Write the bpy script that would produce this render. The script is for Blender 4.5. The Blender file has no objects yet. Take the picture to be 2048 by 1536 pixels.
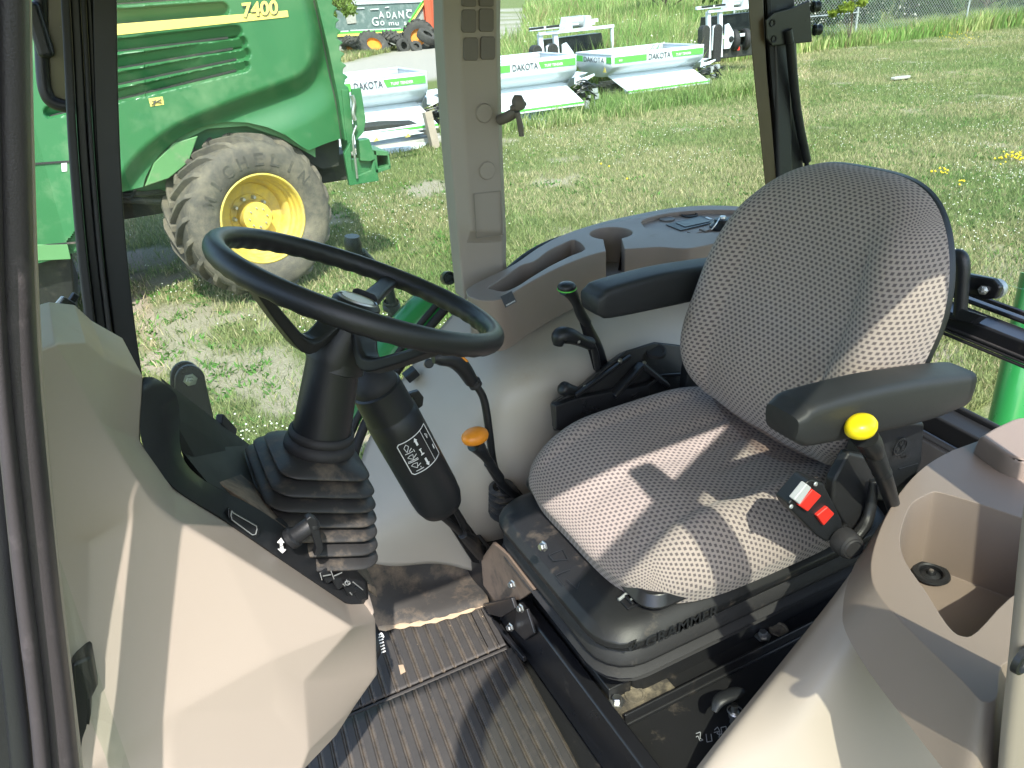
import bpy, bmesh, math, random
import numpy as np
from mathutils import Vector, Matrix
random.seed(7)
RNG = np.random.default_rng(11)
scene = bpy.context.scene
COL = scene.collection
R = math.radians

# ------------------------------------------------------------------ camera
CAM = np.array([0.0, 0.0, 2.40])
YAW, PITCH, ROLL, FPX = 25.0, 27.0, 4.0, 1536.0
def _basis():
    y, p, r = R(YAW), R(PITCH), R(ROLL)
    f = np.array([math.sin(y)*math.cos(p), math.cos(y)*math.cos(p), -math.sin(p)])
    rt = np.array([math.cos(y), -math.sin(y), 0.0]); up = np.cross(rt, f)
    return rt*math.cos(r)-up*math.sin(r), up*math.cos(r)+rt*math.sin(r), f
CR, CU, CF = _basis()
cd = bpy.data.cameras.new('camera'); cam = bpy.data.objects.new('camera', cd); COL.objects.link(cam)
cd.sensor_width = 36.0; cd.lens = 36.0*FPX/2048.0; cd.clip_start = 0.02; cd.clip_end = 2000
m = Matrix.Identity(4)
for i in range(3):
    m[i][0], m[i][1], m[i][2], m[i][3] = CR[i], CU[i], -CF[i], CAM[i]
cam.matrix_world = m
scene.camera = cam
# ------------------------------------------------------------------ light
KX, KY = 0.18, 0.80                       # ground run of a shadow per metre of height
SUN_EL = math.atan(1/math.hypot(KX, KY))
sd = bpy.data.lights.new('sun', 'SUN'); so = bpy.data.objects.new('sun', sd); COL.objects.link(so)
sd.energy = 2.45; sd.angle = R(0.55); sd.color = (1.0, 0.955, 0.89)
so.rotation_euler = Vector((-KX, -KY, 1.0)).to_track_quat('Z', 'Y').to_euler()
world = bpy.data.worlds.new('World'); scene.world = world; world.use_nodes = True
wn = world.node_tree.nodes; sky = wn.new('ShaderNodeTexSky'); sky.sky_type = 'NISHITA'; sky.sun_disc = False
sky.sun_elevation = SUN_EL; sky.sun_rotation = math.atan2(-KX, -KY)
sky.air_density = 1.0; sky.dust_density = 1.5
world.node_tree.links.new(sky.outputs[0], wn['Background'].inputs[0]); wn['Background'].inputs[1].default_value = 0.15
scene.view_settings.view_transform = 'Standard'; scene.view_settings.look = 'None'
scene.view_settings.exposure = 1.88; scene.view_settings.gamma = 1.0
try:
    scene.cycles.max_bounces = 8; scene.cycles.transparent_max_bounces = 12; scene.cycles.caustics_reflective = False
    scene.cycles.use_denoising = True; scene.cycles.sample_clamp_indirect = 6
except Exception: pass

# ------------------------------------------------------------------ geometry helpers
def ray(px, py): return CR*(px-1024)/FPX + CU*(768-py)/FPX + CF
def P(px, py, x=None, y=None, z=None):
    """the point of the place on a plane x=, y= or z= that is seen in the photograph at (px, py)"""
    d = ray(px, py)
    k = (z-CAM[2])/d[2] if z is not None else ((y-CAM[1])/d[1] if y is not None else (x-CAM[0])/d[0])
    return CAM + d*k
def V(*a): return np.array(a, float)
def nrm(v): v = np.asarray(v, float); return v/(np.linalg.norm(v)+1e-12)
def frame(d, up=(0, 0, 1)):
    d = nrm(d); u = np.asarray(up, float)
    if abs(d@u) > .97: u = V(1, 0, 0)
    s = nrm(np.cross(u, d)); return s, np.cross(d, s), d
def cr(pts, n):
    """Catmull-Rom through pts, n samples per span"""
    p = np.asarray(pts, float)
    if p.ndim == 1: p = p[:, None]
    q = np.vstack([2*p[0]-p[1], p, 2*p[-1]-p[-2]]); out = []
    for i in range(len(p)-1):
        a, b, c, d = q[i:i+4]
        for t in np.arange(n)/n:
            out.append(.5*((2*b)+(-a+c)*t+(2*a-5*b+4*c-d)*t*t+(-a+3*b-3*c+d)*t**3))
    out.append(p[-1]); return np.array(out)

ORG = [np.zeros(3)]
class MB:
    def __init__(s): s.v = []; s.f = []; s.uv = None
    def add(s, v, f):
        o = len(s.v); s.v.extend([tuple(map(float, q)) for q in v]); s.f.extend([tuple(int(i)+o for i in q) for q in f]); return s
    def box(s, c, size, rot=None):
        h = np.array(size)/2; c = np.asarray(c, float)
        vs = np.array([[x, y, z] for x in (-1, 1) for y in (-1, 1) for z in (-1, 1)])*h
        if rot is not None: vs = vs@np.array(rot if not hasattr(rot, 'to_matrix') else rot.to_matrix()).T
        return s.add(vs+c, [(0, 1, 3, 2), (4, 6, 7, 5), (0, 4, 5, 1), (2, 3, 7, 6), (0, 2, 6, 4), (1, 5, 7, 3)])
    def bar(s, a, b, w, h, up=(0, 0, 1)):
        a, b = np.asarray(a, float), np.asarray(b, float); x, y, d = frame(b-a, up)
        ring = [x*w/2*i+y*h/2*j for i, j in ((-1, -1), (1, -1), (1, 1), (-1, 1))]
        return s.add([a+r for r in ring]+[b+r for r in ring], [(3, 2, 1, 0), (4, 5, 6, 7)]+[(i, (i+1) % 4, (i+1) % 4+4, i+4) for i in range(4)])
    def loft(s, rings, cap=True, closed=True):
        n = len(rings[0]); o = [q for r in rings for q in r]; f = []
        for i in range(len(rings)-1):
            for j in range(n if closed else n-1):
                k = (j+1) % n; f.append((i*n+j, i*n+k, (i+1)*n+k, (i+1)*n+j))
        if cap: f.append(tuple(range(n-1, -1, -1))); f.append(tuple((len(rings)-1)*n+j for j in range(n)))
        return s.add(o, f)
    def tube(s, path, r, seg=12, n=0, sq=1.0, up=(0, 0, 1), cap=True):
        """sweep a circle (sq: flattening of the second axis) along path"""
        path = np.asarray(path, float); r = np.broadcast_to(np.asarray(r, float), (len(path),)).copy()
        if n: r = cr(r, n)[:, 0]; path = cr(path, n)
        t = np.gradient(path, axis=0); rings = []; s0, u0, _ = frame(t[0], up)
        for i in range(len(path)):
            d = nrm(t[i]); s0 = nrm(s0-d*(s0@d)); u0 = np.cross(d, s0)
            a = np.arange(seg)*2*math.pi/seg
            rings.append(path[i]+r[i]*(np.outer(np.cos(a), s0)+sq*np.outer(np.sin(a), u0)))
        return s.loft(rings, cap)
    def lathe(s, prof, o, ax, seg=32, cap=False, ph=0):
        """prof: (radius, height) pairs about the axis ax from o"""
        x, y, d = frame(ax); o = np.asarray(o, float); a = np.arange(seg)*2*math.pi/seg+ph
        return s.loft([o+d*h+r*(np.outer(np.cos(a), x)+np.outer(np.sin(a), y)) for r, h in prof], cap)
    def prism(s, poly, ext):
        p = np.asarray(poly, float); e = np.asarray(ext, float); n = len(p)
        return s.add(list(p)+list(p+e), [tuple(range(n)), tuple(range(2*n-1, n-1, -1))]+[(i, i+n, (i+1) % n+n, (i+1) % n) for i in range(n)])
    def grid(s, g, flip=False):
        g = np.asarray(g, float); a, b = g.shape[:2]
        f = [(i*b+j, i*b+j+1, (i+1)*b+j+1, (i+1)*b+j) for i in range(a-1) for j in range(b-1)]
        if flip: f = [q[::-1] for q in f]
        return s.add(g.reshape(-1, 3), f)
    def build(s, name, mat, parent=None, smooth=35, bevel=0, seg=2, solid=0, sub=0, weld=0, uv=None, off=-1, recalc=True, kind=None):
        me = bpy.data.meshes.new(name)
        v = np.array(s.v)-ORG[0]
        me.from_pydata(v.tolist(), [], s.f)
        if recalc or weld:
            bm = bmesh.new(); bm.from_mesh(me)
            if weld: bmesh.ops.remove_doubles(bm, verts=bm.verts, dist=weld)
            if recalc: bmesh.ops.recalc_face_normals(bm, faces=bm.faces)
            bm.to_mesh(me); bm.free()
        if uv is not None:
            l = me.uv_layers.new(name='UVMap'); idx = np.zeros(len(me.loops), int); me.loops.foreach_get('vertex_index', idx)
            l.data.foreach_set('uv', np.asarray(uv, np.float32)[idx].ravel())
        for mm in (mat if isinstance(mat, (list, tuple)) else [mat]): me.materials.append(mm)
        me.polygons.foreach_set('use_smooth', [bool(smooth)]*len(me.polygons))
        if smooth and not bevel and not sub: me.set_sharp_from_angle(angle=R(smooth))
        ob = bpy.data.objects.new(name, me); COL.objects.link(ob)
        if parent is not None: ob.parent = parent
        else: ob.location = ORG[0]
        if solid:
            mo = ob.modifiers.new('solid', 'SOLIDIFY'); mo.thickness = solid; mo.offset = off
        if bevel:
            mo = ob.modifiers.new('bevel', 'BEVEL'); mo.width = bevel; mo.segments = seg; mo.limit_method = 'ANGLE'; mo.angle_limit = R(28)
            mo.harden_normals = not sub
        if sub:
            mo = ob.modifiers.new('sub', 'SUBSURF'); mo.levels = sub; mo.render_levels = sub
        if kind: ob['kind'] = kind
        return ob

def build_each(mb, name, mat, parent=None, **kw):
    """every connected piece of mb becomes an object of its own"""
    par = list(range(len(mb.v)))
    def find(i):
        while par[i] != i: par[i] = par[par[i]]; i = par[i]
        return i
    for f in mb.f:
        a = find(f[0])
        for i in f[1:]: par[find(i)] = a
    groups = {}
    for f in mb.f: groups.setdefault(find(f[0]), []).append(f)
    out = []
    for fs in groups.values():
        ids = sorted({i for f in fs for i in f}); mp = {i: k for k, i in enumerate(ids)}; m2 = MB()
        m2.v = [mb.v[i] for i in ids]; m2.f = [tuple(mp[i] for i in f) for f in fs]; out.append(m2.build(name, mat, parent, **kw))
    return out
def tag(o, label, cat, group=None):
    o['label'] = label; o['category'] = cat
    if group: o['group'] = group
    return o
def thing(name, loc, label, cat, group=None):
    o = bpy.data.objects.new(name, None); COL.objects.link(o); o.location = tuple(loc); o.empty_display_size = .1
    ORG[0] = np.array(loc, float)
    return tag(o, label, cat, group)
def patch(rows, n=8, m=8):
    g = np.asarray(rows, float)
    a = np.stack([cr(g[i], n) for i in range(g.shape[0])])
    b = np.stack([cr(a[:, j], m) for j in range(a.shape[1])], axis=1)
    return b
_tc = {}
def textgeo(body, bold=0.0):
    k = (body, bold)
    if k not in _tc:
        c = bpy.data.curves.new('t', 'FONT'); c.body = body; c.size = 1; c.resolution_u = 3; c.offset = bold
        o = bpy.data.objects.new('t', c); COL.objects.link(o); dg = bpy.context.evaluated_depsgraph_get()
        me = o.evaluated_get(dg).to_mesh()
        v = np.array([q.co[:] for q in me.vertices]); f = [tuple(p.vertices) for p in me.polygons]
        o.evaluated_get(dg).to_mesh_clear(); bpy.data.objects.remove(o); bpy.data.curves.remove(c)
        lo, hi = v.min(0), v.max(0); v = v-[lo[0], lo[1], 0]; _tc[k] = (v, f, hi[0]-lo[0], hi[1]-lo[1])
    return _tc[k]
def text(mb, body, o, xa, ya, width=None, height=None, bold=0.0, lift=.0008, warp=None):
    """letters whose lower left corner is o, along xa, tops towards ya"""
    v, f, w, h = textgeo(body, bold); sx = (width/w) if width else height/h; sy = (height/h) if height else sx
    if warp: q = [warp(a*sx, b*sy) for a, b, _ in v]
    else:
        xa, ya = nrm(xa), nrm(ya); nz = np.cross(xa, ya); q = [np.asarray(o)+xa*a*sx+ya*b*sy+nz*lift for a, b, _ in v]
    return mb.add(q, f)

# ------------------------------------------------------------------ noise
def vnoise(x, y, s, seed=0, oct=3):
    x = np.asarray(x, float)*s; y = np.asarray(y, float)*s; out = 0; amp = 1; tot = 0
    for k in range(oct):
        tab = np.random.default_rng(seed*17+k).random((256, 256)); xi = np.floor(x).astype(int); yi = np.floor(y).astype(int)
        fx = x-xi; fy = y-yi; fx = fx*fx*(3-2*fx); fy = fy*fy*(3-2*fy)
        g = lambda a, b: tab[(xi+a) % 256, (yi+b) % 256]
        out = out+amp*((g(0, 0)*(1-fx)+g(1, 0)*fx)*(1-fy)+(g(0, 1)*(1-fx)+g(1, 1)*fx)*fy); tot += amp; amp *= .5; x = x*2+13.7; y = y*2+7.1
    return out/tot
def sstep(a, b, x): t = np.clip((np.asarray(x, float)-a)/(b-a), 0, 1); return t*t*(3-2*t)

# ------------------------------------------------------------------ materials
def newmat(name):
    mt = bpy.data.materials.new(name); mt.use_nodes = True; nt = mt.node_tree; return mt, nt, nt.nodes['Principled BSDF']
def setc(nt, sock, v):
    if hasattr(v, 'links'): nt.links.new(v, sock)
    elif isinstance(v, (tuple, list)): sock.default_value = (*v, 1) if len(v) == 3 else v
    else: sock.default_value = v
def noise(nt, scale, detail=3, rough=.55, vec=None):
    n = nt.nodes.new('ShaderNodeTexNoise'); n.inputs['Scale'].default_value = scale; n.inputs['Detail'].default_value = detail
    n.inputs['Roughness'].default_value = rough
    if vec is not None: nt.links.new(vec, n.inputs['Vector'])
    return n.outputs['Fac']
def ramp(nt, fac, a, b, ca=(0, 0, 0), cb=(1, 1, 1)):
    r = nt.nodes.new('ShaderNodeValToRGB'); r.color_ramp.elements[0].position = a; r.color_ramp.elements[1].position = b
    r.color_ramp.elements[0].color = (*ca, 1); r.color_ramp.elements[1].color = (*cb, 1); nt.links.new(fac, r.inputs[0]); return r.outputs[0]
def mixc(nt, fac, a, b, mode='MIX'):
    n = nt.nodes.new('ShaderNodeMix'); n.data_type = 'RGBA'; n.blend_type = mode
    setc(nt, n.inputs[0], fac); setc(nt, n.inputs[6], a); setc(nt, n.inputs[7], b); return n.outputs[2]
def math_(nt, op, a, b=0.0, c=None):
    n = nt.nodes.new('ShaderNodeMath'); n.operation = op; setc(nt, n.inputs[0], a); setc(nt, n.inputs[1], b)
    if c is not None: setc(nt, n.inputs[2], c)
    return n.outputs[0]
def coord(nt, which='Object'):
    for n in nt.nodes:
        if n.type == 'TEX_COORD': return n.outputs[which]
    return nt.nodes.new('ShaderNodeTexCoord').outputs[which]
def mat(name, col, rough=.5, metal=0, var=.12, vs=6, grain=0, gs=400, dirt=None, ds=5, dlo=.55, dhi=.75, coat=0, spec=.5, rv=.1):
    """a base colour that wanders a little, optional fine grain and optional dirt of its own colour"""
    mt, nt, b = newmat(name); oc = coord(nt)
    n = noise(nt, vs, 4, .6, oc); c = mixc(nt, n, tuple(x*(1-var) for x in col), tuple(min(1, x*(1+var)) for x in col))
    rr = math_(nt, 'MULTIPLY_ADD', noise(nt, vs*2.3, 5, .65, oc), rv*2, rough-rv)
    if dirt is not None:
        d = ramp(nt, noise(nt, ds, 8, .68, oc), dlo, dhi); c = mixc(nt, d, c, dirt); rr = mixc(nt, d, rr, (.9, .9, .9))
    setc(nt, b.inputs['Base Color'], c); setc(nt, b.inputs['Roughness'], rr); b.inputs['Metallic'].default_value = metal
    b.inputs['Specular IOR Level'].default_value = spec
    if coat: b.inputs['Coat Weight'].default_value = coat; b.inputs['Coat Roughness'].default_value = .08
    if grain:
        bp = nt.nodes.new('ShaderNodeBump'); bp.inputs['Strength'].default_value = grain; bp.inputs['Distance'].default_value = .001
        nt.links.new(noise(nt, gs, 2, .6, oc), bp.inputs['Height']); nt.links.new(bp.outputs[0], b.inputs['Normal'])
    return mt
SAND = (.36, .28, .19)
M = {}
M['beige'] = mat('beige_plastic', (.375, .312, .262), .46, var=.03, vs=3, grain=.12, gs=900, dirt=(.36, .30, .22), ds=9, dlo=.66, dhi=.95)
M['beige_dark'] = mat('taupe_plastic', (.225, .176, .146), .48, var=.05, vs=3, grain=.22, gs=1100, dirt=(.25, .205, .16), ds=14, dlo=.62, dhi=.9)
M['pillar'] = mat('greige_plastic', (.30, .255, .218), .5, var=.03, vs=4, grain=.2, gs=900)
M['fender'] = mat('fender_plastic_shade_tint', (.365, .325, .270), .40, var=.04, vs=3, grain=.15, gs=900, dirt=(.33, .27, .19), ds=6, dlo=.62, dhi=.9)  # same beige trim; the fender's dimmer, greener light is put into this colour
M['liner'] = mat('roof_liner', (.55, .55, .54), .8, var=.03)
M['outline'] = mat('moulded_line', (.22, .19, .16), .6)
M['vent'] = mat('vent_plastic', (.13, .11, .095), .5, grain=.15)
M['black'] = mat('black_plastic', (.014, .015, .017), .38, var=.15, grain=.3, gs=900, rv=.06, spec=.4)
M['black_dust'] = mat('dusty_black_plastic', (.015, .015, .016), .42, var=.15, grain=.3, gs=700, dirt=(.13, .105, .08), ds=16, dlo=.60, dhi=.86, spec=.4)
M['black_metal'] = mat('black_painted_metal', (.012, .012, .014), .3, var=.2, grain=.1, gs=300, dirt=(.10, .08, .06), ds=11, dlo=.62, dhi=.9)
M['vinyl'] = mat('black_vinyl', (.020, .021, .023), .52, var=.12, grain=.35, gs=800, rv=.08, spec=.45)
M['rubber'] = mat('black_rubber', (.022, .021, .022), .62, var=.2, vs=12, grain=.3, gs=600, dirt=(.12, .10, .085), ds=30, dlo=.62, dhi=.95, spec=.35)
M['boot'] = mat('bellows_rubber', (.028, .027, .027), .5, var=.2, vs=12, grain=.2, gs=500, dirt=(.20, .155, .11), ds=20, dlo=.52, dhi=.85, spec=.4)
M['steel'] = mat('zinc_steel', (.55, .55, .54), .35, metal=1, var=.2)
M['orange'] = mat('orange_plastic', (.78, .27, .02), .4, var=.05, grain=.1)
M['yellow'] = mat('yellow_plastic', (.80, .62, .01), .35, var=.05, grain=.1)
M['red'] = mat('red_plastic', (.62, .03, .02), .4, var=.05)
M['white'] = mat('white_print', (.75, .75, .75), .5, var=.03)
M['greytab'] = mat('pale_grey_plastic', (.42, .43, .44), .45)
M['green_in'] = mat('tractor_green', (.02, .20, .05), .3, var=.08, coat=.4)
M['green'] = mat('machine_green', (.024, .132, .044), .46, var=.15, vs=1.4, coat=.08, dirt=(.16, .26, .13), ds=2.2, dlo=.52, dhi=.95)
M['green_dull'] = mat('faded_green', (.09, .23, .085), .55, var=.15, vs=3, dirt=(.22, .24, .15), ds=5)
M['green_dark'] = mat('dusty_dark_green', (.012, .075, .03), .6, var=.3, vs=3, dirt=(.12, .12, .08), ds=5)
M['stripe'] = mat('yellow_decal', (.72, .58, .14), .5, var=.08, vs=8)
M['yellow_rim'] = mat('yellow_rim_paint', (.62, .45, .07), .5, var=.15, vs=5, dirt=(.33, .27, .15), ds=9, dlo=.42, dhi=.80)
M['tyre'] = mat('tyre_rubber', (.075, .067, .056), .85, var=.25, vs=5, dirt=(.19, .16, .115), ds=6, dlo=.42, dhi=.75, grain=.4, gs=120)
M['tyre_old'] = mat('old_tyre_rubber', (.05, .048, .045), .9, var=.4, vs=5, dirt=(.12, .11, .09), ds=3)
M['under'] = mat('dark_undercarriage', (.018, .02, .018), .7, var=.4, dirt=(.09, .08, .06), ds=6)
M['white_paint'] = mat('white_machine_paint', (.60, .65, .70), .3, var=.03, coat=.3, dirt=(.5, .5, .45), ds=3, dlo=.7, dhi=1)
M['lime'] = mat('lime_decal', (.10, .50, .07), .4, var=.05)
M['letter'] = mat('dark_letter_film', (.06, .065, .08), .5)
M['orange_rim'] = mat('orange_rim_paint', (.62, .24, .02), .6, var=.3, dirt=(.25, .09, .03), ds=4)
M['galv'] = mat('galvanised_steel', (.45, .47, .47), .45, metal=.6, var=.15)
M['timber'] = mat('weathered_timber', (.30, .25, .20), .85, var=.3, vs=8)
M['wood_pale'] = mat('pale_timber', (.34, .33, .30), .85, var=.3, vs=8)
M['board'] = mat('grey_green_board', (.10, .15, .145), .7, var=.25, vs=1.5, dirt=(.30, .34, .33), ds=2.5, dlo=.5, dhi=.8)
M['concrete'] = mat('grey_block_wall', (.33, .34, .33), .85, var=.25, vs=1.2)
M['red_wall'] = mat('red_ribbed_sheet', (.52, .09, .04), .6, var=.15, vs=1)
M['screen'] = mat('dark_display', (.008, .010, .010), .3, var=.1, spec=.2)
M['chalk'] = mat('chalk_white', (.6, .63, .63), .8)
M['bark'] = mat('bark', (.12, .09, .065), .9, var=.4)
M['brown_side'] = mat('brown_pillar_side', (.075, .052, .028), .35, var=.2)
def glassmat(name, tint, gl=.04):
    mt, nt, b = newmat(name); nt.nodes.remove(b); out = nt.nodes['Material Output']
    t = nt.nodes.new('ShaderNodeBsdfTransparent'); t.inputs[0].default_value = (*tint, 1)
    g = nt.nodes.new('ShaderNodeBsdfGlossy'); g.inputs['Roughness'].default_value = .03; g.inputs[0].default_value = (.9, .95, .92, 1)
    d = nt.nodes.new('ShaderNodeBsdfDiffuse'); d.inputs[0].default_value = (.5, .55, .5, 1)
    lw = nt.nodes.new('ShaderNodeLayerWeight'); lw.inputs[0].default_value = .5; fr = nt.nodes.new('ShaderNodeMath'); fr.operation = 'MULTIPLY_ADD'; fr.inputs[1].default_value = .45; fr.inputs[2].default_value = .018
    pw = nt.nodes.new('ShaderNodeMath'); pw.operation = 'POWER'; pw.inputs[1].default_value = 5; nt.links.new(lw.outputs['Facing'], pw.inputs[0]); nt.links.new(pw.outputs[0], fr.inputs[0])
    x = nt.nodes.new('ShaderNodeMixShader'); x2 = nt.nodes.new('ShaderNodeMixShader')
    nt.links.new(fr.outputs[0], x.inputs[0]); nt.links.new(t.outputs[0], x.inputs[1]); nt.links.new(g.outputs[0], x.inputs[2])
    setc(nt, x2.inputs[0], gl); nt.links.new(x.outputs[0], x2.inputs[1]); nt.links.new(d.outputs[0], x2.inputs[2])
    nt.links.new(x2.outputs[0], out.inputs[0]); return mt
M['glass'] = glassmat('tinted_glass', (.90, .95, .91), .022)
M['glass_door'] = glassmat('door_glass', (.60, .64, .56), .01)
# ------------------------------------------------------------------ ground, road, grass
ROAD = np.array([(-30, 24), (0, 27.5), (8, 30.2), (14, 34), (21, 43), (33, 66), (52, 105), (90, 180)], float)
def road_d(x, y):
    d = np.full(np.shape(x), 1e9)
    for a, b in zip(ROAD[:-1], ROAD[1:]):
        ab = b-a; t = np.clip(((x-a[0])*ab[0]+(y-a[1])*ab[1])/(ab@ab), 0, 1)
        d = np.minimum(d, np.hypot(x-a[0]-t*ab[0], y-a[1]-t*ab[1]))
    return d
def road_m(x, y): return 1-sstep(4.0, 6.2, road_d(x, y)*(1+1.6*sstep(15, 21, x))+2.0*(vnoise(x, y, .6, 5)-.5))
SOIL = [(.1, 6.6, .7), (.45, 5.6, .5), (.75, 4.9, .45), (-.3, 9.0, 1.2), (.1, 5.6, .35), (2.1, 9.6, .35), (3.8, 10.4, .5), (-.3, 7.4, .6), (.7, 4.2, .4), (4.4, 7.2, .5), (5.4, 9.5, .4)]
def soil_m(x, y):
    n = vnoise(x, y, 2.2, 8, 4); b = np.zeros(np.shape(x))
    for a, c, r in SOIL: b = np.maximum(b, 1-sstep(.45*r, 1.5*r, np.hypot(x-a, y-c)))
    return np.clip(sstep(.52, .68, n*.75+b*.31)*np.clip(b*2.2, 0, 1)*.95+.7*sstep(.68, .78, vnoise(x, y, 1.3, 9, 4)), 0, 1)
def dry_m(x, y): return sstep(.44, .62, vnoise(x, y, .55, 3, 4))
def weed_m(x, y):
    """where the grass is left uncut"""
    lim = 16.6+.5*(vnoise(x, x*0, .5, 2)-.5)*3
    lim = np.where(x > 13.2, 16.6+sstep(13.2, 17, x)*3.3, lim)
    return sstep(0, .8, y-lim)*(1-road_m(x, y))*sstep(.40, .45, x/np.maximum(y, 1))
def axis(lo, hi, step, far):
    a = list(np.arange(lo, hi, step)); g = step; q = hi
    while q < far: a.append(q); g *= 1.35; q += g
    g = step; q = lo-step; pre = []
    while q > -far: pre.append(q); g *= 1.35; q -= g
    return np.array(pre[::-1]+a)
gx, gy = axis(-5, 32, .13, 900), axis(1, 34, .13, 900)
GX, GY = np.meshgrid(gx, gy, indexing='ij')
def hgt(x, y): return .05*(vnoise(x, y, .35, 21, 3)-.5)*sstep(3, 6, y)+.02*(vnoise(x, y, 2.5, 22, 2)-.5)
GZ = hgt(GX, GY)
me = bpy.data.meshes.new('ground')
a_, b_ = GX.shape; ii = np.arange(a_*b_).reshape(a_, b_)
q = np.stack([ii[:-1, :-1], ii[1:, :-1], ii[1:, 1:], ii[:-1, 1:]], -1).reshape(-1, 4)
me.vertices.add(a_*b_); me.vertices.foreach_set('co', np.stack([GX, GY, GZ], -1).astype(np.float32).ravel())
me.loops.add(q.size); me.loops.foreach_set('vertex_index', q.astype(np.int32).ravel())
me.polygons.add(len(q)); me.polygons.foreach_set('loop_start', np.arange(0, q.size, 4, dtype=np.int32)); me.polygons.foreach_set('loop_total', np.full(len(q), 4, np.int32))
me.update(); me.validate()
at = me.color_attributes.new('cover', 'FLOAT_COLOR', 'POINT')
c4 = np.stack([soil_m(GX, GY), dry_m(GX, GY)*(1-weed_m(GX, GY)), road_m(GX, GY), weed_m(GX, GY)], -1).reshape(-1, 4)
at.data.foreach_set('color', c4.astype(np.float32).ravel())
mt, nt, b = newmat('lawn_and_soil'); oc = coord(nt)
va = nt.nodes.new('ShaderNodeAttribute'); va.attribute_name = 'cover'; sp = nt.nodes.new('ShaderNodeSeparateColor'); nt.links.new(va.outputs['Color'], sp.inputs[0])
fine = noise(nt, 55, 6, .75, oc); mid = noise(nt, 7, 6, .7, oc)
gr = mixc(nt, ramp(nt, fine, .35, .68), (.07, .10, .03), (.19, .22, .085))
dr = mixc(nt, ramp(nt, fine, .35, .65), (.15, .145, .065), (.36, .33, .19))
c = mixc(nt, math_(nt, 'MULTIPLY', math_(nt, 'MULTIPLY', sp.outputs[1], .7), ramp(nt, mid, .3, .62)), gr, dr)
so_ = mixc(nt, ramp(nt, fine, .3, .7), (.20, .175, .125), (.39, .35, .27))
c = mixc(nt, sp.outputs[0], c, so_)
rd = mixc(nt, ramp(nt, noise(nt, 30, 8, .8, oc), .3, .7), (.25, .235, .21), (.40, .375, .335))
c = mixc(nt, sp.outputs[2], c, rd)
setc(nt, b.inputs['Base Color'], c); b.inputs['Roughness'].default_value = .95; b.inputs['Specular IOR Level'].default_value = .1
bp = nt.nodes.new('ShaderNodeBump'); bp.inputs['Strength'].default_value = .8; bp.inputs['Distance'].default_value = .02
nt.links.new(fine, bp.inputs['Height']); nt.links.new(bp.outputs[0], b.inputs['Normal'])
me.materials.append(mt); ob = bpy.data.objects.new('ground', me); COL.objects.link(ob); ob['kind'] = 'structure'

def blades(name, x, y, h, w, lean, cols, label, up=0.0, z0=None, trans=.35):
    """one mesh of bent grass blades: a quad and a tip each"""
    n = len(x); az = RNG.random(n)*2*math.pi; la = RNG.random(n)*2*math.pi; z = hgt(x, y) if z0 is None else z0
    l = lean*(.3+RNG.random(n))*h; dx, dy = np.cos(la)*l, np.sin(la)*l; wx, wy = np.cos(az)*w/2, np.sin(az)*w/2
    base = np.stack([x, y, z-.01], -1)
    o = lambda a, b_, c_: base+np.stack([a, b_, c_], -1)
    v = np.stack([o(-wx, -wy, 0*h), o(wx, wy, 0*h), o(wx*.8+dx*.4, wy*.8+dy*.4, h*.6), o(-wx*.8+dx*.4, -wy*.8+dy*.4, h*.6), o(dx, dy, h)], 1)
    i = (np.arange(n)*5)[:, None]
    lv = np.concatenate([i+[0, 1, 2, 3], i+[3, 2, 4]], 1).astype(np.int32)
    me = bpy.data.meshes.new(name); me.vertices.add(n*5); me.vertices.foreach_set('co', v.astype(np.float32).ravel())
    me.loops.add(n*7); me.loops.foreach_set('vertex_index', lv.ravel()); me.polygons.add(n*2)
    st = (np.arange(n)*7)[:, None]+[0, 4]; me.polygons.foreach_set('loop_start', st.astype(np.int32).ravel())
    me.polygons.foreach_set('loop_total', np.tile([4, 3], n).astype(np.int32)); me.update()
    at = me.color_attributes.new('tone', 'FLOAT_COLOR', 'POINT')
    at.data.foreach_set('color', np.repeat(np.concatenate([cols, np.ones((n, 1))], 1), 5, 0).astype(np.float32).ravel())
    me.materials.append(LEAF(trans)); ob = bpy.data.objects.new(name, me); COL.objects.link(ob); ob['kind'] = 'stuff'; tag(ob, label, 'grass'); return ob
_lm = {}
def LEAF(tr=.35):
    if tr in _lm: return _lm[tr]
    mt, nt, b = newmat('blade'); va = nt.nodes.new('ShaderNodeAttribute'); va.attribute_name = 'tone'
    nt.links.new(va.outputs['Color'], b.inputs['Base Color']); b.inputs['Roughness'].default_value = .6; b.inputs['Specular IOR Level'].default_value = .25
    t = nt.nodes.new('ShaderNodeBsdfTranslucent'); nt.links.new(va.outputs['Color'], t.inputs[0]); x = nt.nodes.new('ShaderNodeMixShader'); x.inputs[0].default_value = tr
    nt.links.new(b.outputs[0], x.inputs[1]); nt.links.new(t.outputs[0], x.inputs[2]); nt.links.new(x.outputs[0], nt.nodes['Material Output'].inputs[0])
    _lm[tr] = mt; return mt
def seen(x, y, z=0, mar=420):
    q = np.stack([x, y, np.zeros_like(x)+z], -1)-CAM; d = q@CF; px = 1024+FPX*(q@CR)/d; py = 768-FPX*(q@CU)/d
    return (d > .1) & (px > -mar) & (px < 2048+mar) & (py > -mar*2) & (py < 1250)
def tone(x, y, lo=.75, hi=1.35):
    n = len(x); d = .12+dry_m(x, y)*.5; k = (RNG.random(n) < d*.8)[:, None]; v = (lo+(hi-lo)*RNG.random(n))[:, None]
    lush = .65*sstep(.36, .70, vnoise(x, y, .8, 31, 4))[:, None]
    g = np.array([.215, .245, .095])*(1-lush)+np.array([.155, .235, .075])*lush
    s = np.array([.40, .355, .20]); return np.where(k, s, g)*v
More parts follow.
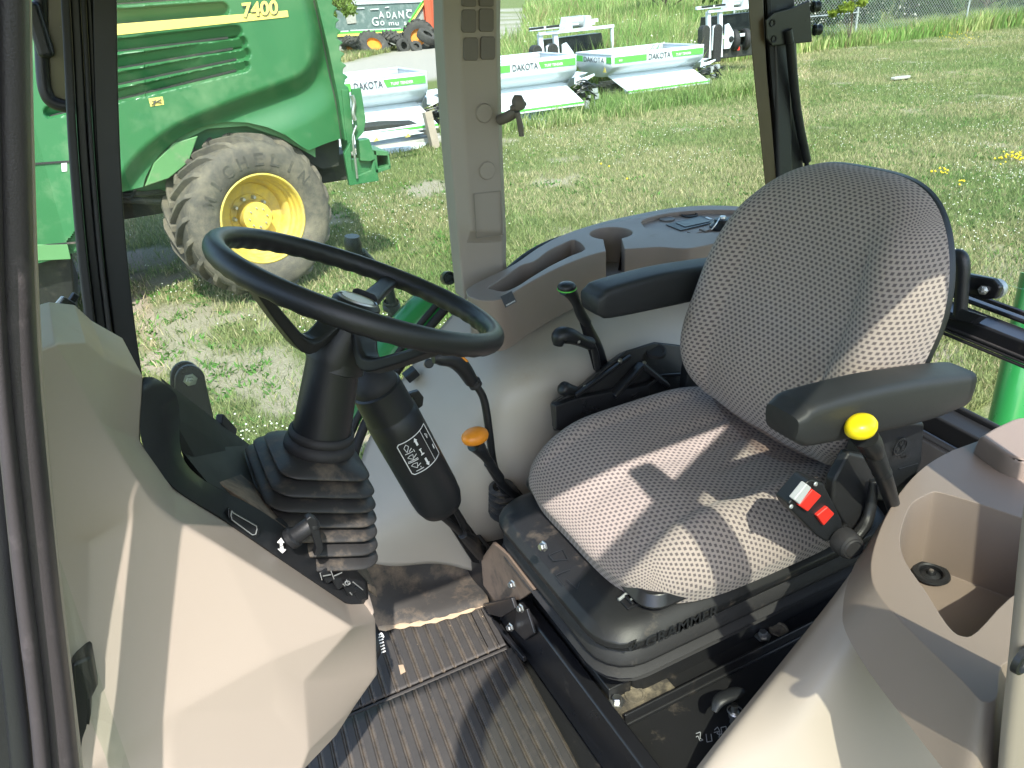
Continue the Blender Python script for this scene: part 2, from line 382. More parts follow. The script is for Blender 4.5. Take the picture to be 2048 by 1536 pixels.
def scatter(n, near, far, xl, xr):
    """points with density falling off with distance"""
    u = RNG.random(n); y = near*(far/near)**u; x = RNG.random(n)*(xr(y)-xl(y))+xl(y); return x, y
xl = lambda y: -.34*y-.4; xr = lambda y: 2.1*y+.8
x, y = scatter(540000, 2.4, 22, xl, xr)
k = seen(x, y) & (RNG.random(len(x)) > soil_m(x, y)*.86) & (weed_m(x, y) < .5) & (road_m(x, y) < .4); x, y = x[k], y[k]
s = 1+(y-2.6)*.07
h = (.035+.05*RNG.random(len(x)))*(.8+.6*vnoise(x, y, 1.1, 40, 2))*np.where(y > 13, 1.25, 1.0)
blades('lawn_grass', x, y, h, .006*s, .75, tone(x, y), 'short mown lawn grass with dry straw patches around the tractor')
x, y = scatter(520000, 14, 95, lambda y: .05*y+0, lambda y: 1.75*y)
k = seen(x, y, .5, 300) & (weed_m(x, y) > .35) & (road_m(x, y) < .3); x, y = x[k], y[k]
x, y = x[:260000], y[:260000]
tall = vnoise(x, y, .45, 41, 3)
h = (.45+.85*RNG.random(len(x)))*(.45+1.1*tall)*np.where(y > 30, 1.15, 1.0)*np.where((x > 19) & (y < 24.5), .52, 1.0)
c = tone(x, y, .85, 1.75)*np.array([.95, 1.15, .9]); k = RNG.random(len(x)) < .10; c[k] = np.array([.34, .27, .14])*(.7+.6*RNG.random(k.sum()))[:, None]
blades('tall_weeds', x, y, h, .012+.0016*y, .35, c, 'tall uncut weeds and grasses behind the white hoppers and along the fence', trans=.45)
x, y = RNG.uniform(9, 21, 16000), RNG.uniform(37.3, 43.5, 16000); k = (road_m(x, y) < .5); x, y = x[k], y[k]
blades('verge_grass', x, y, .12+.22*RNG.random(len(x)), .05, .5, tone(x, y, .9, 1.5), 'rough grass verge in front of the tyre heap', trans=.4)
# clumps left standing round the hoppers
cx = np.concatenate([RNG.uniform(5.4, 9.6, 160), RNG.uniform(9.4, 13.6, 330), RNG.uniform(12.4, 14.6, 120)])
cy = np.concatenate([RNG.uniform(13.5, 14.4, 160), RNG.uniform(13.9, 15.2, 330), RNG.uniform(14.2, 16.6, 120)])
x = np.repeat(cx, 26)+RNG.normal(0, .10, len(cx)*26); y = np.repeat(cy, 26)+RNG.normal(0, .10, len(cx)*26)
h = np.repeat(.12+.30*RNG.random(len(cx)), 26)*(.6+.6*RNG.random(len(x)))
blades('uncut_tufts', x, y, h, .016, .55, tone(x, y, .8, 1.5)*np.array([1, 1.15, 1]), 'uncut tufts of grass around the feet of the white hoppers', trans=.4)
# low broad leaves in the lawn
n = 5200; x, y = scatter(n, 2.8, 14, xl, xr); k = seen(x, y) & (vnoise(x, y, .9, 50, 2) > .42); x, y = x[k], y[k]
x = np.repeat(x, 9)+RNG.normal(0, .035, len(x)*9); y = np.repeat(y, 9)+RNG.normal(0, .035, len(y)*9)
blades('broad_leaf_clover', x, y, .02+.035*RNG.random(len(x)), .022, 1.6, np.array([.07, .17, .03])*(.8+.8*RNG.random(len(x)))[:, None], 'low broad leaved clover and weeds in the lawn', trans=.3)
def dots(name, x, y, z, r, m, label):
    n = len(x); o = np.array([(1, 0, 0), (-1, 0, 0), (0, 1, 0), (0, -1, 0), (0, 0, .8), (0, 0, -.8)])
    v = np.stack([x, y, z], -1)[:, None]+o[None]*np.asarray(r).reshape(-1, 1, 1)
    f = np.array([(0, 2, 4), (2, 1, 4), (1, 3, 4), (3, 0, 4), (2, 0, 5), (1, 2, 5), (3, 1, 5), (0, 3, 5)]); f = (f[None]+(np.arange(n)*6)[:, None, None]).reshape(-1, 3)
    me = bpy.data.meshes.new(name); me.from_pydata(v.reshape(-1, 3).tolist(), [], f.tolist()); me.materials.append(m)
    me.polygons.foreach_set('use_smooth', [True]*len(me.polygons))
    ob = bpy.data.objects.new(name, me); COL.objects.link(ob); ob['kind'] = 'stuff'; tag(ob, label, 'flowers')
M['petal'] = mat('clover_white', (.70, .68, .58), .8, var=.1); M['petal_y'] = mat('petal_yellow', (.75, .55, .02), .7, var=.1)
x, y = scatter(17000, 4.2, 18, xl, xr); k = seen(x, y) & (vnoise(x, y, .7, 60, 3)+.25*RNG.random(len(x)) > .66) & (soil_m(x, y) < .4); x, y = x[k], y[k]
dots('clover_flowers', x, y, hgt(x, y)+.035+.04*RNG.random(len(x)), .005+.0045*RNG.random(len(x))+.0001*y, M['petal'], 'scattered white clover heads across the lawn')
yx, yy, yz = [], [], []
for (px, py, n, s) in ((2030, 315, 46, 16), (1880, 345, 14, 14), (1925, 365, 6, 12), (1900, 80, 26, 16), (1935, 88, 14, 10), (1250, 330, 3, 60), (1995, 48, 8, 4)):
    for _ in range(n):
        p = P(px+RNG.normal(0, s), py+RNG.normal(0, s*.28), z=.06); yx.append(p[0]); yy.append(p[1]); yz.append(.05+.05*RNG.random()+(.35*RNG.random() if py < 100 else 0))
dots('yellow_flowers', np.array(yx), np.array(yy), np.array(yz), .010+.012*RNG.random(len(yx)), M['petal_y'], 'small yellow wild flowers at the right edge of the lawn and by the fence')
x, y = scatter(900, 16, 40, lambda y: .5*y, lambda y: 1.3*y); k = (weed_m(x, y) > .5); x, y = x[k], y[k]
dots('wild_carrot_flowers', x, y, .6+.5*RNG.random(len(x)), .02+.03*RNG.random(len(x)), M['petal'], 'white wild carrot heads above the tall weeds')
# ------------------------------------------------------------------ forage harvester
HY = 7.1
def H(px, py, dy=0.0): return P(px, py, y=HY)+V(0, dy, 0)
t = thing('forage_harvester', (.9, 8.2, 0), 'large green forage harvester with louvred flank and yellow stripe parked beyond the cab', 'forage harvester')
def pl(x, pts):
    a = np.array(pts, float); return np.interp(x, a[:, 0], a[:, 1])
def bottom(px): return pl(px, [(-300, 560), (60, 530), (160, 508), (200, 470), (243, 390), (288, 379), (292, 362), (305, 335), (325, 310), (352, 285), (385, 265), (420, 253), (460, 247), (500, 248), (540, 257), (575, 272), (605, 294), (622, 304), (660, 291), (700, 280)])
def seam(py): return pl(py, [(-400, 590), (-120, 608), (0, 636), (100, 660), (200, 680), (285, 694)])
CREASE = cr([(232, 352), (262, 312), (300, 277), (350, 243), (410, 216), (480, 188), (550, 163), (596, 143), (616, 118), (618, 80), (606, 30), (588, -30), (560, -110), (530, -300)], 8)
def crease_d(px, py):
    """signed pixel distance to the crease; positive below or behind it"""
    a, b = CREASE[:-1], CREASE[1:]; ab = b-a; best = np.full(px.shape, 1e9); sg = np.zeros(px.shape)
    for i in range(len(a)):
        tt = np.clip(((px-a[i, 0])*ab[i, 0]+(py-a[i, 1])*ab[i, 1])/(ab[i]@ab[i]), 0, 1)
        dx, dy = px-a[i, 0]-tt*ab[i, 0], py-a[i, 1]-tt*ab[i, 1]; d = np.hypot(dx, dy); k = d < best
        best = np.where(k, d, best); sg = np.where(k, np.sign(ab[i, 0]*dy-ab[i, 1]*dx), sg)
    return best*sg
SLOTS = [((100, 44), (441, 20), 17), ((100, 108), (470, 64), 14.5), ((100, 149), (480, 86), 14.5), ((100, 188), (487, 108), 14), ((100, 224), (487, 132), 12.5), ((100, 6), (441, -18), 15)]
def skin(px, py):
    d = crease_d(px, py)
    y = .13*sstep(0, 46, d)-.05*sstep(46, 110, d)
    y = y+.10*sstep(560, 700, px)**2
    for (x0, y0), (x1, y1), r in SLOTS:
        ab = V(x1-x0, y1-y0); tt = np.clip(((px-x0)*ab[0]+(py-y0)*ab[1])/(ab@ab), 0, 1); dy = py-y0-tt*ab[1]; dd = np.hypot(px-x0-tt*ab[0], dy)
        m = 1-sstep(r-4, r+1.0, dd); y = y+m*(.030+.060*np.clip(.5+dy/(2*r), 0, 1))
    return y
nu, nv = 330, 210
u = np.linspace(0, 1, nu)[:, None]; v = np.linspace(0, 1, nv)[None]**.92
seam_py = 285+(-150-285)*v
PX = -260+(seam(seam_py)+260)*u; BY = bottom(PX); PY = BY+(-150-BY)*v
D = ray(0, 0)[None, None]
RX = CR[None, None]*((PX-1024)/FPX)[..., None]+CU[None, None]*((768-PY)/FPX)[..., None]+CF
G = CAM+RX*(HY/RX[..., 1])[..., None]; G[..., 1] += skin(PX, PY)
mb = MB().grid(G); n0 = len(mb.v)
rim = G[:, 0][::-1]; mb.grid(np.stack([rim, rim+V(0, .10, 0)]));  # turned-in lower edge
side = mb.build('side_panel', M['green'], t, smooth=50)
mb = MB()
for (x0, y0), (x1, y1), r in SLOTS:                      # dark gap and clips along the foot of each louvre
    a, b = H(x0, y0+r-2.5, .062), H(x1-12, y1+r-3.0, .066); mb.bar(a, b, .012, .016)
build_each(mb, 'louvre_gap', M['under'], side)
mb = MB(); o = H(60, 84, -.008); poly = [H(100, 61), H(230, 48.5), H(575, 21), H(577, 34), H(230, 71), H(100, 83)]
mb.prism([p+V(0, -.006, 0) for p in poly], (0, .03, 0)); mb.build('yellow_stripe', M['stripe'], side, bevel=.002)
for m_, dx, dy, mt_, nm in ((0, 1.5, 1.5, M['letter'], 'number_shadow'), (1, 0, 0, M['stripe'], 'number')):
    mb = MB(); xa = H(556+dx, 30+dy)-H(485+dx, 37+dy); text(mb, '7400', H(485+dx, 35.5+dy, -.012-.004*m_), xa, V(.12, 0, 1), width=np.linalg.norm(xa), height=.108, bold=.03, lift=.001)
    mb.build(nm, mt_, side, recalc=False)
mb = MB(); mb.prism([H(297, 197, -.004), H(325, 193, -.004), H(328, 209, -.004), H(301, 213, -.004)], (0, .012, 0)); mb.build('warning_sticker', M['stripe'], side)
mb = MB(); mb.bar(H(303, 209, -.01), H(322, 198, -.01), .012, .004); mb.bar(H(304, 202, -.01), H(323, 205, -.01), .010, .004); mb.bar(H(308, 211, -.01), H(310, 198, -.01), .008, .004); mb.build('sticker_mark', M['letter'], side)
mb = MB()                                                 # panel seams
for a, b in (((60, 328), (130, 322)), ((60, 493), (135, 484))): mb.bar(H(a[0], a[1], -.004), H(b[0]+60, b[1]-3, -.004), .014, .014)
pts = [H(x, y, skin(V(x), V(y))[0]+.0) for x, y in ((637, 0), (648, 48), (661, 100), (671, 150), (681, 200), (689, 245), (694, 283))]
mb.tube(pts, .010, 6, n=4); build_each(mb, 'panel_seam', M['under'], t)
mb = MB(); mb.prism([H(-200, 497, -.012), H(135, 487, -.012), H(142, 518, -.012), H(-200, 534, -.012)], (0, .05, 0)); mb.build('lower_trim', M['green_dull'], t, bevel=.006)
mb = MB(); mb.prism([H(122, 322, -.006), H(134, 322, -.006), H(134, 342, -.006), H(124, 343, -.006)], (0, .01, 0)); mb.build('white_sticker', M['white'], side)
# rear quarter behind the seam: narrow panel with a serrated louvre edge
a = [(636, -150), (637, 0), (661, 100), (681, 200), (694, 284), (704, 282)]
ed = []; y0 = 282
for k in range(13):
    yy = 175-k*23; xx = 700-(175-yy)*.155; ed += [(xx+1, yy), (xx-7, yy-5), (xx-6, yy-14), (xx+1, yy-20)]
poly = a+[(705, 200)]+ed
mb = MB(); mb.prism([H(x, y, .06) for x, y in poly], (0, .9, 0)); mb.build('rear_quarter', M['green'], t, bevel=.008, smooth=30)
# deep body behind the skin, roof and far side
mb = MB(); mb.box((-1.35, HY+1.55, 2.45), (6.1, 2.6, 1.9)); mb.box((-1.0, HY+1.5, 1.35), (3.4, 2.3, .7)); mb.box((.95, HY+1.55, 1.75), (1.2, 2.5, 1.0)); mb.build('body_core', M['green'], t, bevel=.08, seg=3)
mb = MB(); mb.prism([H(296, 372, .17), H(300, 350, .17), H(330, 315, .17), H(372, 286, .17), H(420, 262, .17), H(500, 256, .17), H(570, 280, .17), H(640, 320, .17), H(640, 240, .17), H(300, 240, .17)], (0, .04, 0)); mb.build('wheel_arch_liner', M['green_dull'], t)
mb = MB(); q = [H(372, 350, .1), H(372, 262, .1), H(310, 300, .1), H(288, 378, .1)]; mb.prism([H(291, 379, .12), H(310, 330, .12), H(350, 290, .12), H(400, 275, .12), H(380, 330, .12), H(340, 362, .12)], (0, .03, 0)); mb.build('inner_fender', M['green_dull'], t, bevel=.01)
# undercarriage
mb = MB(); mb.box((1.25, HY+1.3, .98), (1.5, 1.6, .25)); mb.box((.9, HY+1.5, .62), (.3, 2.2, .28)); mb.prism([H(292, 384, .5), H(400, 330, .5), H(470, 420, .5), H(400, 470, .5), H(345, 450, .5), H(310, 425, .5)], (0, .35, 0))
mb.prism([H(615, 300, .35), H(700, 288, .35), H(700, 345, .35), H(665, 352, .35), H(620, 330, .35)], (0, .5, 0)); mb.box((-.7, HY+1.4, .95), (2.6, 1.4, .35)); mb.box((-2.2, HY+.9, .62), (3.0, 1.2, 1.0))
mb.prism([H(-200, 535, .1), H(142, 519, .1), H(150, 640, .3), H(-200, 700, .3)], (0, .25, 0)); mb.build('undercarriage', M['under'], t, bevel=.015)
mb = MB(); mb.tube([H(245, 402, .3), H(300, 400, .3), H(380, 396, .5)], .022, 8); mb.tube([H(240, 415, .35), H(330, 419, .35), H(360, 420, .5)], .03, 8); mb.tube([H(243, 404, .28), H(262, 408, .28), H(272, 398, .28), H(276, 380, .28)], .012, 6, n=5); build_each(mb, 'hydraulic_pipe', M['under'], t)
# rear hitch frame
mb = MB()
mb.prism([H(703, 178, .0), H(722, 176, .0), H(732, 241, .0), H(728, 264, .0), H(712, 282, .0), H(707, 240, .0)], (0, .03, 0))
mb.prism([H(686, 180, .05), H(700, 180, .05), H(708, 240, .05), H(712, 300, .05), H(702, 310, .05), H(694, 260, .05)], (0, .25, 0))
mb.prism([H(716, 280, -.03), H(737, 277, -.03), H(749, 318, -.03), H(738, 322, -.03), H(719, 321, -.03)], (0, .12, 0))
mb.prism([H(687, 307, -.02), H(700, 284, -.02), H(703, 340, -.02), H(712, 352, -.02), H(741, 340, -.02), H(748, 312, -.02), H(757, 361, -.02), H(698, 371, -.02)], (0, .05, 0))
mb.prism([H(700, 320, .03), H(745, 315, .03), H(752, 355, .03), H(704, 362, .03)], (0, .04, 0)); build_each(mb, 'hitch_plate', M['green'], t, bevel=.006)
mb = MB(); c0, c1 = H(745, 299, -.02), H(778, 340, -.02)
for q in ([(745, 299), (775, 303), (776, 311), (747, 310)], [(751, 338), (780, 329), (780, 337), (752, 346)], [(745, 300), (751, 300), (756, 345), (750, 345)], [(773, 303), (776, 303), (781, 335), (777, 336)]): mb.prism([H(x, y, -.02) for x, y in q], (0, .45, 0))
mb.build('hitch_receiver', M['green'], t, bevel=.004)
mb = MB(); mb.prism([H(746, 308, .30), H(777, 308, .30), H(780, 338, .30), H(752, 342, .30)], (0, .02, 0)); mb.build('receiver_shade_plate', M['under'], t)  # dark plate inside the hollow receiver, its shade put in as colour
mb = MB(); mb.tube([H(710, 250, -.04), H(703, 275, -.04), H(708, 320, -.04), H(712, 355, -.04)], .012, 8, n=5); mb.tube([H(702, 190, -.03), H(706, 205, -.03), H(704, 225, -.03), H(708, 240, -.03)], .02, 8, n=4); build_each(mb, 'hitch_rod', M['steel'], t)
# rear wheel, steered
WC = P(527, 438, y=HY-.04); A_ = R(-90+15); AX = V(math.cos(A_), math.sin(A_), .02); AX = nrm(AX)
wr, ww = .715, .56; X_, Y_, _ = frame(AX); CW = WC-AX*.06
prof = [(.385, .04), (.395, .075), (.44, .105), (.52, .12), (.60, .105), (.645, .07), (.660, .03), (.668, -.02), (.668, -.40), (.655, -.46), (.60, -.50), (.45, -.52), (.385, -.46)]
mb = MB(); pr = cr([V(*q) for q in prof], 4); mb.lathe([tuple(q) for q in pr], CW, AX, 72); carc = mb.build('tyre', M['tyre'], t, smooth=60)
mb = MB(); nl = 22
def tp(rad, h, a): return CW+AX*h+rad*(math.cos(a)*X_+math.sin(a)*Y_)
for s_ in (0, 1):
    for k in range(nl):
        a0 = (k+.5*s_)*2*math.pi/nl; rows = []
        hs = (.098, .03, -.03, -.10, -.17, -.215) if s_ == 0 else (-.49, -.45, -.39, -.32, -.25, -.205)
        for j, h in enumerate(hs):
            f = abs(h-hs[0 if s_ == 0 else 0]); a = a0+f*1.35
            w = (.055, .052, .048, .046, .046, .052)[j]/wr; e = (.012, .050, .060, .060, .060, .060)[j]; rb = (.60, .645, .66, .66, .66, .66)[j] if s_ == 0 else (.60, .645, .66, .66, .66, .66)[j]
            rows.append([tp(rb, h, a-w*.62), tp(rb+e, h, a-w*.42), tp(rb+e, h, a+w*.42), tp(rb, h, a+w*.62)])
        mb.loft(rows)
mb.build('tread_lug', M['tyre'], carc, bevel=.006, seg=2)
mb = MB(); word = 'MICHELIN'; rr_ = .50; k0 = None
upv = V(0, 0, 1)-AX*AX[2]; upv = nrm(upv); rightv = nrm(np.cross(upv, AX))
for k, ch in enumerate(word):
    a = R(58-k*16.5+2)
    c_ = CW+rr_*(upv*math.sin(a+R(0))*1+rightv*math.cos(a)) if False else None
    th = R(-62+k*16.8); rad = nrm(upv*math.cos(th)+rightv*math.sin(th)); tan = np.cross(rad, AX)*1.0; tan = nrm(tan)
    if tan@rightv < 0 and abs(th) < 1.2: tan = -tan
    if ch == 'I': text(mb, ch, CW+rad*.468+AX*.117-tan*.012, tan, rad, width=.024, height=.10, bold=.03, lift=.003)
    else: text(mb, ch, CW+rad*.468+AX*.117-tan*.04, tan, rad, width=.085, height=.10, bold=.02, lift=.003)
M['sidewall_letter'] = mat('sidewall_letter', (.060, .054, .045), .8, dirt=(.15, .125, .09), ds=9)
mb.build('sidewall_lettering', M['sidewall_letter'], carc, recalc=False)
mb = MB(); rp = [(.392, .05), (.40, .075), (.385, .085), (.372, .07), (.365, .03), (.352, .01), (.350, -.03), (.335, -.05), (.332, -.09), (.31, -.11), (.29, -.16), (.285, -.19), (.20, -.205), (.19, -.19), (.138, -.19), (.132, -.07), (.122, -.05), (.02, -.045), (.0, -.045)]
mb.lathe([tuple(q) for q in cr([V(*q) for q in rp], 2)], CW, AX, 64); rim_ = mb.build('rim', M['yellow_rim'], t, smooth=40)
mb = MB()
for k in range(10): a = k*2*math.pi/10; mb.lathe([(.0, .045), (.014, .045), (.018, .03), (.020, 0)], tp(.165, -.192, a), AX, 6)
for k in range(8): a = k*2*math.pi/8; mb.lathe([(.0, .018), (.006, .018), (.008, 0)], tp(.085, -.048, a), AX, 6)
build_each(mb, 'wheel_nut', M['galv'], rim_)

# ------------------------------------------------------------------ white hoppers (turf spreaders) beyond the lawn
def hopper(x0, x1, y0, zr, label, hh=1.0, left_face=False, blank=False):
    L = x1-x0; t = thing('spreader_hopper', (x0, y0, 0), label, 'hopper', 'white spreader hoppers on the lawn edge')
    z = lambda f: zr-(1-f)*hh
    out = [(0.0, z(1.0)), (0.0, z(.76)), (.04, z(.68)), (.14, z(.60)), (.32, z(.51)), (.40, z(.46))]
    mb = MB(); W_ = 1.5
    prof = [(y, q) for y, q in out]+[(W_-y, q) for y, q in out[::-1]]
    g = [[V(x, y0+y, q) for y, q in cr([V(*p) for p in prof[:6]], 3)] for x in (x0, x0+L*.25, x0+L*.5, x0+L*.75, x1)]
    mb.grid(g); g2 = [[V(x, y0+W_-y, q) for y, q in cr([V(*p) for p in prof[:6]], 3)] for x in (x0, x1)]; mb.grid(g2)
    for x in (x0, x1): mb.add([V(x, y0+y, q) for y, q in prof], [tuple(range(12))])
    body = mb.build('hopper_body', M['white_paint'], t, smooth=60, solid=.012, off=0)
    mb = MB(); r_ = .022
    for a, b in (((x0, y0, zr), (x1, y0, zr)), ((x0, y0+W_, zr), (x1, y0+W_, zr)), ((x0, y0, zr), (x0, y0+W_, zr)), ((x1, y0, zr), (x1, y0+W_, zr))): mb.bar(a, b, .03, .030)
    mb.build('rim', M['white_paint'], t, bevel=.006)
    mb = MB(); e = -.008
    zt, zb = zr-.05, zr-.175
    xs0 = x0+L*(.02); xt = x0+L*.36; xe = x0+L*.63
    if blank: xs0, xt, xe = x0+L*.0, x0+L*.12, x0+L*.52
    e = -.022
    mb.prism([V(xs0, y0+e, zb), V(xt, y0+e, zb), V(xt, y0+e, zt), V(xs0, y0+e, zt)], (0, .006, 0))
    mb.prism([V(xe+.05, y0+e, zb), V(x1-.03, y0+e, zb), V(x1-.03, y0+e, zt), V(xe, y0+e, zt)], (0, .006, 0)); build_each(mb, 'green_stripe', M['lime'], body)
    mb = MB(); text(mb, 'DAKOTA', V(xt+.05, y0-.022, zb-.0), V(1, 0, 0), V(0, 0, 1), width=xe-xt-.07, height=.125, bold=.012)
    if left_face: text(mb, 'DAKOTA', V(x0-.012, y0+1.15, zb), V(0, -1, 0), V(0, 0, 1), width=.85, height=.11, bold=.012)
    mb.build('name_lettering', M['letter'], body, recalc=False)
    mb = MB(); text(mb, 'TURF TENDER', V(xe+.12, y0-.028, zb+.02), V(1, 0, 0), V(0, 0, 1), width=.42, height=.05, bold=.02)
    if left_face: text(mb, '410', V(xs0+.1, y0-.028, zb+.03), V(1, 0, 0), V(0, 0, 1), height=.045, bold=.02)
    mb.build('stripe_lettering', M['white'], body, recalc=False)
    if left_face:
        mb = MB(); mb.prism([V(x0-.010, y0+1.5-.03, zb), V(x0-.010, y0+1.2, zb), V(x0-.010, y0+1.2, zt), V(x0-.010, y0+1.47, zt)], (.004, 0, 0)); mb.prism([V(x0-.010, y0+.22, zb), V(x0-.010, y0+.02, zb), V(x0-.010, y0+.02, zt), V(x0-.010, y0+.22, zt)], (.004, 0, 0)); build_each(mb, 'end_stripe', M['lime'], body)
        mb = MB(); mb.prism([V(x0-.012, y0+.35, zr-.36), V(x0-.012, y0+.22, zr-.36), V(x0-.012, y0+.285, zr-.25)], (.004, 0, 0)); mb.build('warning_triangle', M['stripe'], body)
    # sloping apron with a green lip
    a0, a1 = x0+.10, x1-.12
    mb = MB(); mb.prism([V(a0, y0+.34, z(.49)), V(a1, y0+.34, z(.49)), V(x1+.06, y0-.16, z(.13)), V(x0+.30, y0-.16, z(.13))], (0, .01, -.02)); ap = mb.build('apron', M['white_paint'], t, bevel=.004)
    mb = MB(); mb.bar(V(x0+.31, y0-.17, z(.115)), V(x1+.06, y0-.17, z(.115)), .02, .035); mb.build('green_lip', M['lime'], ap)
    mb = MB(); mb.bar(V(x0+.31, y0-.172, z(.075)), V(x1+.06, y0-.172, z(.075)), .02, .03); mb.build('white_lip', M['white_paint'], ap)
    mb = MB(); zf = z(.0)
    mb.bar(V(x0+.3, y0+.5, z(.2)), V(x1+.35, y0+.5, z(.2)), .08, .12); mb.bar(V(x0+.3, y0+1.0, z(.2)), V(x1+.35, y0+1.0, z(.2)), .08, .12)
    for xx in (x0+.5, x0+L*.55, x1-.15): mb.bar(V(xx, y0+.35, zf+.08), V(xx, y0+1.1, zf+.08), .07, .16); mb.bar(V(xx, y0+.45, z(.3)), V(xx+.1, y0+.45, zf-.05), .05, .05)
    mb.bar(V(x0+.6, y0+.2, zf+.1), V(x0+1.4, y0+.3, zf-.02), .05, .06); mb.box((x1-.3, y0+.2, zf+.06), (.3, .25, .2)); mb.build('underframe', M['under'], t, bevel=.006)
    mb = MB()                                            # chute cone, valves and drive at the right end
    mb.loft([[V(x1+.0, y0+.25, z(.55)), V(x1, y0+1.2, z(.55)), V(x1, y0+1.0, z(.34)), V(x1, y0+.4, z(.34))], [V(x1+.55, y0+.45, z(.60)), V(x1+.55, y0+1.0, z(.60)), V(x1+.3, y0+.9, z(.40)), V(x1+.3, y0+.5, z(.40))]])
    mb.prism([V(x1-.02, y0+.02, z(.66)), V(x1+.30, y0+.3, z(.52)), V(x1+.62, y0+.3, z(.58)), V(x1+.62, y0+.3, z(.54)), V(x1+.2, y0+.2, z(.40)), V(x1-.02, y0+.05, z(.45))], (0, .02, 0)); mb.build('end_chute', M['white_paint'], t, bevel=.006)
    mb = MB(); rg = np.random.default_rng(int(x0*10))
    for k in range(16):
        c_ = V(x1+.12+.5*rg.random(), y0+.15+.3*rg.random(), z(.06+.36*rg.random())); s_ = .03+.06*rg.random(3)
        mb.box(c_, s_*[1.2, 1, 1.2])
    for k in range(7):
        a = V(x1-.05+.2*rg.random(), y0+.1, z(.2+.3*rg.random())); b = V(x1+.3+.4*rg.random(), y0+.15, z(.05+.4*rg.random())); mb.tube([a, (a+b)/2+V(0, -.05, .16*rg.random()-.02), b], .014, 6, n=5)
    mb.bar(V(x1+.2, y0+.2, z(.33)), V(x1+.75, y0+.2, z(.36)), .03, .04); dr = mb.build('drive_unit', M['black_metal'], t, bevel=.003)
    mb = MB()
    for k in range(7): mb.box(V(x1+.15+.45*rg.random(), y0+.08+.1*rg.random(), z(.08+.36*rg.random())), (.05+.05*rg.random(), .06, .04+.07*rg.random()))
    mb.box(V(x1+.27, y0+.08, z(.02)), (.09, .09, .16)); mb.tube([V(x1+.55, y0+.2, z(.1)), V(x1+.55, y0+.2, z(-.14))], .014, 6); build_each(mb, 'valve_block', M['galv'], t, bevel=.004)
    mb = MB()                                            # grey post it stands on
    mb.box(V(x1-.02, y0+.3, (z(.05)-.0)/2), (.16, .14, z(.05))); mb.box(V(x0+.4, y0+.6, (z(.05))/2), (.16, .14, z(.05))); mb.box(V(x1-.02, y0+1.1, (z(.05))/2), (.16, .14, z(.05))); build_each(mb, 'support_post', M['timber'], t, bevel=.008)
    # spinner dish under the machine
    xc = (x0+x1)/2+.1*L; mb = MB(); mb.lathe([(.0, .06), (.55, .05), (.85, .0), (.6, -.05), (.0, -.05)], V(xc, y0+.35, max(.16, z(-.33))), V(0, -.25, 1), 28, cap=False)
    mb.build('spinner_cover', M['white_paint'], t, smooth=30)
    return t
hopper(3.0, 5.18, 13.8, 1.23, 'nearest white hopper, mostly hidden behind the green harvester', 1.0)
hopper(6.25, 8.58, 14.3, 1.20, 'middle white hopper seen behind the beige cab pillar and hook', 1.0)
hopper(9.90, 12.36, 15.0, 1.06, 'right-hand white hopper with its lettered end panel showing', .86, left_face=True)
# long flat white boards under the left hopper
t = thing('deflector_board', (4.3, 12.4, 0), 'long white pointed board with yellow stickers lying below the nearest hopper', 'board')
q = lambda px, py: P(px, py, y=12.6)
mb = MB(); mb.prism([q(640, 300), q(738, 285), q(850, 266), q(815, 259), q(740, 267), q(640, 275)], (0, .05, .0)); mb.build('white_board', M['white_paint'], t, bevel=.006)
mb = MB()
for a, b in ((752, 281), (815, 273)): mb.prism([q(a-5, b+2)-V(0, .01, 0), q(a+6, b)-V(0, .01, 0), q(a+1, b-7)-V(0, .01, 0)], (0, .005, 0))
build_each(mb, 'yellow_sticker', M['stripe'], t)
mb = MB(); mb.prism([q(640, 276)+V(0, .2, 0), q(740, 266)+V(0, .2, 0), q(800, 258)+V(0, .2, 0), q(845, 250)+V(0, .2, 0), q(780, 252)+V(0, .2, 0), q(700, 262)+V(0, .2, 0)], (0, .4, .02)); mb.build('black_skid', M['under'], t, bevel=.01)
t = thing('timber_sleeper', (4.6, 12.3, 0), 'pale weathered timber laid in the grass under the white board', 'timber')
mb = MB(); mb.bar(P(640, 312, z=.06), P(930, 268, z=.06), .42, .12); ob = mb.build('plank', M['wood_pale'], t, bevel=.02)
t = thing('timber_block', (5.6, 13.2, 0), 'stub of reddish timber beside the nearest hopper drive', 'timber'); mb = MB(); a = P(868, 272, y=13.3); mb.bar(V(a[0], a[1], 0), V(a[0]-.05, a[1]+.1, .62), .16, .14, up=(1, 0, 0)); mb.build('post', M['timber'], t, bevel=.01)

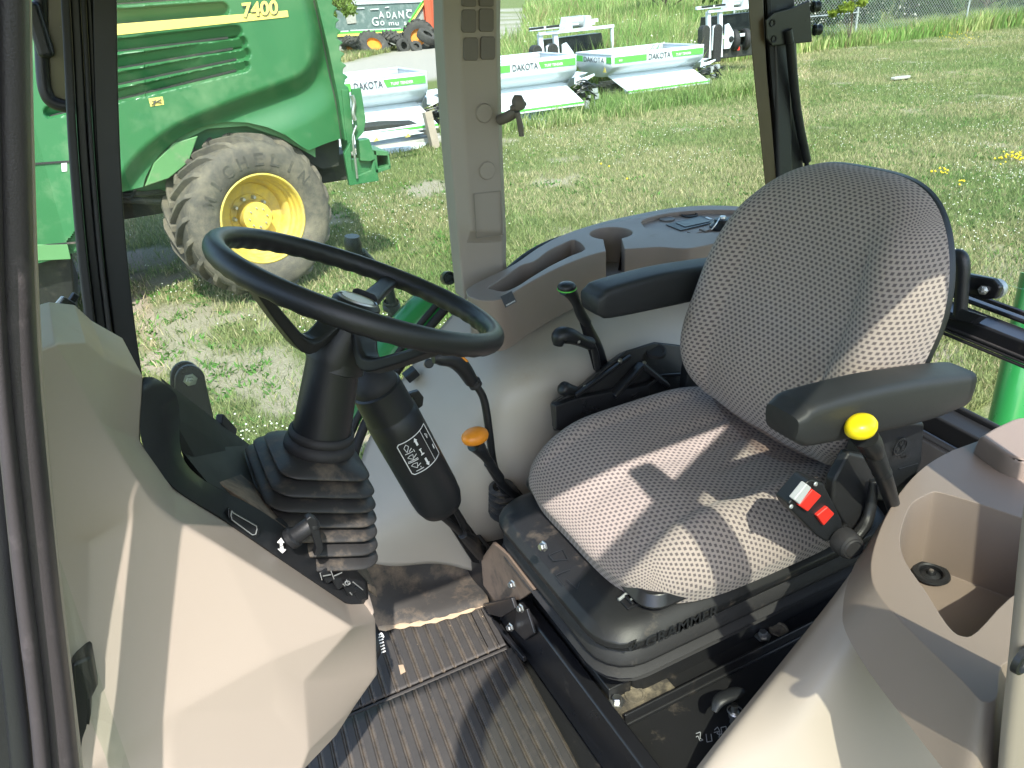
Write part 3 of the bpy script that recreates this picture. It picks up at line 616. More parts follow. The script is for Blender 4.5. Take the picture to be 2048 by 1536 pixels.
# ------------------------------------------------------------------ white loader attachments
def loader(x0, x1, y0, z0, z1, label, wheels=False):
    t = thing('loader_attachment', (x0, y0, 0), label, 'loader attachment', 'white loader attachments in the weeds')
    w = x1-x0; mb = MB()
    for xx in (x0+.12, x0+.52): mb.bar(V(xx, y0, z0-.5), V(xx-.05, y0+.05, z1), .11, .10, up=(0, 1, 0))
    mb.bar(V(x0, y0-.02, z1), V(x1, y0-.02, z1+.02), .07, .07); mb.bar(V(x0+.1, y0+.6, z1+.08), V(x1-.15, y0+.6, z1+.10), .08, .08)
    mb.bar(V(x0+.5, y0, z0), V(x1-.02, y0, z0+.02), .07, .08); mb.bar(V(x1-.04, y0, z1), V(x1-.02, y0, z0-.4), .06, .07, up=(0, 1, 0))
    mb.build('white_frame', M['white_paint'], t, bevel=.01)
    mb = MB(); 
    for xx in (x0+.18, x0+.60):
        mb.prism([V(xx, y0-.06, z0+.30), V(xx+.12, y0-.06, z0+.34), V(xx+.30, y0-.06, z0+.12), V(xx+.34, y0-.06, z0-.08), V(xx+.2, y0-.06, z0-.3), V(xx, y0-.06, z0-.3)], (0, .06, 0))
    build_each(mb, 'side_cheek', M['white_paint'], t, bevel=.015)
    mb = MB()
    for xx in (x0-.22, x0+.20):
        a = np.linspace(0, math.pi, 9); pts = [V(xx+.13+.13*math.cos(k), y0-.12, z0+.22+.13*math.sin(k)) for k in a]+[V(xx, y0-.12, z0-.6), V(xx+.26, y0-.12, z0-.6)]
        mb.prism(pts, (0, .22, 0))
    build_each(mb, 'black_arm_pad', M['rubber'], t, bevel=.02)
    mb = MB()
    for xx in (x0+.40, x0+.82): mb.lathe([(.0, .05), (.055, .05), (.075, .02), (.08, 0)], V(xx, y0-.06, z0-.06), V(0, -1, 0), 18)
    build_each(mb, 'pivot_cap', M['black'], t)
    mb = MB(); mb.prism([V(x0+.25, y0+.3, z0+.05), V(x1-.06, y0+.3, z0+.1), V(x1-.10, y0+.35, z1-.12), V(x0+.3, y0+.35, z1-.15)], (0, .3, 0)); mb.build('black_panel', M['screen'], t, bevel=.02)
    mb = MB(); mb.tube([V(x0+w*.42, y0+.2, z1+.17), V(x0+w*.62, y0+.2, z1+.18)], .13, 20); mb.build('roller', M['galv'], t, smooth=40)
    mb = MB()
    for k in (.40, .66): mb.prism([V(x0+w*k-.09, y0+.02, z1), V(x0+w*k+.13, y0+.02, z1), V(x0+w*k+.10, y0+.02, z1+.28), V(x0+w*k-.02, y0+.02, z1+.30)], (0, .3, 0))
    build_each(mb, 'roller_bracket', M['white_paint'], t, bevel=.02)
    mb = MB(); mb.bar(V(x0-.28, y0-.1, z1+.12), V(x0+.1, y0-.1, z1+.13), .04, .05); mb.bar(V(x0+.15, y0-.12, z1+.13), V(x0+.5, y0-.12, z1+.14), .04, .05); build_each(mb, 'grip_handle', M['black'], t, bevel=.01)
    mb = MB(); mb.bar(V(x0+.1, y0-.1, z1+.13), V(x0+w*.5, y0-.1, z1+.14), .035, .04); mb.bar(V(x0+w*.5, y0+.2, z1+.16), V(x0+w*.85, y0+.2, z1+.17), .05, .07); mb.build('top_rail', M['white_paint'], t, bevel=.006)
    if wheels:
        mb = MB()
        for xx in (x0+1.05, x0+1.45): mb.lathe([(.12, -.07), (.24, -.09), (.28, -.06), (.28, .06), (.24, .09), (.12, .07)], V(xx, y0+.1, z0-.12), V(1, -.25, 0), 26)
        build_each(mb, 'wheel', M['rubber'], t)
        mb = MB(); mb.box(V(x0+1.1, y0-.05, z0-.32), (.09, .04, .09)); mb.build('tail_light', M['red'], t)
        mb = MB(); mb.box(V(x0+1.2, y0+.3, z0-.4), (1.3, .5, .3)); mb.build('chassis', M['under'], t, bevel=.02)
loader(9.2, 11.25, 17.0, .93, 1.50, 'white loader attachment with a roller on top behind the hoppers')
loader(14.9, 16.9, 18.0, .93, 1.60, 'white loader attachment with small wheels beside the dark rear cab pillar', wheels=True)

# ------------------------------------------------------------------ building and tyre heap across the gravel road
t = thing('farm_building', (15, 44, 0), 'grey block building with a large faded board beyond the gravel road', 'building')
BYD = 44.0; q = lambda px, py, d=0: P(px, py, y=BYD)+V(0, d, 0)
mb = MB(); mb.box((3.0, BYD+5.0, 3.0), (27.9, 9.8, 6.2)); mb.build('wall', M['concrete'], t)
mb = MB(); mb.prism([q(560, 14, -.03), q(845, 3, -.03), q(806, 60, -.03), q(560, 72, -.03)], (0, .1, 0)); bd = mb.build('board', M['board'], t)
mb = MB(); mb.bar(q(560, 13, -.06), q(848, 2, -.06), .06, .10); mb.build('white_top_rail', M['white_paint'], bd)
for off, w_, mt_, nm in ((0, .10, M['lime'], 'green_border'), (5.5, .13, M['stripe'], 'yellow_border')):
    mb = MB(); mb.bar(q(560, 72+off*.8, -.07), q(806+off*.4, 60+off*.8, -.07), .05, w_); mb.bar(q(806+off*.4, 61+off*.6, -.07), q(845+off*.6, 2, -.07), .05, w_, up=(1, 0, 0)); mb.build(nm, mt_, bd)
mb = MB(); mb.prism([q(689, 27, -.08), q(710, 25, -.08), q(712, 46, -.08), q(694, 48, -.08)], (0, .03, 0)); mb.build('pale_patch', M['wood_pale'], bd)
mb = MB(); xa = q(826, 36)-q(756, 40)
for ch, px, py, w_, h_ in (('A', 757, 37, .30, .34), ('D', 773, 36, .22, .3), ('A', 783, 38, .3, .34), ('N', 797, 36, .26, .34), ('I', 806, 38, .05, .42), ('C', 812, 37, .34, .40), ('G', 744, 52, .36, .42), ('o', 760, 51, .24, .22), ('m', 777, 51, .3, .16), ('u', 790, 51, .2, .16), ('s', 807, 50, .16, .16)):
    text(mb, ch, q(px, py, -.09), xa, V(0, 0, 1), width=w_, height=h_, bold=.01)
for a, b in (((665, 17), (705, 16)), ((708, 17), (728, 16)), ((740, 19), (756, 18)), ((769, 15), (777, 14)), ((811, 20), (822, 20)), ((700, 61), (800, 57)), ((680, 63), (696, 62))): mb.bar(q(*a, -.09), q(*b, -.09), .02, .05)
mb.build('chalk_lettering', M['chalk'], bd, recalc=False)
t = thing('red_barn', (18.5, 43.8, 0), 'red ribbed metal building beside the grey block wall', 'building')
xr0 = q(850, 60)[0]; mb = MB(); n = 9; zig = [V(xr0+k*.11, BYD-.30-(.05 if (k//2) % 2 else 0), 0) for k in range(n*2)]
mb.loft([zig, [p+V(0, 0, 6) for p in zig]], cap=False, closed=False); mb.box((xr0+1.0, BYD+4.8, 3.0), (1.9, 9.5, 5.95)); mb.build('ribbed_wall', M['red_wall'], t, smooth=0, recalc=False)
tyre_prof = [(.30, -.16), (.40, -.20), (.54, -.20), (.60, -.15), (.62, 0), (.60, .15), (.54, .20), (.40, .20), (.30, .16)]
def old_tyre(px, py, y, r, wdt, ax, label, rim=None, lug=True):
    c = P(px, py, y=y); t = thing('scrap_tyre', c, label, 'tyre', 'scrap tyres heaped against the building')
    k = r/.62; kw = wdt/.4; mb = MB(); pr = cr([V(a*k, b*kw) for a, b in tyre_prof], 2); mb.lathe([tuple(p) for p in pr], c, ax, 30)
    if lug:
        X, Y, D_ = frame(ax)
        for i in range(18):
            for sgn in (-1, 1):
                a = (i+.25*sgn)*2*math.pi/18; rad = math.cos(a)*X+math.sin(a)*Y; tan = -math.sin(a)*X+math.cos(a)*Y; p = c+rad*r*.985
                mb.bar(p+D_*sgn*wdt*.46-tan*.04*k, p+D_*sgn*.02+tan*.10*k, .07*k, .10*k, up=rad)
    bd = mb.build('tyre', M['tyre_old'], t, smooth=50)
    if rim:
        mb = MB(); mb.lathe([(.34*k, -.17*kw), (.33*k, -.1*kw), (.29*k, -.02), (.12*k, .0), (.0, .0)], c, ax, 24, cap=False); mb.lathe([(.34*k, .17*kw), (.33*k, .1*kw), (.30*k, .02), (.12*k, .01), (.0, .01)], c, ax, 24); mb.build('rim', M[rim], t, smooth=40)
old_tyre(747, 93, 42.0, .82, .45, V(.15, -.75, .70), 'large scrap tyre lying with its rusty orange rim facing up', 'orange_rim')
old_tyre(735, 88, 43.0, .62, .4, V(.3, .1, .9), 'scrap tyre half hidden behind the orange rimmed one')
old_tyre(786, 88, 42.6, .75, .55, V(.55, .5, .75), 'ridged scrap tyre leaning in the middle of the heap')
old_tyre(806, 92, 41.6, .38, .25, V(.3, -.9, .2), 'small scrap tyre low in the heap beside the leaning pair', lug=False)
old_tyre(838, 76, 42.2, .85, .5, V(-.45, -.80, .25), 'tall upright scrap tyre with a strip of orange rim', 'orange_rim')
old_tyre(853, 73, 41.5, .52, .4, V(.35, -.45, .8), 'scrap tyre thrown on top of the right end of the heap', lug=False)
old_tyre(832, 94, 41.0, .32, .2, V(.1, -.8, .5), 'smallest scrap tyre at the foot of the upright one', lug=False)
old_tyre(868, 84, 42.0, .45, .3, V(.6, -.5, .4), 'scrap tyre at the right end of the heap by the red wall', lug=False)
old_tyre(706, 95, 43.0, .6, .5, V(.7, .3, .65), 'brownish scrap tyre at the left end of the heap', 'orange_rim')

# ------------------------------------------------------------------ chain-link fence
t = thing('chain_link_fence', (26, 21, 0), 'grey chain link fence with round steel posts across the back of the lawn', 'fence')
p0, p1 = V(24.61, 21.56, 0), V(29.78, 21.0, 0); fd = (p1-p0)/np.linalg.norm(p1-p0); sp_ = np.linalg.norm(p1-p0); FHT = 2.4
for k in range(-1, 5): 
    mb = MB(); b = p0+fd*sp_*k; mb.tube([b, b+V(0, 0, FHT)], .04 if k == 0 else .034, 12); mb.build('post', M['galv'], t, smooth=40)
mb = MB(); mb.tube([p0+V(0, 0, FHT-.04), p0+fd*sp_*4+V(0, 0, FHT-.04)], .025, 8); mb.tube([p0-fd*sp_+V(0, 0, .98), p0+V(0, 0, .98)], .025, 8); mb.build('rail', M['galv'], t)
mb = MB(); cell = .125; L = sp_*4; nh = FHT/(cell)
def wires(a0, L, nn):
    for s_ in (1, -1):
        for k in range(-int(nh), int(L/cell)):
            xs = k*cell if s_ == 1 else k*cell+FHT
            xa, xb = (xs, xs+FHT) if s_ == 1 else (xs, xs-FHT)
            za, zb = 0.0, FHT
            lo, hi = min(xa, xb), max(xa, xb)
            if hi < 0 or lo > L: continue
            # clip to the fence run
            ta, tb = 0., 1.
            for lim, sign in ((0, 1), (L, -1)):
                da, db = sign*(xa-lim), sign*(xb-lim)
                if da < 0: ta = max(ta, da/(da-db))
                if db < 0: tb = min(tb, da/(da-db))
            if ta >= tb: continue
            A = a0+fd*(xa+(xb-xa)*ta)+V(0, s_*.004, za+(zb-za)*ta); B = a0+fd*(xa+(xb-xa)*tb)+V(0, s_*.004, za+(zb-za)*tb)
            mb.bar(A, B, .007, .007)
wires(p0-fd*sp_, L+sp_, 0)
mb.build('mesh', M['galv'], t, smooth=0, recalc=False)

# ------------------------------------------------------------------ trees and shrubs
def leafy(name, base, h, cr_, label, cat='tree', col=(.06, .12, .025), trunk=.12, low=.25, n=9000, ls=.10, blobs=26, seed=1, group='trees beyond the fence'):
    rg = np.random.default_rng(seed); base = V(*base); t = thing(name, base, label, cat, group)
    mb = MB(); top = base+V(rg.normal(0, .2), rg.normal(0, .2), h*.75); mb.tube([base, base+(top-base)*.4+V(.1, 0, 0), top], [trunk, trunk*.7, trunk*.2], 9, n=4)
    cs = []
    for k in range(blobs):
        a = rg.random()*6.28; zz = low+(.97-low)*rg.random(); rr = cr_*math.sqrt(rg.random())*(1-.55*abs(zz-.55)*1.6); c = base+V(math.cos(a)*rr, math.sin(a)*rr, zz*h); cs.append((c, (.16+.16*rg.random())*cr_))
        if k % 3 == 0: s0 = base+(top-base)*max(.15, zz-.3); mb.tube([s0, (s0+c)/2+V(0, 0, .1), c], [trunk*.35, trunk*.22, trunk*.08], 6, n=3)
    mb.build('trunk', M['bark'], t, smooth=60)
    ci = rg.integers(0, blobs, n); c = np.array([q[0] for q in cs])[ci]; r = np.array([q[1] for q in cs])[ci]
    d = rg.normal(size=(n, 3)); d /= np.linalg.norm(d, axis=1)[:, None]; p = c+d*(r*(.35+.75*rg.random(n)))[:, None]*[1.15, 1.15, .85]
    u = rg.normal(size=(n, 3)); u /= np.linalg.norm(u, axis=1)[:, None]; w = np.cross(u, rg.normal(size=(n, 3))); w /= np.linalg.norm(w, axis=1)[:, None]; s = (ls*(.6+.8*rg.random(n)))[:, None]
    v = np.stack([p-u*s, p+w*s*.45, p+u*s, p-w*s*.45], 1).reshape(-1, 3)-ORG[0]
    me = bpy.data.meshes.new('crown'); me.vertices.add(4*n); me.vertices.foreach_set('co', v.astype(np.float32).ravel()); me.loops.add(4*n); me.loops.foreach_set('vertex_index', np.arange(4*n, dtype=np.int32))
    me.polygons.add(n); me.polygons.foreach_set('loop_start', np.arange(0, 4*n, 4, dtype=np.int32)); me.polygons.foreach_set('loop_total', np.full(n, 4, np.int32)); me.update()
    at = me.color_attributes.new('tone', 'FLOAT_COLOR', 'POINT'); cc = np.array(col)*(.6+.8*rg.random(n))[:, None]*np.array([1, 1, 1]); at.data.foreach_set('color', np.repeat(np.concatenate([cc, np.ones((n, 1))], 1), 4, 0).astype(np.float32).ravel())
    me.materials.append(LEAF(.35)); o = bpy.data.objects.new('crown', me); COL.objects.link(o); o.parent = t
for k, (x, y, h, r, c, nm, cat, lab) in enumerate([
    (25.2, 25.4, 5.5, 2.2, (.05, .10, .025), 'shrub', 'shrub', 'dark green shrub behind the first fence post'),
    (28.0, 25.4, 6.0, 2.3, (.035, .085, .03), 'shrub', 'shrub', 'deep green shrub between the two fence posts'),
    (31.5, 24.6, 5.0, 2.1, (.06, .12, .03), 'shrub', 'shrub', 'leafy shrub behind the second fence post'),
    (34.5, 23.5, 5.5, 2.2, (.08, .15, .05), 'shrub', 'shrub', 'pale green willow shrub at the far right of the fence'),
    (23.2, 24.4, 4.2, 1.6, (.07, .13, .03), 'shrub', 'shrub', 'mid green shrub left of the first fence post'),
    (27.0, 36.0, 9.0, 3.5, (.04, .09, .02), 'tree', 'tree', 'tall dark tree far behind the fence'),
    (38.0, 32.0, 9.0, 3.8, (.04, .10, .025), 'tree', 'tree', 'wide tree behind the right end of the fence')]):
    leafy(nm, (x, y, 0), h, r, lab, cat, c, low=.04 if nm == 'shrub' else .2, n=9000 if nm == 'shrub' else 6000, ls=.11 if nm == 'shrub' else .2, seed=k+3, group=('shrubs behind the fence' if nm == 'shrub' else 'trees beyond the fence'))
leafy('young_tree', (22.9, 20.3, 0), 2.9, .75, 'yellow green young tree in front of the fence gate', 'tree', (.20, .26, .03), trunk=.03, low=.35, n=2200, ls=.07, blobs=14, seed=31, group='young trees')
leafy('young_tree', (10.3, 40.0, 0), 4.6, 1.5, 'light green young tree between the harvester and the grey board', 'tree', (.14, .22, .04), trunk=.06, low=.38, n=2600, ls=.12, blobs=16, seed=32, group='young trees')
def flat_stone(px, py):
    c = P(px, py, z=.03); t = thing('flat_stone', c, 'pale flat slab lying in the grass on the right of the lawn', 'stone'); mb = MB(); rg = np.random.default_rng(5)
    pts = [c+V(.28*math.cos(a)*(1+.3*rg.random()), .12*math.sin(a)*(1+.3*rg.random()), 0) for a in np.linspace(0, 6.0, 9)]; mb.prism(pts, (0, 0, .04)); mb.build('slab', M['wood_pale'], t, bevel=.01)
flat_stone(1800, 157)
# ------------------------------------------------------------------ tractor cab shell
FZ = 1.08
ORG[0] = np.zeros(3)
cab = thing('tractor_cab', (0, 0, 0), 'open tractor cab with beige plastic trim, black pillars and large windows', 'tractor')
ORG[0] = np.zeros(3)
def pil(name, rows, mt, parent=cab, bevel=.004, ext=None, smooth=35):
    mb = MB(); mb.loft([[np.asarray(p, float) for p in r] for r in rows]); return mb.build(name, mt, parent, smooth=smooth, bevel=bevel)
def strip(name, L, Rr, y, th, mt, parent=cab, bevel=.003, n=4):
    """a bar between two pixel edges on the plane y, th deep"""
    if L[0][1] == -60:                     # carry the pillar on up to the roof
        L = [(L[0][0]-(L[1][0]-L[0][0])*290/(L[1][1]+60), -350)]+list(L); Rr = [(Rr[0][0]-(Rr[1][0]-Rr[0][0])*290/(Rr[1][1]+60), -350)]+list(Rr)
    L, Rr = cr([V(*p) for p in L], n), cr([V(*p) for p in Rr], n); rows = []
    for a, b in zip(L, Rr):
        p, q = P(a[0], a[1], y=y), P(b[0], b[1], y=y); dr_ = nrm(V(p[0]+q[0], p[1]+q[1], 0))*th; rows.append([p, q, q+dr_, p+dr_])
    return pil(name, rows, mt, parent, bevel)
# far front pillar, stepped rubber seal and flat black face
strip('front_pillar', [(183, -60), (189, 200), (201, 420), (220, 600), (242, 760), (262, 870)], [(233, -60), (237, 200), (247, 420), (264, 600), (286, 760), (306, 870)], 1.70, .07, M['black'])
for a, w_, dy, mt_ in ((122, 18, -.02, 'rubber'), (141, 20, .0, 'black'), (162, 10, -.012, 'rubber'), (173, 12, .004, 'black')):
    strip('pillar_seal', [(a+x, y) for x, y in ((-4, -60), (6, 120), (16, 300), (33, 500), (52, 660), (75, 860))], [(a+x+w_, y) for x, y in ((-4, -60), (6, 120), (16, 300), (33, 500), (52, 660), (75, 860))], 1.70+dy, .05, M[mt_], bevel=.004)
# beige middle pillar
rows = []
for py, a, b, c, d, bul in ((-350, 874, 909, 988, 996, 0), (-60, 884, 921, 992, 1003, 0), (60, 886, 924, 993, 1001, 0), (180, 893, 926, 996, 1003, 0), (300, 901, 931, 999, 1006, 0), (440, 913, 943, 1006, 1012, 0), (462, 915, 943, 1004, 1013, .0), (482, 917, 938, 1004, 1014, .018), (520, 920, 940, 1006, 1013, .02), (600, 928, 950, 1016, 1022, .02)):
    rows.append([P(a, py, y=1.69), P(b, py, y=1.665+bul), P(c, py, y=1.665+bul), P(d, py, y=1.70), P(d, py, y=1.70)+V(.0, .06, 0), P(a, py, y=1.69)+V(0, .06, 0)])
mp = pil('middle_pillar', rows, M['pillar'], bevel=.006)
mb = MB()
for cx, cy in ((937, 3), (972, 3), (937, 42), (972, 40), (941, 98), (975, 96)):
    h = 10 if cy < 20 else 23
    pts = [P(cx+sx*14.5, cy+sy*h, y=1.664) for sx, sy in ((-1, -.8), (-.8, -1), (.8, -1), (1, -.8), (1, .8), (.8, 1), (-.8, 1), (-1, .8))]; mb.prism([p-V(0, .004, 0) for p in pts], (0, .006, 0))
build_each(mb, 'air_vent', M['vent'], mp, bevel=.0015)
mb = MB()
for cx, cy in ((968, 226), (974, 341)): mb.lathe([(.0, .004), (.019, .004), (.021, .001), (.021, -.002)], P(cx, cy, y=1.664), V(0, -1, 0), 30)
build_each(mb, 'round_plug', M['pillar'], mp, smooth=50)
mb = MB(); q4 = [P(948, 388, y=1.662), P(1001, 382, y=1.662), P(1005, 470, y=1.662), P(953, 476, y=1.662)]
for a, b in zip(q4, q4[1:]+q4[:1]): mb.bar(a, b, .0010, .002)
mb.build('cover_outline', M['outline'], mp)
mb = MB()
for cx, cy in ((913, 270), (934, 533)): mb.lathe([(.0, .003), (.006, .003), (.0075, .006), (.011, .005), (.012, -.004)], P(cx, cy, y=1.70), V(-.6, -1, 0), 18)
mb.prism([P(919, 513, y=1.72), P(926, 513, y=1.72), P(931, 553, y=1.72), P(924, 553, y=1.72)], (0, .03, 0)); build_each(mb, 'screw_cap', M['black'], mp, bevel=.001)
strip('window_seal', [(880, -60), (888, 150), (900, 330), (914, 500), (924, 590)], [(886, -60), (893, 150), (905, 330), (919, 500), (930, 590)], 1.742, .05, M['rubber'], bevel=.001)
# rear pillar and gas strut
strip('rear_pillar_side', [(1492, -60), (1505, 120), (1519, 260), (1533, 395), (1548, 520)], [(1524, -60), (1532, 120), (1544, 260), (1556, 395), (1570, 520)], 1.72, .10, M['brown_side'])
strip('rear_pillar', [(1525, -60), (1537, 120), (1549, 260), (1561, 395), (1574, 520)], [(1586, -60), (1594, 120), (1602, 260), (1609, 395), (1618, 520)], 1.735, .12, M['black'])
strip('pillar_line', [(1530, -60), (1540, 120), (1552, 260), (1564, 395), (1577, 520)], [(1539, -60), (1549, 120), (1559, 260), (1569, 395), (1580, 520)], 1.728, .02, M['rubber'])
# near front pillar with door seal
rows = []
def bar2(name, L, Rr, y0, mt, dep=.03, parent=cab, rnd=1):
    L, Rr = cr([V(*p) for p in L], 4), cr([V(*p) for p in Rr], 4); rings = []
    for a, b in zip(L, Rr):
        p, q = P(a[0], a[1], y=y0), P(b[0], b[1], y=y0); c, h = (p+q)/2, (q-p)/2; k = np.linspace(0, 2*math.pi, 20, endpoint=False)
        sx = np.sign(np.cos(k))*np.abs(np.cos(k))**(2/3.2); sy = np.sign(np.sin(k))*np.abs(np.sin(k))**(2/3.2)
        rings.append([c+h*a_+V(0, dep, 0)*b_ for a_, b_ in zip(sx, sy)])
    mb = MB(); mb.loft(rings); return mb.build(name, mt, parent, smooth=60)
M['pillar_rubber'] = mat('purplish_black_rubber', (.040, .034, .038), .5, var=.2, vs=9, grain=.3, gs=700, dirt=(.12, .10, .10), ds=26, dlo=.58, dhi=.95)
bar2('door_seal', [(-34, -500), (-22, -80), (-14, 300), (-2, 700), (40, 1100), (78, 1400), (94, 1620)], [(48, -500), (56, -80), (62, 300), (74, 700), (110, 1100), (144, 1400), (166, 1620)], .50, M['pillar_rubber'], .022)
bar2('door_seal', [(-34, -80), (-26, 300), (-14, 700), (22, 1100), (58, 1400), (76, 1620)], [(-4, -80), (4, 300), (18, 700), (58, 1100), (92, 1400), (112, 1620)], .482, M['pillar_rubber'], .018)
bar2('front_pillar', [(-92, -500), (-80, -80), (-72, 300), (-58, 700), (-20, 1100), (12, 1400), (30, 1620)], [(-12, -500), (0, -80), (10, 300), (20, 700), (40, 1100), (70, 1400), (90, 1620)], .54, M['black'], .03)
bar2('pillar_edge', [(56, -80), (61, 300), (71, 700), (104, 1100), (137, 1400), (160, 1620)], [(62, -80), (69, 300), (84, 700), (117, 1100), (151, 1400), (176, 1620)], .53, M['beige'], .005)
mb = MB(); mb.prism([V(-.62, .585, 1.0), V(-.165, .585, 1.0), V(-.170, .585, 1.98), V(-.19, .585, 2.02), V(-.62, .585, 2.0)], (0, .02, 0)); mb.build('lower_panel', M['black'], cab, bevel=.004)
# right foreground door pillar trim
bar2('door_pillar', [(2330, -420), (2230, 0), (2150, 400), (2092, 780), (2075, 900), (2050, 1100), (2028, 1300), (2012, 1440), (1996, 1620)], [(2450, -420), (2350, 0), (2262, 400), (2196, 780), (2176, 900), (2152, 1100), (2140, 1300), (2132, 1440), (2120, 1620)], .30, M['pillar'], .012)
mb = MB(); mb.lathe([(.0, -.002), (.011, -.002), (.013, .003), (.016, .002), (.017, -.004)], P(2050, 1322, y=.286), V(0, -1, 0), 22); mb.build('pillar_plug', M['black'], cab)
# roof and far frame
ROOFZ, RY0 = 2.62, .20
mb = MB(); mb.box((.85, 1.02, ROOFZ+.10), (2.4, 2*(1.02-RY0), .20)); mb.build('roof', M['liner'], cab, bevel=.05, seg=4)
# rails above and below the side windows, rear frame
mb = MB()
for a, b, w, h in (((-.12, 1.80, 2.58), (1.75, 1.80, 2.58), .08, .08), ((-.12, .26, 2.60), (1.1, .30, 2.60), .06, .06), ((1.95, .3, 2.58), (1.95, 1.8, 2.58), .08, .08), ((-.40, .3, 2.60), (-.40, 1.8, 2.60), .06, .06)): mb.bar(a, b, w, h)
mb.bar((1.78, 1.72, 1.5), (1.66, 1.78, 2.6), .06, .06, up=(1, 0, 0)); mb.bar((1.1, .38, 1.4), (1.15, .30, 2.6), .08, .08, up=(1, 0, 0)); mb.bar((1.92, .42, 1.4), (1.95, .35, 2.6), .08, .08, up=(1, 0, 0))
mb.build('upper_frame', M['black'], cab, bevel=.01)
# windows
mb = MB(); mb.prism([V(-.06, 1.795, 1.35), V(.80, 1.795, 1.62), V(.82, 1.795, 2.56), V(.03, 1.795, 2.56)], (0, .006, 0)); mb.build('window', M['glass'], cab, smooth=0)
mb = MB(); mb.prism([V(.84, 1.80, 1.72), V(1.80, 1.80, 1.72), V(1.68, 1.80, 2.56), V(.84, 1.80, 2.56)], (0, .006, 0)); mb.build('window', M['glass'], cab, smooth=0)
wv = cr([V(-.13, .56), V(-.27, .78), V(-.33, 1.10), V(-.28, 1.42), V(-.15, 1.68)], 6)
mb = MB(); mb.grid([[V(p[0], p[1], 1.80), V(p[0]+.04, p[1], 2.56)] for p in wv]); mb.build('windscreen', M['glass'], cab, smooth=80, recalc=False)
mb = MB(); mb.prism([V(1.86, .5, 1.70), V(1.86, 1.72, 1.66), V(1.76, 1.72, 2.5), V(1.80, .5, 2.5)], (.006, 0, 0)); mb.build('rear_window', M['glass'], cab, smooth=0)
# open door: curved black frame with tinted glass, swung a little outwards behind the camera
dh, de = V(1.10, .34, 0), V(.05, -.16, 0); dd = (de-dh)/np.linalg.norm(de-dh)
def DP(s, z): return dh+dd*s+V(0, 0, z)
LD = np.linalg.norm(de-dh)
outl = [(0.02, 1.25), (.30, 1.15), (.55, 1.18), (.72, 1.45), (.82, 1.75), (.90, 2.05), (LD-.0, 2.32), (LD-.03, 2.55), (LD-.25, 2.60), (.3, 2.60), (.02, 2.58)]
oc_ = cr([V(*q) for q in outl], 5); pts = [DP(*q) for q in oc_]
mb = MB(); mb.tube(np.array(pts+[pts[0]]), .028, 10); door = mb.build('door_frame', M['black'], cab)
mb = MB(); mb.add([p for p in pts], [tuple(range(len(pts)))]); mb.build('door_glass', M['glass_door'], door, smooth=0, recalc=False)
# ---- floor pan, seat platform
mb = MB(); mb.box((.85, 1.0, FZ-.06), (2.2, 1.5, .10)); mb.box((1.23, .98, 1.145), (1.38, 1.10, .11)); mb.build('floor_pan', M['black_dust'], cab, bevel=.006)
mb = MB(); mb.bar((.530, .38, 1.155), (.530, 1.52, 1.155), .03, .15); build_each(mb, 'platform_edge', M['black_metal'], cab, bevel=.006)
mb = MB(); mb.prism([P(x, y, x=.508) for x, y in ((962, 1118), (985, 1085), (1015, 1110), (1068, 1180), (1040, 1200), (990, 1205), (966, 1170))], (.008, 0, 0)); M['dusty_plate'] = mat('dust_covered_plate', (.15, .105, .075), .8, var=.25, vs=12, dirt=(.03, .028, .026), ds=18, dlo=.5, dhi=.8); mb.build('dusty_plate', M['dusty_plate'], cab, bevel=.002)
mb = MB()
for p in ((1026, 1168), (1043, 1216), (1022, 1254), (962, 1213), (1088, 1092)): c_ = P(p[0], p[1], x=.497); mb.lathe([(.0, .010), (.006, .010), (.007, .008), (.007, .003), (.010, .002), (.010, 0)], c_, V(-1, -.2, .2), 6)
build_each(mb, 'bolt', M['steel'], cab, smooth=0)
mb = MB(); mb.prism([P(972, 1205, x=.50), P(1030, 1192, x=.50), P(1038, 1215, x=.50), P(1010, 1232, x=.50), P(985, 1226, x=.50)], (-.010, 0, 0)); mb.prism([P(1034, 1215, x=.505), P(1052, 1218, x=.505), P(1068, 1268, x=.505), P(1050, 1282, x=.505), P(1026, 1258, x=.505)], (.008, 0, 0)); mb.bar(P(978, 1232, x=.50), P(1050, 1318, x=.50), .010, .014); build_each(mb, 'hinge_bracket', M['black_metal'], cab, bevel=.003)
# right fender inner cover
U = lambda px, py, y: P(px, py, y=y)
g = patch([[U(925, 606, 1.74), U(975, 606, 1.69), U(1060, 600, 1.66), U(1180, 562, 1.68), U(1300, 535, 1.72), U(1480, 515, 1.74)],
           [U(868, 672, 1.72), U(940, 690, 1.61), U(1040, 685, 1.53), U(1170, 660, 1.50), U(1300, 630, 1.50), U(1480, 610, 1.50)],
           [U(800, 765, 1.70), U(885, 780, 1.57), U(1010, 765, 1.44), U(1150, 750, 1.40), U(1300, 720, 1.40), U(1480, 700, 1.40)],
           [U(745, 860, 1.67), U(835, 880, 1.55), U(960, 870, 1.43), U(1120, 860, 1.37), U(1280, 830, 1.37), U(1480, 800, 1.37)],
           [U(712, 960, 1.60), U(800, 985, 1.50), U(920, 985, 1.42), U(1080, 970, 1.37), U(1270, 940, 1.37), U(1480, 900, 1.37)],
           [U(702, 1045, 1.52), U(780, 1062, 1.47), U(880, 1070, 1.43), U(1000, 1080, 1.40), U(1200, 1090, 1.38), U(1400, 1080, 1.38)],
           [U(690, 1112, 1.48), U(780, 1132, 1.46), U(880, 1128, 1.44), U(985, 1150, 1.41), U(1200, 1180, 1.39), U(1400, 1160, 1.39)]], 8, 8)
mb = MB(); mb.grid(g); fen = mb.build('fender_cover', M['fender'], cab, smooth=80, solid=.006)
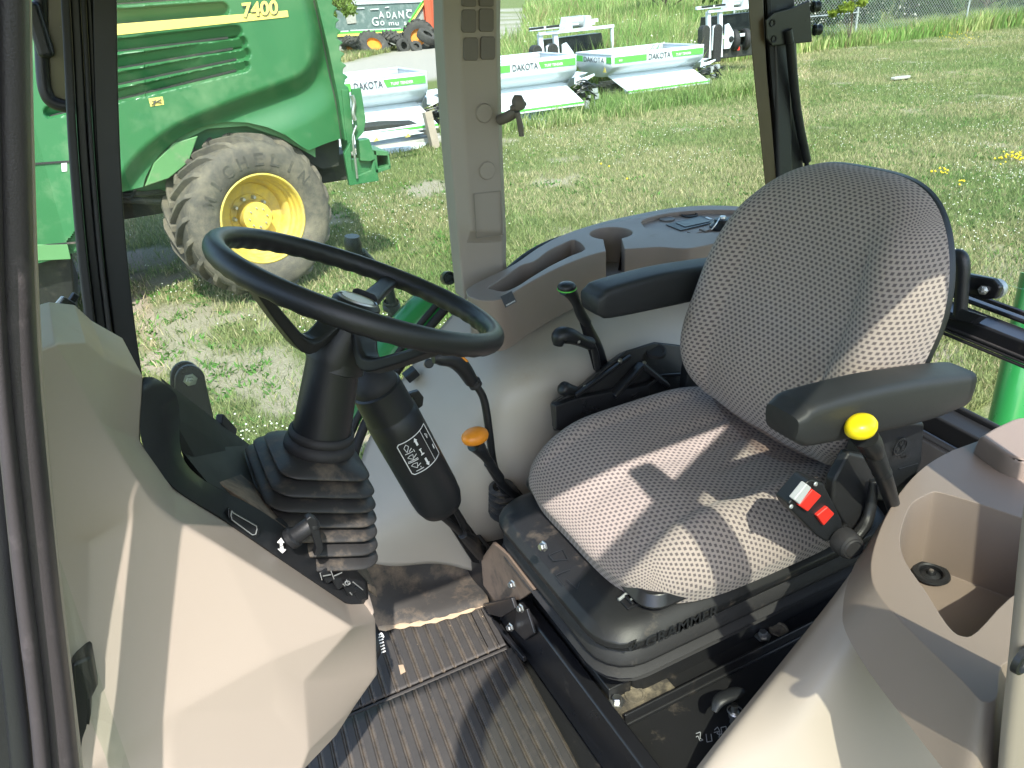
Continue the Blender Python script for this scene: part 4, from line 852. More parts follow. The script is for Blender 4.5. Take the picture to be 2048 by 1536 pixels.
# seam of black rubber and green body edge outside the cover
edge = cr([g[k, 0] for k in range(0, g.shape[0], 6)], 2)
mb = MB(); mb.tube(edge+V(-.012, .02, .010), .012, 8); mb.tube(edge+V(-.030, .03, .022), .009, 8); mb.build('fender_seal', M['rubber'], cab, smooth=60)
gg = [[p+V(-.03, .02, .010), p+V(-.055, .04, .03), p+V(-.085, .07, .035), p+V(-.105, .10, .01), p+V(-.11, .12, -.10)] for p in edge]
mb = MB(); mb.grid(gg); mb.build('green_body_edge', M['green_in'], cab, smooth=60, solid=.004)
mb = MB(); c_ = P(811, 757, y=1.66); mb.bar(c_, c_+V(.03, .0, .015), .03, .022); mb.lathe([(.0, .006), (.011, .006), (.012, 0)], P(858, 727, y=1.60), V(-.2, -1, .3), 20); build_each(mb, 'cover_clip', M['black'], cab, bevel=.003)
mb = MB(); mb.lathe([(.0, .003), (.004, .003), (.0045, .006), (.011, .005), (.012, 0)], P(856, 727, y=1.605), V(-.2, -1, .3), 20); mb.build('cover_rivet', M['beige'], fen)
# small black hook on the cover
# front foot slope under the cover
g = patch([[P(715, 1095, y=1.50), P(850, 1110, y=1.49), P(975, 1105, y=1.47)], [P(722, 1165, y=1.455), P(850, 1172, y=1.45), P(975, 1150, y=1.43)], [P(728, 1248, z=FZ+.02), P(855, 1230, z=FZ+.02), P(975, 1196, z=FZ+.02)], [P(728, 1262, z=FZ+.004), P(855, 1244, z=FZ+.004), P(980, 1208, z=FZ+.004)]], 8, 6)
M['mat_dusty'] = mat('dusty_mat_rubber', (.040, .036, .032), .8, var=.25, vs=14, grain=.3, gs=300, dirt=(.26, .19, .125), ds=9, dlo=.50, dhi=.80)
mb = MB(); mb.grid(g); mb.build('foot_slope', M['mat_dusty'], cab, smooth=80, solid=.01)
# left fender cover under the storage console (foreground right)
g = patch([[U(1720, 1120, .66), U(1665, 1195, .67), U(1590, 1290, .67), U(1505, 1395, .66), U(1420, 1500, .65), U(1330, 1620, .64)],
           [U(1722, 1140, .63), U(1672, 1215, .635), U(1600, 1310, .635), U(1522, 1410, .63), U(1440, 1515, .62), U(1355, 1635, .61)],
           [U(1760, 1200, .58), U(1712, 1280, .575), U(1650, 1370, .57), U(1590, 1470, .565), U(1530, 1560, .56), U(1450, 1680, .55)],
           [U(1810, 1280, .54), U(1790, 1370, .53), U(1745, 1450, .52), U(1700, 1530, .51), U(1650, 1610, .50), U(1600, 1700, .49)],
           [U(1880, 1380, .49), U(1880, 1450, .48), U(1870, 1520, .47), U(1850, 1600, .46), U(1820, 1680, .45), U(1800, 1760, .44)],
           [U(2000, 1500, .43), U(2010, 1560, .42), U(2010, 1620, .41), U(2000, 1700, .40), U(1990, 1760, .39), U(1980, 1800, .38)]], 8, 8)
back = [[p, p+V(.02, .02, -.12), p+V(.04, .03, -.5)] for p in g[0]]
mb = MB(); mb.grid(g); mb.grid(back); mb.build('fender_cover', M['beige'], cab, smooth=80, solid=.005, weld=.001)
# rear window sill, latch rail and lower rear window
a, b = P(1850, 612, x=1.78), P(2110, 715, x=1.78); up_ = V(0, 0, 1)
mb = MB(); mb.bar(a+(a-b)*1.2, b+(b-a)*.8, .07, .05); mb.bar(a+(a-b)*1.2+V(.05, 0, .035), b+(b-a)*.8+V(.05, 0, .035), .025, .012); mb.build('rear_rail', M['black_metal'], cab, bevel=.008, seg=3)
mb = MB()
for k in (0, 1, 2): mb.bar(a+(a-b)*1.2+V(-.037, 0, -.012-.010*k), b+(b-a)*.8+V(-.037, 0, -.012-.010*k), .008, .007)
mb.bar(a+(a-b)*1.2+V(.085, 0, .035), b+(b-a)*.8+V(.085, 0, .035), .012, .012); mb.build('rail_seal', M['rubber'], cab, bevel=.002)
a, b = P(1830, 815, x=1.50), P(2000, 905, x=1.50)
mb = MB(); mb.bar(a+(a-b)*2, b+(b-a)*1.5, .06, .05); mb.bar(a+(a-b)*2+V(-.05, 0, -.03), b+(b-a)*1.5+V(-.05, 0, -.03), .02, .03); mb.bar(a+(a-b)*2+V(.03, 0, .03), b+(b-a)*1.5+V(.03, 0, .03), .014, .018); mb.build('rear_sill', M['black'], cab, bevel=.006)
mb = MB(); w1, w2 = a+(a-b)*2+V(-.06, 0, -.02), b+(b-a)*1.5+V(-.06, 0, -.02); mb.add([w1, w2, w2+V(-.06, 0, -.5), w1+V(-.06, 0, -.5)], [(0, 1, 2, 3)]); mb.build('rear_wall', M['black_dust'], cab, solid=.02, recalc=False)
mb = MB(); mb.prism([P(1895, 830, x=1.53), P(2010, 895, x=1.53), P(2005, 1000, x=1.53), P(1880, 960, x=1.53)], (.01, 0, 0)); 
# right window lower frame beyond the console
mb = MB(); pth = [P(1008, 552, y=1.80), P(1060, 510, y=1.83), P(1110, 485, y=1.86), P(1150, 474, y=1.88)]; mb.tube(pth, .014, 8, n=4); mb.tube([p+V(0, -.02, -.022) for p in pth], .012, 8, n=4); mb.build('window_gasket', M['rubber'], cab, smooth=60)

# ------------------------------------------------------------------ floor mat
M['mat'] = None
mt, nt, b = newmat('ribbed_floor_mat'); oc = coord(nt)
c = mixc(nt, noise(nt, 9, 6, .7, oc), (.032, .030, .029), (.066, .060, .055))
va = nt.nodes.new('ShaderNodeAttribute'); va.attribute_name = 'dust'; sp = nt.nodes.new('ShaderNodeSeparateColor'); nt.links.new(va.outputs['Color'], sp.inputs[0])
dn = ramp(nt, noise(nt, 26, 6, .75, oc), .36, .58); c = mixc(nt, math_(nt, 'MULTIPLY', sp.outputs[0], dn), c, (.26, .20, .14))
sc = ramp(nt, noise(nt, 6, 8, .75, oc), .60, .82); c = mixc(nt, math_(nt, 'MULTIPLY', sc, .32), c, (.20, .165, .13))
setc(nt, b.inputs['Base Color'], c); b.inputs['Roughness'].default_value = .58; b.inputs['Specular IOR Level'].default_value = .35
bp = nt.nodes.new('ShaderNodeBump'); bp.inputs['Strength'].default_value = .3; bp.inputs['Distance'].default_value = .001; nt.links.new(noise(nt, 400, 3, .7, oc), bp.inputs['Height']); nt.links.new(bp.outputs[0], b.inputs['Normal']); M['mat'] = mt
mob = thing('floor_mat', (.2, 1.0, FZ), 'black ribbed rubber floor mat with sand lying in its grooves', 'floor mat')
def matgrid(x0, x1, y0, y1, z, pitch, nm, curve=0.0, ofs=0.0):
    nx, ny = int((x1-x0)/.0011), 26; xs = np.linspace(x0, x1, nx); ys = np.linspace(y0, y1, ny); X, Y = np.meshgrid(xs, ys, indexing='ij')
    k = (X-x0+ofs)/pitch; f = np.abs(k-np.round(k))*pitch; gro = 1-sstep(.0018, .0033, f); rim_ = (1-sstep(.0033, .0055, f))*(1-gro)
    Z = z+.0045-gro*.0045+rim_*.0012; mbb = MB(); mbb.grid(np.stack([X+.09*(Y-1.17), Y, Z], -1)); o = mbb.build(nm, M['mat'], mob, smooth=60, solid=.004, recalc=False)
    at = o.data.color_attributes.new('dust', 'FLOAT_COLOR', 'POINT'); edge_ = 1-sstep(.0, .02, np.minimum(Y-y0, y1-Y)); dv = np.clip(gro*.95+rim_*.25+edge_*.0, 0, 1); at.data.foreach_set('color', np.stack([dv, dv, dv, dv*0+1], -1).astype(np.float32).ravel())
    return o
matgrid(-.10, .490, 1.183, 1.40, FZ+.002, .0265, 'mat_panel', ofs=.012)
matgrid(-.20, .505, .50, 1.165, FZ+.006, .0265, 'mat_panel', ofs=.012)
mb = MB(); mb.box((.14, 1.175, FZ+.004), (.70, .010, .011)); mb.build('mat_seam', M['mat'], mob, bevel=.004)
M['sand'] = mat('dry_sand', (.38, .28, .185), .95, var=.25, vs=60, grain=.5, gs=500)
sb = MB(); sg = cr([V(.15, 1.435), V(.25, 1.432), V(.33, 1.415), V(.42, 1.392), V(.50, 1.36)], 8)
sg = cr([P(x, y, z=FZ+.016) for x, y in ((735, 1258), (790, 1252), (850, 1243), (910, 1228), (968, 1206))], 6); mb = MB(); mb.tube(sg, [.010+.003*math.sin(k*1.9) for k in range(len(sg))], 8, sq=.5); mb.build('sand_drift', M['sand'], mob, smooth=60)
crm = MB(); rg = np.random.default_rng(8)
for k in range(80):
    c_ = V(.12+.38*rg.random(), .75+.75*rg.random(), FZ+.009); s_ = .0008+.0016*rg.random()**2; crm.lathe([(0, -s_), (s_, 0), (0, s_)], c_, V(rg.random(), rg.random(), 1), 5)
c_ = P(803, 1340, z=FZ+.01); crm.prism([c_+V(-.006, -.012, 0), c_+V(.006, -.01, 0), c_+V(.008, .01, 0), c_+V(-.002, .014, 0)], (0, 0, .003)); ob = crm.build('dirt_crumbs', M['sand'], mob, smooth=0); ob['kind'] = 'stuff'

# ------------------------------------------------------------------ right-hand side console
ct = thing('side_console', (1.1, 1.65, 1.8), 'taupe right-hand console with tray, cup holder and display curving round the fender', 'console')
ZC = 1.80
Q = lambda px, py, z=ZC: P(px, py, z=z)
inner = [Q(936, 592), Q(962, 600), Q(1003, 598), Q(1050, 570), Q(1100, 543), Q(1150, 521), Q(1195, 506), Q(1235, 499), Q(1270, 497), Q(1320, 494), Q(1370, 497), Q(1410, 491), Q(1455, 480), Q(1500, 470), Q(1560, 455)]
outer = [Q(1620, 452), Q(1560, 428), Q(1500, 415), Q(1450, 411), Q(1400, 411), Q(1340, 416), Q(1280, 427), Q(1220, 440), Q(1170, 454), Q(1120, 472), Q(1075, 496), Q(1030, 527), Q(980, 552), Q(948, 568), Q(932, 580)]
top = cr([p for p in inner+outer+inner[:1]], 3)[:-1]
cen = top.mean(0)
bot = top.copy(); bot[:, 2] = ZC-.125; 
for i in range(len(bot)):                                    # side wall leans in a little towards the fender
    bot[i] += nrm(np.append((top[i]-cen)[:2], 0))*-.004
mb = MB(); mb.add(list(top)+list(bot), [tuple(range(len(top))), tuple(range(2*len(top)-1, len(top)-1, -1))]+[(i, i+len(top), (i+1) % len(top)+len(top), (i+1) % len(top)) for i in range(len(top))])
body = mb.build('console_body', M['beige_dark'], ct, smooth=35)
def cutter(poly, z0, z1, taper=0.0):
    poly = np.asarray(poly); c = poly.mean(0); lo = poly.copy(); lo = c+(lo-c)*(1-taper); lo[:, 2] = z0; hi = poly.copy(); hi[:, 2] = z1; n = len(poly)
    mb = MB(); mb.add(list(hi)+list(lo), [tuple(range(n)), tuple(range(2*n-1, n-1, -1))]+[(i, i+n, (i+1) % n+n, (i+1) % n) for i in range(n)]); return mb.build('cut', M['beige_dark'], ct)
def boolean(ob, cuts, bev=.004, seg=3):
    for cu in cuts:
        mo = ob.modifiers.new('b', 'BOOLEAN'); mo.operation = 'DIFFERENCE'; mo.object = cu; mo.solver = 'EXACT'
    bpy.context.view_layer.update(); dg = bpy.context.evaluated_depsgraph_get(); me2 = bpy.data.meshes.new_from_object(ob.evaluated_get(dg)); ob.modifiers.clear(); ob.data = me2
    for cu in cuts: bpy.data.objects.remove(cu)
    bm = bmesh.new(); bm.from_mesh(me2); bmesh.ops.remove_doubles(bm, verts=bm.verts, dist=.0006); bmesh.ops.recalc_face_normals(bm, faces=bm.faces); bm.to_mesh(me2); bm.free()
    me2.polygons.foreach_set('use_smooth', [True]*len(me2.polygons)); me2.set_sharp_from_angle(angle=R(35))
    if bev:
        mo = ob.modifiers.new('bevel', 'BEVEL'); mo.width = bev; mo.segments = seg; mo.limit_method = 'ANGLE'; mo.angle_limit = R(35); mo.harden_normals = True
tray = cr([Q(*p) for p in ((972, 577), (1005, 584), (1035, 572), (1060, 556), (1100, 532), (1140, 512), (1172, 497), (1152, 478), (1125, 487), (1095, 502), (1068, 522), (1040, 531), (1010, 552), (972, 577))], 3)[:-1]
k = np.linspace(0, 2*math.pi, 28, endpoint=False); cc = Q(1222, 466); cup = [cc+V(.062*math.cos(a), .062*math.sin(a), 0) for a in k]
n1, n2 = Q(1215, 485), Q(1236, 484); nd = nrm((Q(1232, 510)-Q(1222, 470))*V(1, 1, 0)); ns = V(-nd[1], nd[0], 0)
notch = [cc+ns*.024, cc+ns*.024+nd*.17, cc-ns*.024+nd*.17, cc-ns*.024]
deck = cr([Q(*p) for p in ((1290, 455), (1330, 460), (1390, 466), (1450, 462), (1500, 452), (1560, 440), (1530, 428), (1480, 421), (1410, 420), (1340, 426), (1285, 440), (1290, 455))], 3)[:-1]
boolean(body, [cutter(tray, ZC-.07, ZC+.05, .06), cutter(cup, ZC-.10, ZC+.05, .2), cutter(notch, ZC-.09, ZC+.05), cutter(deck, ZC-.012, ZC+.05)])
# drop the skirt to reach the fender
mb = MB(); mb.lathe([(.0, .004), (.020, .004), (.021, .010), (.024, .010), (.024, 0)], Q(994, 571, ZC-.068), V(0, 0, 1), 24); mb.build('power_socket', M['black'], ct)
z_ = ZC-.011
mb = MB(); mb.prism([Q(*p, z_) for p in ((1331, 450), (1403, 432), (1436, 444), (1362, 462))], (0, 0, .002)); dsp = mb.build('display_frame', M['black_dust'], ct, bevel=.001)
mb = MB(); mb.prism([Q(*p, z_+.0025) for p in ((1351, 446), (1401, 435), (1421, 443), (1370, 454))], (0, 0, .001)); mb.build('screen', M['screen'], dsp)
mb = MB(); mb.prism([Q(*p, z_+.002) for p in ((1410, 435), (1414, 434), (1425, 438), (1420, 439))], (0, 0, .001)); mb.build('screen_mark', M['white'], dsp)
for pts in (((1374, 467), (1390, 462), (1404, 467), (1386, 472)), ((1398, 461), (1413, 457), (1428, 461), (1410, 466))):
    mb = MB(); mb.prism([Q(*p, z_-.002) for p in pts], (0, 0, .006)); mb.build('button', M['beige_dark'], ct, bevel=.001)
mb = MB(); mb.lathe([(.0, .0), (.022, .0), (.022, .003), (.0, .003)], Q(1334, 439, z_), V(0, 0, 1), 24); mb.build('round_cover', M['vent'], ct)
mb = MB(); mb.lathe([(.0, .001), (.020, .001), (.021, .004), (.024, .004), (.024, 0)], Q(1379, 431, z_), V(0, 0, 1), 24); mb.build('socket_cap', M['black_dust'], ct)
c_ = Q(1444, 456, z_); mb = MB(); mb.lathe([(.034, .0), (.034, .008), (.022, .018), (.022, .026), (.0, .028)], c_, V(0, 0, 1), 28); kn = mb.build('rotary_knob', M['black'], ct, bevel=.001)
mb = MB(); mb.lathe([(.0, .034), (.008, .033), (.009, .026)], c_, V(0, 0, 1), 12); mb.tube([c_+V(-.01, 0, .03), c_+V(-.03, -.01, .02), c_+V(-.045, -.01, .006)], .002, 6, n=5); mb.build('key', M['steel'], ct)
# warning label on the nose
lp = [P(x, y, y=1.40) for x, y in ((1000, 593), (1022, 582), (1032, 603), (1010, 615))]
fn = nrm(np.cross(lp[1]-lp[0], lp[3]-lp[0])); fn = fn if fn[1] < 0 else -fn
# the label lies on the console wall: find the wall under it
def on_wall(px, py):
    d = ray(px, py); best = None
    for i in range(len(top)):
        a, b = top[i], top[(i+1) % len(top)]; e = b-a; nn = V(e[1], -e[0], 0)
        den = d@nn
        if abs(den) < 1e-9: continue
        s_ = ((a-CAM)@nn)/den; p = CAM+d*s_; u_ = ((p-a)@e)/(e@e)
        if s_ > 0 and -.02 <= u_ <= 1.02 and ZC-.14 < p[2] < ZC+.02 and (best is None or s_ < best[0]): best = (s_, p, nrm(nn)*(1 if nn@d < 0 else -1))
    return best
w = [on_wall(x, y) for x, y in ((1000, 593), (1022, 582), (1032, 603), (1010, 615))]
if all(w):
    nn = nrm(sum(q[2] for q in w)); lp = [q[1]+nn*.0012 for q in w]
    mb = MB(); mb.prism(lp, nn*.0008); lb = mb.build('warning_label', M['letter'], ct)
    o = lp[3]; xa = nrm(lp[2]-lp[3]); ya = nrm(lp[0]-lp[3]); Wd = np.linalg.norm(lp[2]-lp[3]); Hd = np.linalg.norm(lp[0]-lp[3]); mb = MB()
    for s, fy, fw in (('STOP', .80, .35), ('SHIFT TO', .63, .42), ('P', .46, .09), ('BEFORE', .27, .5), ('DISMOUNTING', .09, .82)):
        text(mb, s, o+xa*Wd*(.5-fw/2)+ya*Hd*fy+nn*.0012, xa, ya, width=Wd*fw, height=Hd*.125, bold=.035, lift=.0004)
    mb.build('label_lettering', M['white'], lb, recalc=False)

# ------------------------------------------------------------------ left storage console (foreground)
st = thing('storage_console', (1.0, .55, 1.6), 'dark taupe storage console with a deep open tray beside the seat on the door side', 'console')
ZS = 1.60; Q = lambda px, py, z=ZS: P(px, py, z=z)
tp_ = [(1905, 900), (1868, 920), (1835, 945), (1800, 985), (1768, 1040), (1748, 1095), (1742, 1140), (1752, 1180), (1790, 1230), (1860, 1300), (1925, 1362), (1960, 1400), (1985, 1402), (1996, 1385), (2004, 1330), (2060, 1310), (2200, 1250), (2250, 1000), (2200, 880), (2040, 850), (1960, 880)]
bt_ = [(1890, 960), (1850, 980), (1810, 1010), (1765, 1055), (1720, 1110), (1695, 1165), (1686, 1215), (1690, 1260), (1735, 1340), (1810, 1440), (1880, 1530), (1930, 1600), (1958, 1610), (1980, 1600), (2000, 1560), (2060, 1500), (2200, 1400), (2250, 1100), (2200, 1000), (2040, 950), (1960, 950)]
top2 = cr([Q(*p) for p in tp_]+[Q(*tp_[0])], 3)[:-1]; 
def side_y(i): return None
bq = []
for (tx, ty), (bx, by) in zip(tp_, bt_):
    a = Q(tx, ty); d = ray(bx, by); hor = nrm(V(a[0]-1.0, a[1]-.40, 0))    # push outwards a little while dropping
    # a point on the ray of (bx,by) at about the same depth along CF as the top point, slightly nearer the ground
    dep = (a-CAM)@CF+.015; bq.append(CAM+d*dep/(d@CF))
bot2 = cr(bq+[bq[0]], 3)[:-1]
def tray_body(name, top, bot, hole, depth, taper, mt, parent, bev):
    """solid with a recess: top ring filled between outer and inner loops"""
    bm = bmesh.new(); o = ORG[0]; n = len(top); vt = [bm.verts.new(p-o) for p in top]; vb = [bm.verts.new(p-o) for p in bot]
    vh = [bm.verts.new(p-o) for p in hole]; c = np.mean(hole, 0); vf = [bm.verts.new(c+(p-c)*(1-taper)-V(0, 0, depth)-o) for p in hole]
    eds = [bm.edges.new((L[i], L[(i+1) % len(L)])) for L in (vt, vh) for i in range(len(L))]
    bmesh.ops.triangle_fill(bm, use_beauty=True, use_dissolve=False, edges=eds, normal=(0, 0, 1))
    for A_, B_ in ((vt, vb), (vh, vf)):
        for i in range(len(A_)): bm.faces.new((A_[i], A_[(i+1) % len(A_)], B_[(i+1) % len(A_)], B_[i]))
    bm.faces.new(vf); bmesh.ops.recalc_face_normals(bm, faces=bm.faces)
    me = bpy.data.meshes.new(name); bm.to_mesh(me); bm.free(); me.materials.append(mt); me.polygons.foreach_set('use_smooth', [True]*len(me.polygons))
    ob = bpy.data.objects.new(name, me); COL.objects.link(ob); ob.parent = parent
    mo = ob.modifiers.new('bevel', 'BEVEL'); mo.width = bev; mo.segments = 4; mo.limit_method = 'ANGLE'; mo.angle_limit = R(35); mo.harden_normals = True
    return ob
tr = cr([Q(*p) for p in ((1862, 985), (1826, 1005), (1808, 1040), (1800, 1085), (1812, 1125), (1850, 1180), (1895, 1250), (1925, 1272), (1955, 1262), (2020, 1195), (2120, 1130), (2145, 1075), (2110, 1058), (2020, 1028), (1935, 1000), (1880, 985), (1862, 983))], 3)[:-1]
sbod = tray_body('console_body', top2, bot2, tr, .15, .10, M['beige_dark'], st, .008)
mb = MB(); c_ = Q(1862, 1146, ZS-.143); mb.lathe([(.018, -.006), (.019, .002), (.022, .004), (.029, .003), (.031, -.001)], c_, V(0, 0, 1), 28); mb.lathe([(.0, .005), (.006, .005), (.008, 0), (.017, -.004)], c_, V(0, 0, 1), 20); mb.build('round_port', M['black'], st)
mb = MB(); mb.lathe([(.0, .007), (.0035, .007), (.0045, .003)], c_, V(0, 0, 1), 10); mb.build('port_pin', M['steel'], st)
# raised cup behind the tray
rr = [Q(*p, ZS+.0) for p in ((1945, 905), (1972, 925), (2010, 950), (2060, 960), (2140, 940), (2140, 885), (2045, 862), (1988, 880))]
mb = MB(); rings = []
for dz, sc_ in ((-.01, 1.0), (.012, .98), (.030, .94), (.036, .88)):
    c0 = np.mean(rr, 0); rings.append([c0+(p-c0)*sc_+V(0, 0, dz) for p in cr(rr+[rr[0]], 4)[:-1]])
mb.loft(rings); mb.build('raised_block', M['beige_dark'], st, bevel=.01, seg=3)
# ------------------------------------------------------------------ dashboard cowl
cw = thing('dashboard', (.0, .8, 1.5), 'faceted beige dashboard cowl with a black top trim in front of the steering column', 'dashboard')
vv = {'A': (50, 712, .60), 'B': (110, 688, .64), 'C': (172, 685, .72), 'D': (213, 719, .76), 'E': (286, 753, .84),
      'F': (50, 782, .58), 'G': (153, 757, .655), 'H': (50, 878, .57), 'I': (202, 846, .665), 'J': (50, 1105, .56), 'K': (178, 1082, .60), 'L': (308, 1014, .665),
      'M': (281, 883, .80), 'N': (346, 975, .785), 'N2': (450, 1042, .80), 'O': (352, 1040, .69), 'O2': (440, 1092, .71), 'S': (692, 1207, .87), 'T': (740, 1204, .905), 'Q': (706, 1254, .80), 'R': (752, 1242, .850),
      'U': (548, 1316, .70), 'Vv': (345, 1428, .64), 'W': (180, 1535, .60), 'X': (50, 1600, .57), 'Y': (608, 1362, .748), 'Z': (757, 1350, .832), 'BB': (712, 1410, .800), 'AA': (618, 1500, .775),
      'CC': (674, 1470, .778), 'DD': (600, 1548, .758), 'EE': (520, 1660, .735), 'FF': (345, 1700, .648), 'GG': (180, 1720, .605), 'HH': (50, 1740, .57), 'U2': (545, 1420, .722)}
ks = list(vv); pts = {k: P(vv[k][0], vv[k][1], y=vv[k][2]) for k in ks}
def onplane(k, p0, nn): d = ray(vv[k][0], vv[k][1]); pts[k] = CAM+d*(((p0-CAM)@nn)/(d@nn))
nm = nrm(V(.60, -1, .10))
for k in ('O', 'O2', 'U', 'Vv', 'W', 'K'): onplane(k, pts['L'], nm)
onplane('Q', pts['L'], nrm(V(.66, -1, .10)))
n2 = nrm(np.cross(pts['U']-pts['Vv'], (pts['FF']+V(0, -.006, 0))-pts['Vv'])); n2 = n2 if n2[1] < 0 else -n2
n2 = nrm(V(.60, -1, -.05)); 
for k in ('U2', 'EE', 'FF', 'DD', 'Y', 'AA'): onplane(k, pts['Vv'], n2)
for k in ks: vv[k] = (vv[k][0], vv[k][1], float(pts[k][1]))
pts = [pts[k] for k in ks]; ix = {k: i for i, k in enumerate(ks)}
F_ = ['A B G F', 'B C G', 'C D I G', 'D E M I', 'F G I H', 'H I L K J', 'I M N', 'I N O L', 'N N2 O2 O', 'N2 S Q O2', 'S T R Q', 'J K W X', 'K L Vv W', 'L O Vv', 'O O2 U Vv', 'O2 Q U', 'U Q Y', 'Q R Z Y', 'Y Z BB AA', 'AA BB CC', 'AA CC DD', 'U Y AA U2', 'U2 AA DD EE', 'Vv U U2', 'Vv U2 EE FF', 'W Vv FF GG', 'X W GG HH']
mb = MB(); mb.v = [tuple(p) for p in pts]; mb.f = [tuple(ix[k] for k in f.split()) for f in F_]
# skirts that carry the shell back
def skirt(keys, d):
    o = len(mb.v); mb.v += [tuple(P(vv[k][0], vv[k][1], y=vv[k][2])+np.array(d)) for k in keys]
    for i in range(len(keys)-1): mb.f.append((ix[keys[i]], ix[keys[i+1]], o+i+1, o+i))
skirt(['A', 'B', 'C', 'D', 'E'], (-.02, .22, -.03)); skirt(['T', 'R', 'Z', 'BB', 'CC', 'DD', 'EE'], (-.02, .22, -.01))
ob = mb.build('cowl', M['beige'], cw, smooth=180)
mo = ob.modifiers.new('sub', 'SUBSURF'); mo.subdivision_type = 'SIMPLE'; mo.levels = mo.render_levels = 5
mo = ob.modifiers.new('round', 'SMOOTH'); mo.factor = .5; mo.iterations = 8
so2 = ob.modifiers.new('solid', 'SOLIDIFY'); so2.thickness = .006; so2.offset = -1
mb = MB(); a, b = V(*P(168, 705, y=.722)), V(*P(190, 800, y=.70)); 
sk = [P(706, 1254, y=.828), P(738, 1345, y=.868), P(700, 1405, y=.83)]
# black vent wedge at the foot of the cowl on the door side
mb = MB(); mb.prism([P(142, 1330, y=.585), P(183, 1313, y=.59), P(196, 1375, y=.592), P(184, 1400, y=.592), P(176, 1560, y=.59), P(150, 1560, y=.58)], (0, .03, 0)); mb.build('side_vent', M['black'], cw, bevel=.004)
# black trim: outer edge, inner edge, then down into the well
orow = [(288, 754, .842), (283, 883, .795), (346, 973, .780), (450, 1040, .797), (580, 1130, .83), (690, 1203, .868), (722, 1208, .888), (737, 1203, .903)]
irow = [(326, 764, .865), (357, 803, .87), (363, 907, .85), (410, 962, .84), (520, 1020, .855), (640, 1105, .89), (700, 1130, .91), (734, 1162, .925)]
orr, irr = cr([V(*q) for q in orow], 4), cr([V(*q) for q in irow], 4)
g = []
for o_, i_ in zip(orr, irr):
    a, b = P(o_[0], o_[1], y=o_[2]-.004), P(i_[0], i_[1], y=i_[2]); c_ = (a+b)/2+V(0, -.002, .004); g.append([a+V(0, .01, -.02), a, c_, b, b+V(-.012, .035, -.05), b+V(-.03, .06, -.14)])
mb = MB(); mb.grid(g); mb.build('black_trim', M['black'], cw, smooth=45, solid=.003)
# back wall of the well
mb = MB(); mb.prism([P(323, 762, y=.87), P(370, 800, y=.98), P(427, 841, y=1.10), P(503, 896, y=1.18), P(498, 930, y=1.12), P(470, 990, y=1.02), P(430, 990, y=.95), P(363, 905, y=.90), P(350, 840, y=.88)], (0, .012, 0)); mb.build('well_wall', M['under'], cw, bevel=.003)
mb = MB(); mb.prism([P(362, 900, y=.90), P(505, 890, y=1.16), P(560, 960, y=1.10), P(560, 1040, y=.93), P(415, 965, y=.87)], (0, .0, -.02)); mb.build('well_floor', M['under'], cw)
mb = MB(); mb.bar(P(438, 838, y=1.13), P(466, 868, y=1.16), .012, .018); mb.build('well_clip', M['black'], cw, bevel=.002)
M['dusty_deck'] = mat('dusty_deck', (.045, .038, .032), .75, var=.2, dirt=(.30, .22, .15), ds=14, dlo=.42, dhi=.72)
mb = MB(); mb.prism([P(430, 960, y=.90), P(470, 930, y=1.02), P(600, 1010, y=1.02), P(728, 1120, y=1.0), P(752, 1178, y=.955), P(738, 1165, y=.93), P(640, 1104, y=.895), P(520, 1020, y=.86)], (-.0, .0, -.02)); mb.build('boot_deck', M['dusty_deck'], cw, bevel=.003)
# slot button, knob on its stalk, arrows, indicator panel
def on_trim(px, py, dy=0): 
    t_ = np.interp(px, [288, 450, 580, 690, 737], [.85, .81, .842, .882, .912]); return P(px, py, y=t_+dy)
mb = MB(); o8 = [on_trim(456, 1014, .0), on_trim(462, 1020, 0), on_trim(518, 1052, 0), on_trim(519, 1060, 0), on_trim(516, 1072, -.006), on_trim(508, 1074, -.006), on_trim(457, 1036, -.006), on_trim(455, 1026, -.004)]
mb.prism([p+V(0, -.008, .004) for p in o8], (0, .012, -.006)); bt = mb.build('blank_switch', M['black'], cw, bevel=.002)
mb = MB(); oo = [p+V(0, -.0095, .005) for p in o8]; c0 = np.mean(oo, 0); mb.tube(np.array([c0+(p-c0)*.8 for p in oo+[oo[0]]]), .0007, 5); mb.build('switch_outline', M['galv'], bt)
mb = MB(); mb.prism([on_trim(508, 1045, .03), on_trim(560, 1032, .05), on_trim(640, 1100, .03), on_trim(690, 1150, .02), on_trim(700, 1190, -.0), on_trim(600, 1130, -.002), on_trim(530, 1080, -.002)], (0, .01, -.012)); mb.build('switch_plinth', M['black_dust'], cw, bevel=.003)
k0, k1 = on_trim(585, 1075, -.005), on_trim(628, 1045, -.028)
mb = MB(); mb.lathe([(.0145, -.004), (.0145, .003), (.0110, .005), (.0110, .034), (.009, .037), (.0, .037)], k0, k1-k0, 26); knb = mb.build('light_knob', M['black'], cw, smooth=35)
mb = MB(); mb.prism([P(612, 1040, y=k1[1]-.012), P(622, 1033, y=k1[1]-.012), P(634, 1040, y=k1[1]-.012), P(648, 1098, y=k1[1]-.002), P(640, 1112, y=k1[1]), P(628, 1112, y=k1[1]), P(632, 1096, y=k1[1]-.004), P(618, 1052, y=k1[1]-.012)], (.0, .012, 0)); mb.build('knob_lever', M['black'], knb, bevel=.002)
mb = MB()
for pts2 in ([(555, 1086), (563, 1077), (569, 1086), (565, 1086), (566, 1091), (560, 1092), (560, 1087)], [(560, 1095), (567, 1094), (567, 1099), (572, 1100), (565, 1107), (556, 1099), (561, 1099)]): mb.prism([on_trim(x, y, -.012) for x, y in pts2], (0, .002, 0))
build_each(mb, 'arrow_mark', M['white'], cw, smooth=0)
mb = MB()
